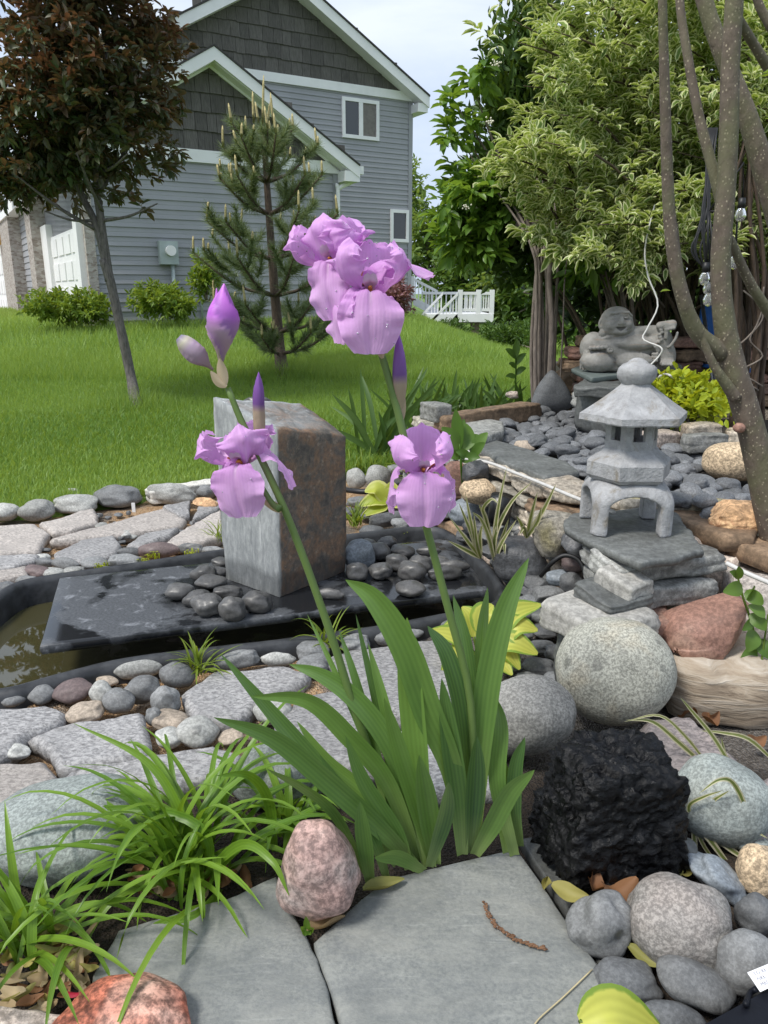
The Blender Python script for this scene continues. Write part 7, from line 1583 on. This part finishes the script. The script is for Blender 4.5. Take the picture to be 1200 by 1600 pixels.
# ================================================================= leaf litter and small things
M_DRY = leaf_mat('dry_leaf', (.30, .21, .11), (.50, .40, .24), rough=.8, trans=.15); M_DRYB = leaf_mat('rusty_dry_leaf', (.17, .075, .03), (.3, .15, .07), rough=.7, trans=.15); M_YEL = leaf_mat('yellowing_leaf', (.22, .23, .06), (.40, .34, .10), rough=.6, trans=.2)
def dry(x, y, ln, wd, az, mat, label, cat='leaf', group=None, z=.0, curl=.5):
    b = atz(x, y, z); s = mpp(b); d_ = np.array([math.cos(R(az)), math.sin(R(az)), 0]) * ln * s / 2; h = ln * s * curl * .25
    P = [b - d_ + [0, 0, h + .004], b + [0, 0, .004], b + d_ + [0, 0, h * rnd.uniform(.3, 1) + .004]]; o = leafobj(None, P, wd * s, mat, [rnd.uniform(-.3, .3), rnd.uniform(-.5, .2), 1], 'oval', rnd.uniform(.5, 1.3) * rnd.choice((1, -.7)), 11, name='dry_leaf', twist=rnd.uniform(-1.2, 1.2))
    return tag(o, label, cat, group)
for i in range(80):
    x, y = rnd.uniform(5, 152), rnd.uniform(1440, 1580)
    if x > 150 - (1580 - y) * .1 or (x > 80 and y > 1560): continue
    dry(x, y, rnd.uniform(26, 58), rnd.uniform(10, 22), rnd.uniform(0, 360), rnd.choice([M_DRY, M_DRY, M_DRYB, M_YEL]), 'curled dry leaf in the litter beside the bluestone and daylilies', group='dry leaves at the bluestone corner', z=-.012 + .018 * rnd.random(), curl=rnd.uniform(.3, 1.6))
for i in range(26): dry(rnd.uniform(200, 400), rnd.uniform(1350, 1400), rnd.uniform(24, 46), rnd.uniform(12, 20), rnd.uniform(0, 360), rnd.choice([M_DRY, M_DRYB]), 'brown dry leaf on the dark soil under the daylily clump', group='dry leaves under the daylilies', z=-.018 + .01 * rnd.random())
dry(118, 1555, 34, 12, 10, leaf_mat('crimson_petal', (.35, .01, .04), (.45, .03, .06), trans=.1), 'crimson fallen petal among the dry leaves', 'petal', z=.0)
for x, y, l_, w_, az, mt, lb in [(890, 1400, 58, 28, -25, M_YEL, 'yellowing leaf in front of the black rock'), (852, 1385, 34, 14, 70, M_YEL, 'small green leaf standing at the slate strip'), (925, 1392, 66, 30, 75, M_DRYB, 'curled rusty leaf standing against the black rock'), (968, 1400, 60, 44, 20, M_DRYB, 'crumpled rusty leaf beside the egg-shaped stone'), (955, 1412, 44, 30, 120, M_DRYB, 'small crumpled rusty leaf under the bigger one'),
        (1040, 1375, 60, 22, 15, M_YEL, 'flat yellow leaf behind the largest cobble'), (1072, 1360, 44, 16, 50, M_YEL, 'green-yellow leaf beside the tilted blue cobble'), (1010, 1500, 62, 20, -35, M_YEL, 'narrow yellow leaf between the cobbles'), (510, 1452, 66, 26, 28, M_DRY, 'papery tan leaf in front of the pink rock'), (600, 1392, 70, 24, 22, M_YEL, 'flat yellow-brown leaf under the iris leaves'), (1108, 1130, 40, 22, 30, M_DRYB, 'rusty leaf in the gap behind the round boulder'), (1070, 1112, 44, 24, 100, M_DRYB, 'dark rusty leaf beside the banded rock'), (1180, 1165, 50, 20, 30, M_DRYB, 'rusty leaf under the vine')]:
    dry(x, y, l_, w_, az, mt, lb, z=.035 if 880 < x < 980 else .0, curl=1.6 if mt is M_DRYB else .5)
sp = thing('seedling', atz(482, 1462, .002), 'tiny green seedling in the paving joint before the pink rock', 'seedling')
for x1, y1 in [(470, 1448), (490, 1450), (478, 1432), (486, 1456), (472, 1458)]:
    a = atz(481, 1460, .004); leafobj(sp, [a, (a + aty(x1, y1, a[1])) / 2 + [0, 0, .003], aty(x1, y1, a[1] - .005)], .011, M_DAYL, [0, -1, .5], 'oval', .2, 8)
# dried seed stalk on the bluestone
a = [atz(x, y, .008) for x, y in [(757, 1410), (768, 1438), (790, 1458), (818, 1472), (852, 1482)]]; ss = thing('seed_stalk', a[0], 'brittle brown seed stalk lying on the bluestone flag', 'seed stalk')
branch_obj('stem', a, [.0015, .0015, .001], M_STEMB, ss, 5, 16, 0); A_ = catmull(a, 60); m = MB()
for i in range(60):
    for q in range(2): m.add(ICO[3][0] * [.0028, .002, .002] * rnd.uniform(.6, 1.2) + A_[i] + [rnd.uniform(-.003, .003), rnd.uniform(-.003, .003), rnd.uniform(-.001, .002)], ICO[3][1].tolist())
o = m.obj('florets', bark('floret_brown', (.1, .045, .02), (.24, .13, .07)), ss); o['kind'] = 'stuff'
V, F = tube(catmull([atz(925, 1515, .006), atz(880, 1558, .006), atz(842, 1592, .006), atz(830, 1612, .006)], 16), .0012, 6); tag(mobj('straw', V, F, M_SHEATH if False else M_DRYST if 'M_DRYST' in globals() else plain('straw', (.5, .42, .25), .8)), 'thin pale straw lying on the bluestone beside the hosta leaf', 'straw')
# black case with a white printed tag
bcs = thing('black_case', atz(1210, 1640, -.02), 'black plastic case corner with a white printed tag among the cobbles', 'case')
M_CASE = plain('black_case_plastic', (.006, .007, .011), .5, 60, .2, .1, Specular_IOR_Level=.2)
A0, A1 = atz(1085, 1612, .075), atz(1290, 1498, .075); e_ = unit(A1 - A0); nb = np.array([e_[1], -e_[0], 0]); 
m = MB()
for lo_, hi_, off_ in ((-.06, .065, .012), (.066, .078, .0)):
    q = [A0 + nb * off_, A1 + nb * off_, A1 + nb * .3, A0 + nb * .3]; m.add([(*p_[:2], lo_) for p_ in q] + [(*p_[:2], hi_) for p_ in q], [(3, 2, 1, 0), (4, 5, 6, 7), (0, 1, 5, 4), (1, 2, 6, 5), (2, 3, 7, 6), (3, 0, 4, 7)])
m.obj('case_body', M_CASE, bcs, False)
M_PAPER = plain('white_tag_paper', (.85, .85, .87), .6, 60, .04, .05)
c4 = [aty(1168, 1520, A0[1] + .075), aty(1212, 1502, A0[1] + .08), aty(1226, 1532, A0[1] + .055), aty(1188, 1550, A0[1] + .05)]
V, F = tube([(c4[3] + c4[0]) / 2 * 1.0 + [.004, 0, -.006], (c4[3] + c4[0]) / 2 + [.001, -.0, .0]], .003, 6)
th_ = np.array([0, .0015, -.001]); tg = mobj('tag', [*c4, *[q + th_ for q in c4]], [(0, 1, 2, 3)[::-1], (4, 5, 6, 7), (0, 4, 5, 1), (1, 5, 6, 2), (2, 6, 7, 3), (3, 7, 4, 0)], M_PAPER, bcs, False)
M_INK = NT('tag_print').fin((.12, .12, .16), .7)
ux = unit(c4[1] - c4[0]); vy = unit(c4[0] - c4[3] - ux * np.dot(c4[0] - c4[3], ux)); nz_ = np.cross(ux, vy)
dnl = np.linalg.norm(c4[3] - c4[0])
for i, tx in enumerate(['TO RE', 'FIRE,', 'MED']):
    cu = bpy.data.curves.new('lettering', 'FONT'); cu.body = tx; cu.size = dnl * .25; o_ = bpy.data.objects.new('lettering_curve', cu); me = bpy.data.meshes.new_from_object(o_); bpy.data.objects.remove(o_); me.materials.clear(); me.materials.append(M_INK); o = bpy.data.objects.new('lettering', me); link(o, tg)
    pos_ = c4[0] + (c4[3] - c4[0]) * (.3 + .27 * i) + ux * .005 + nz_ * .004
    o.location = (pos_ - np.array(tg.location) - np.array(bcs.location)).tolist(); o.rotation_euler = Matrix((ux, vy, nz_)).transposed().to_euler()
V, F = tube(catmull([atz(1165, 1570, .085), aty(1172, 1552, A0[1] + .06), aty(1182, 1545, A0[1] + .06)], 8), .004, 8); mobj('tag_loop', V, F, M_CASE, bcs)

# ================================================================= cords, lights, odds and ends at the back
M_CORD = plain('pale_cord', (.55, .54, .52), .6, 40, .1, .05); M_BLKC = NT('black_cord').fin((.01, .01, .011), .5)
def cord(name, pts, rad, mat, label, cat='cord'):
    V, F = tube(catmull(pts, 40), rad, 7); return tag(mobj(name, V, F, mat), label, cat)
cord('hanging_cord', [aty(1023, 320, 3.75), aty(1008, 385, 3.72), aty(1012, 430, 3.7), aty(1028, 475, 3.66), aty(1012, 512, 3.62), aty(1005, 530, 3.6), aty(1033, 543, 3.5), aty(1030, 556, 3.5), aty(1013, 575, 3.48), aty(1013, 590, 3.5), atz(1016, 640, ZT + .03)], .0038, M_CORD, 'pale cord dangling from the shrub across the statue')
cord('hose', [atz(1020, 620, ZT + .1), aty(1028, 592, 3.4), aty(1040, 585, 3.4), aty(1050, 592, 3.4), atz(1052, 618, ZT + .06)], .005, M_CORD, 'pale hose loop beside the lime shrub', 'hose')
cord('white_cord', [atz(718, 716, ZT + .012), atz(760, 722, ZT + .01), atz(800, 737, ZT + .008), atz(850, 757, ZT + .01), atz(900, 778, ZT + .012), atz(960, 800, ZT + .02)], .006, M_CORD, 'white cord lying along the top of the dry stone wall')
cord('white_cord', [atz(1135, 880, ZT - .02), atz(1165, 895, ZT - .03), atz(1205, 912, ZT - .035), atz(1260, 935, ZT - .04)], .006, M_CORD, 'white cord lying on the mossy granite block')
cord('black_hose', [atz(536, 765, .02), atz(560, 768, .03), atz(592, 770, .03), atz(620, 778, .02)], .014, M_BLKC, 'black hose lying behind the lime hosta', 'hose')
cord('black_cable', [aty(845, 900, 2.2), aty(862, 880, 2.16), aty(882, 868, 2.15), aty(905, 876, 2.13), aty(918, 905, 2.1)], .007, M_BLKC, 'black cable arching between rocks under the lantern slab', 'cable')
# string lights
M_BULB = NT('clear_bulb').fin((.8, .8, .78), .05, Transmission_Weight=.85, IOR=1.45)
sl_ = thing('string_lights', aty(1105, 480, 3.1), 'bundle of black cords with clear bulbs hanging behind the tree', 'string lights')
for i in range(9):
    x0 = 1100 + rnd.uniform(-8, 14); V, F = tube(catmull([aty(1112 + i * 2 - 8, 200, 3.2), aty(x0, 330, 3.12), aty(x0 + rnd.uniform(-25, 6), 390, 3.1), aty(1106 + rnd.uniform(-4, 4), 425, 3.1)], 14), .004, 6); mobj('cord', V, F, M_BLKC, sl_)
for x, y, a in [(1102, 425, 0), (1108, 440, .2), (1108, 458, -.1), (1148, 400, .1), (1158, 325, 0)]:
    c = aty(x, y, 3.08); V, F = tube([c + [0, 0, .035], c + [0, 0, .0]], [.012, .014], 10); sk = mobj('socket', V, F, M_BLKC, sl_)
    m = MB(); nn_ = 14; lev = [(.011, 0), (.018, -.012), (.021, -.026), (.017, -.04), (.008, -.048), (.001, -.05)]
    V = [c + [r_ * math.cos(6.283 * j / nn_), r_ * math.sin(6.283 * j / nn_), z_] for r_, z_ in lev for j in range(nn_)]; F = [(q * nn_ + j, q * nn_ + (j + 1) % nn_, (q + 1) * nn_ + (j + 1) % nn_, (q + 1) * nn_ + j) for q in range(5) for j in range(nn_)]
    mobj('bulb', V, F, M_BULB, sk)
    V, F = tube([c + [0, 0, 320 / 1200 * .0 + .035], c + [-.0, .02, .16], aty(1108, 330, 3.12)], [.004, .004, .004], 6); mobj('cord', V, F, M_BLKC, sl_)
# woody climber trunk
cb = np.array([*aty(1172, 600, 3.75)[:2], ZT - .05]); cl_ = thing('climber', cb, 'twisted brown woody climber wrapped with pale twine beyond the tree', 'climber')
for i in range(13):
    x = 1150 + rnd.uniform(0, 55); dy = rnd.uniform(-.1, .15); b = aty(x + rnd.uniform(-8, 8), 600, 3.75 + dy); b[2] = ZT - .06
    branch_obj('stem', [b, aty(x + rnd.uniform(-8, 8), 520, 3.75 + dy), aty(x + rnd.uniform(-14, 8), 430, 3.75 + dy), aty(x - 10 + rnd.uniform(-20, 20), 320, 3.75 + dy), aty(x + rnd.uniform(-30, 20), 220, 3.8 + dy)], [.014, .011, .009, .008, .004], bark('climber_bark', (.04, .026, .018), (.12, .08, .055)) if i == 0 else bpy.data.materials['climber_bark'], cl_, 7, 16)
for i in range(2):
    P = [aty(1168 + rnd.uniform(-26, 28), 610 - q * 26 - i * 6, 3.66) for q in range(7)]; V, F = tube(catmull(P, 30), .004, 6); mobj('twine', V, F, M_STEMB, cl_)
# blue folding chair glimpsed between the stems
ch = thing('folding_chair', np.array([*aty(1140, 560, 4.2)[:2], ZT - .045]), 'blue folding chair partly hidden behind the tree trunk', 'chair'); cc = np.array([*aty(1141, 520, 4.2)[:2], 0])
M_BLUEC = plain('blue_canvas', (.02, .12, .42), .7, 80, .1, .2); M_FRM = NT('chair_frame').fin((.3, .3, .31), .35, Metallic=.8)
m = MB(); m.box(cc + [-.08, .22, .74], cc + [.08, .235, .93]); m.obj('backrest', M_BLUEC, ch, False); m = MB(); m.box(cc + [-.08, -.2, .6], cc + [.08, .2, .615]); m.obj('seat', M_BLUEC, ch, False)
for sx in (-.085, .085):
    for p0, p1 in (((sx, -.2, ZT - .045), (sx, .23, .98)), ((sx, .22, ZT - .045), (sx, -.18, .62))): V, F = tube([cc + p0, cc + p1], .011, 8); mobj('leg', V, F, M_FRM, ch)

for i, (x, y, w_, h_) in enumerate([(560, 785, 40, 18), (590, 800, 36, 18), (640, 770, 44, 22), (665, 760, 40, 24), (690, 775, 46, 24), (650, 740, 36, 20), (620, 735, 30, 18), (575, 805, 34, 16), (675, 790, 44, 20), (705, 790, 40, 22), (610, 755, 30, 16), (545, 800, 30, 16)]):
    stone(x, y, w_, h_, -.02, M_PEB_DARK if i % 3 else M_PEB_GREY, 'flat dark stone lying among weeds between the standing stone and the wall', 'river_stone', 'stone', 'flat stones between standing stone and wall')
for i, (x, y) in enumerate([(560, 720), (610, 712), (640, 725), (570, 735), (665, 735)]):
    clump('weed_tuft', atz(x, y, -.01), 26, .13, .014, M_TUFT, 'low green weed tuft behind the pale round stones', 'weed', 'weed tufts behind the pale stones', el=(20, 85), droop=(10, 100), spread=.06, seed=120 + i)
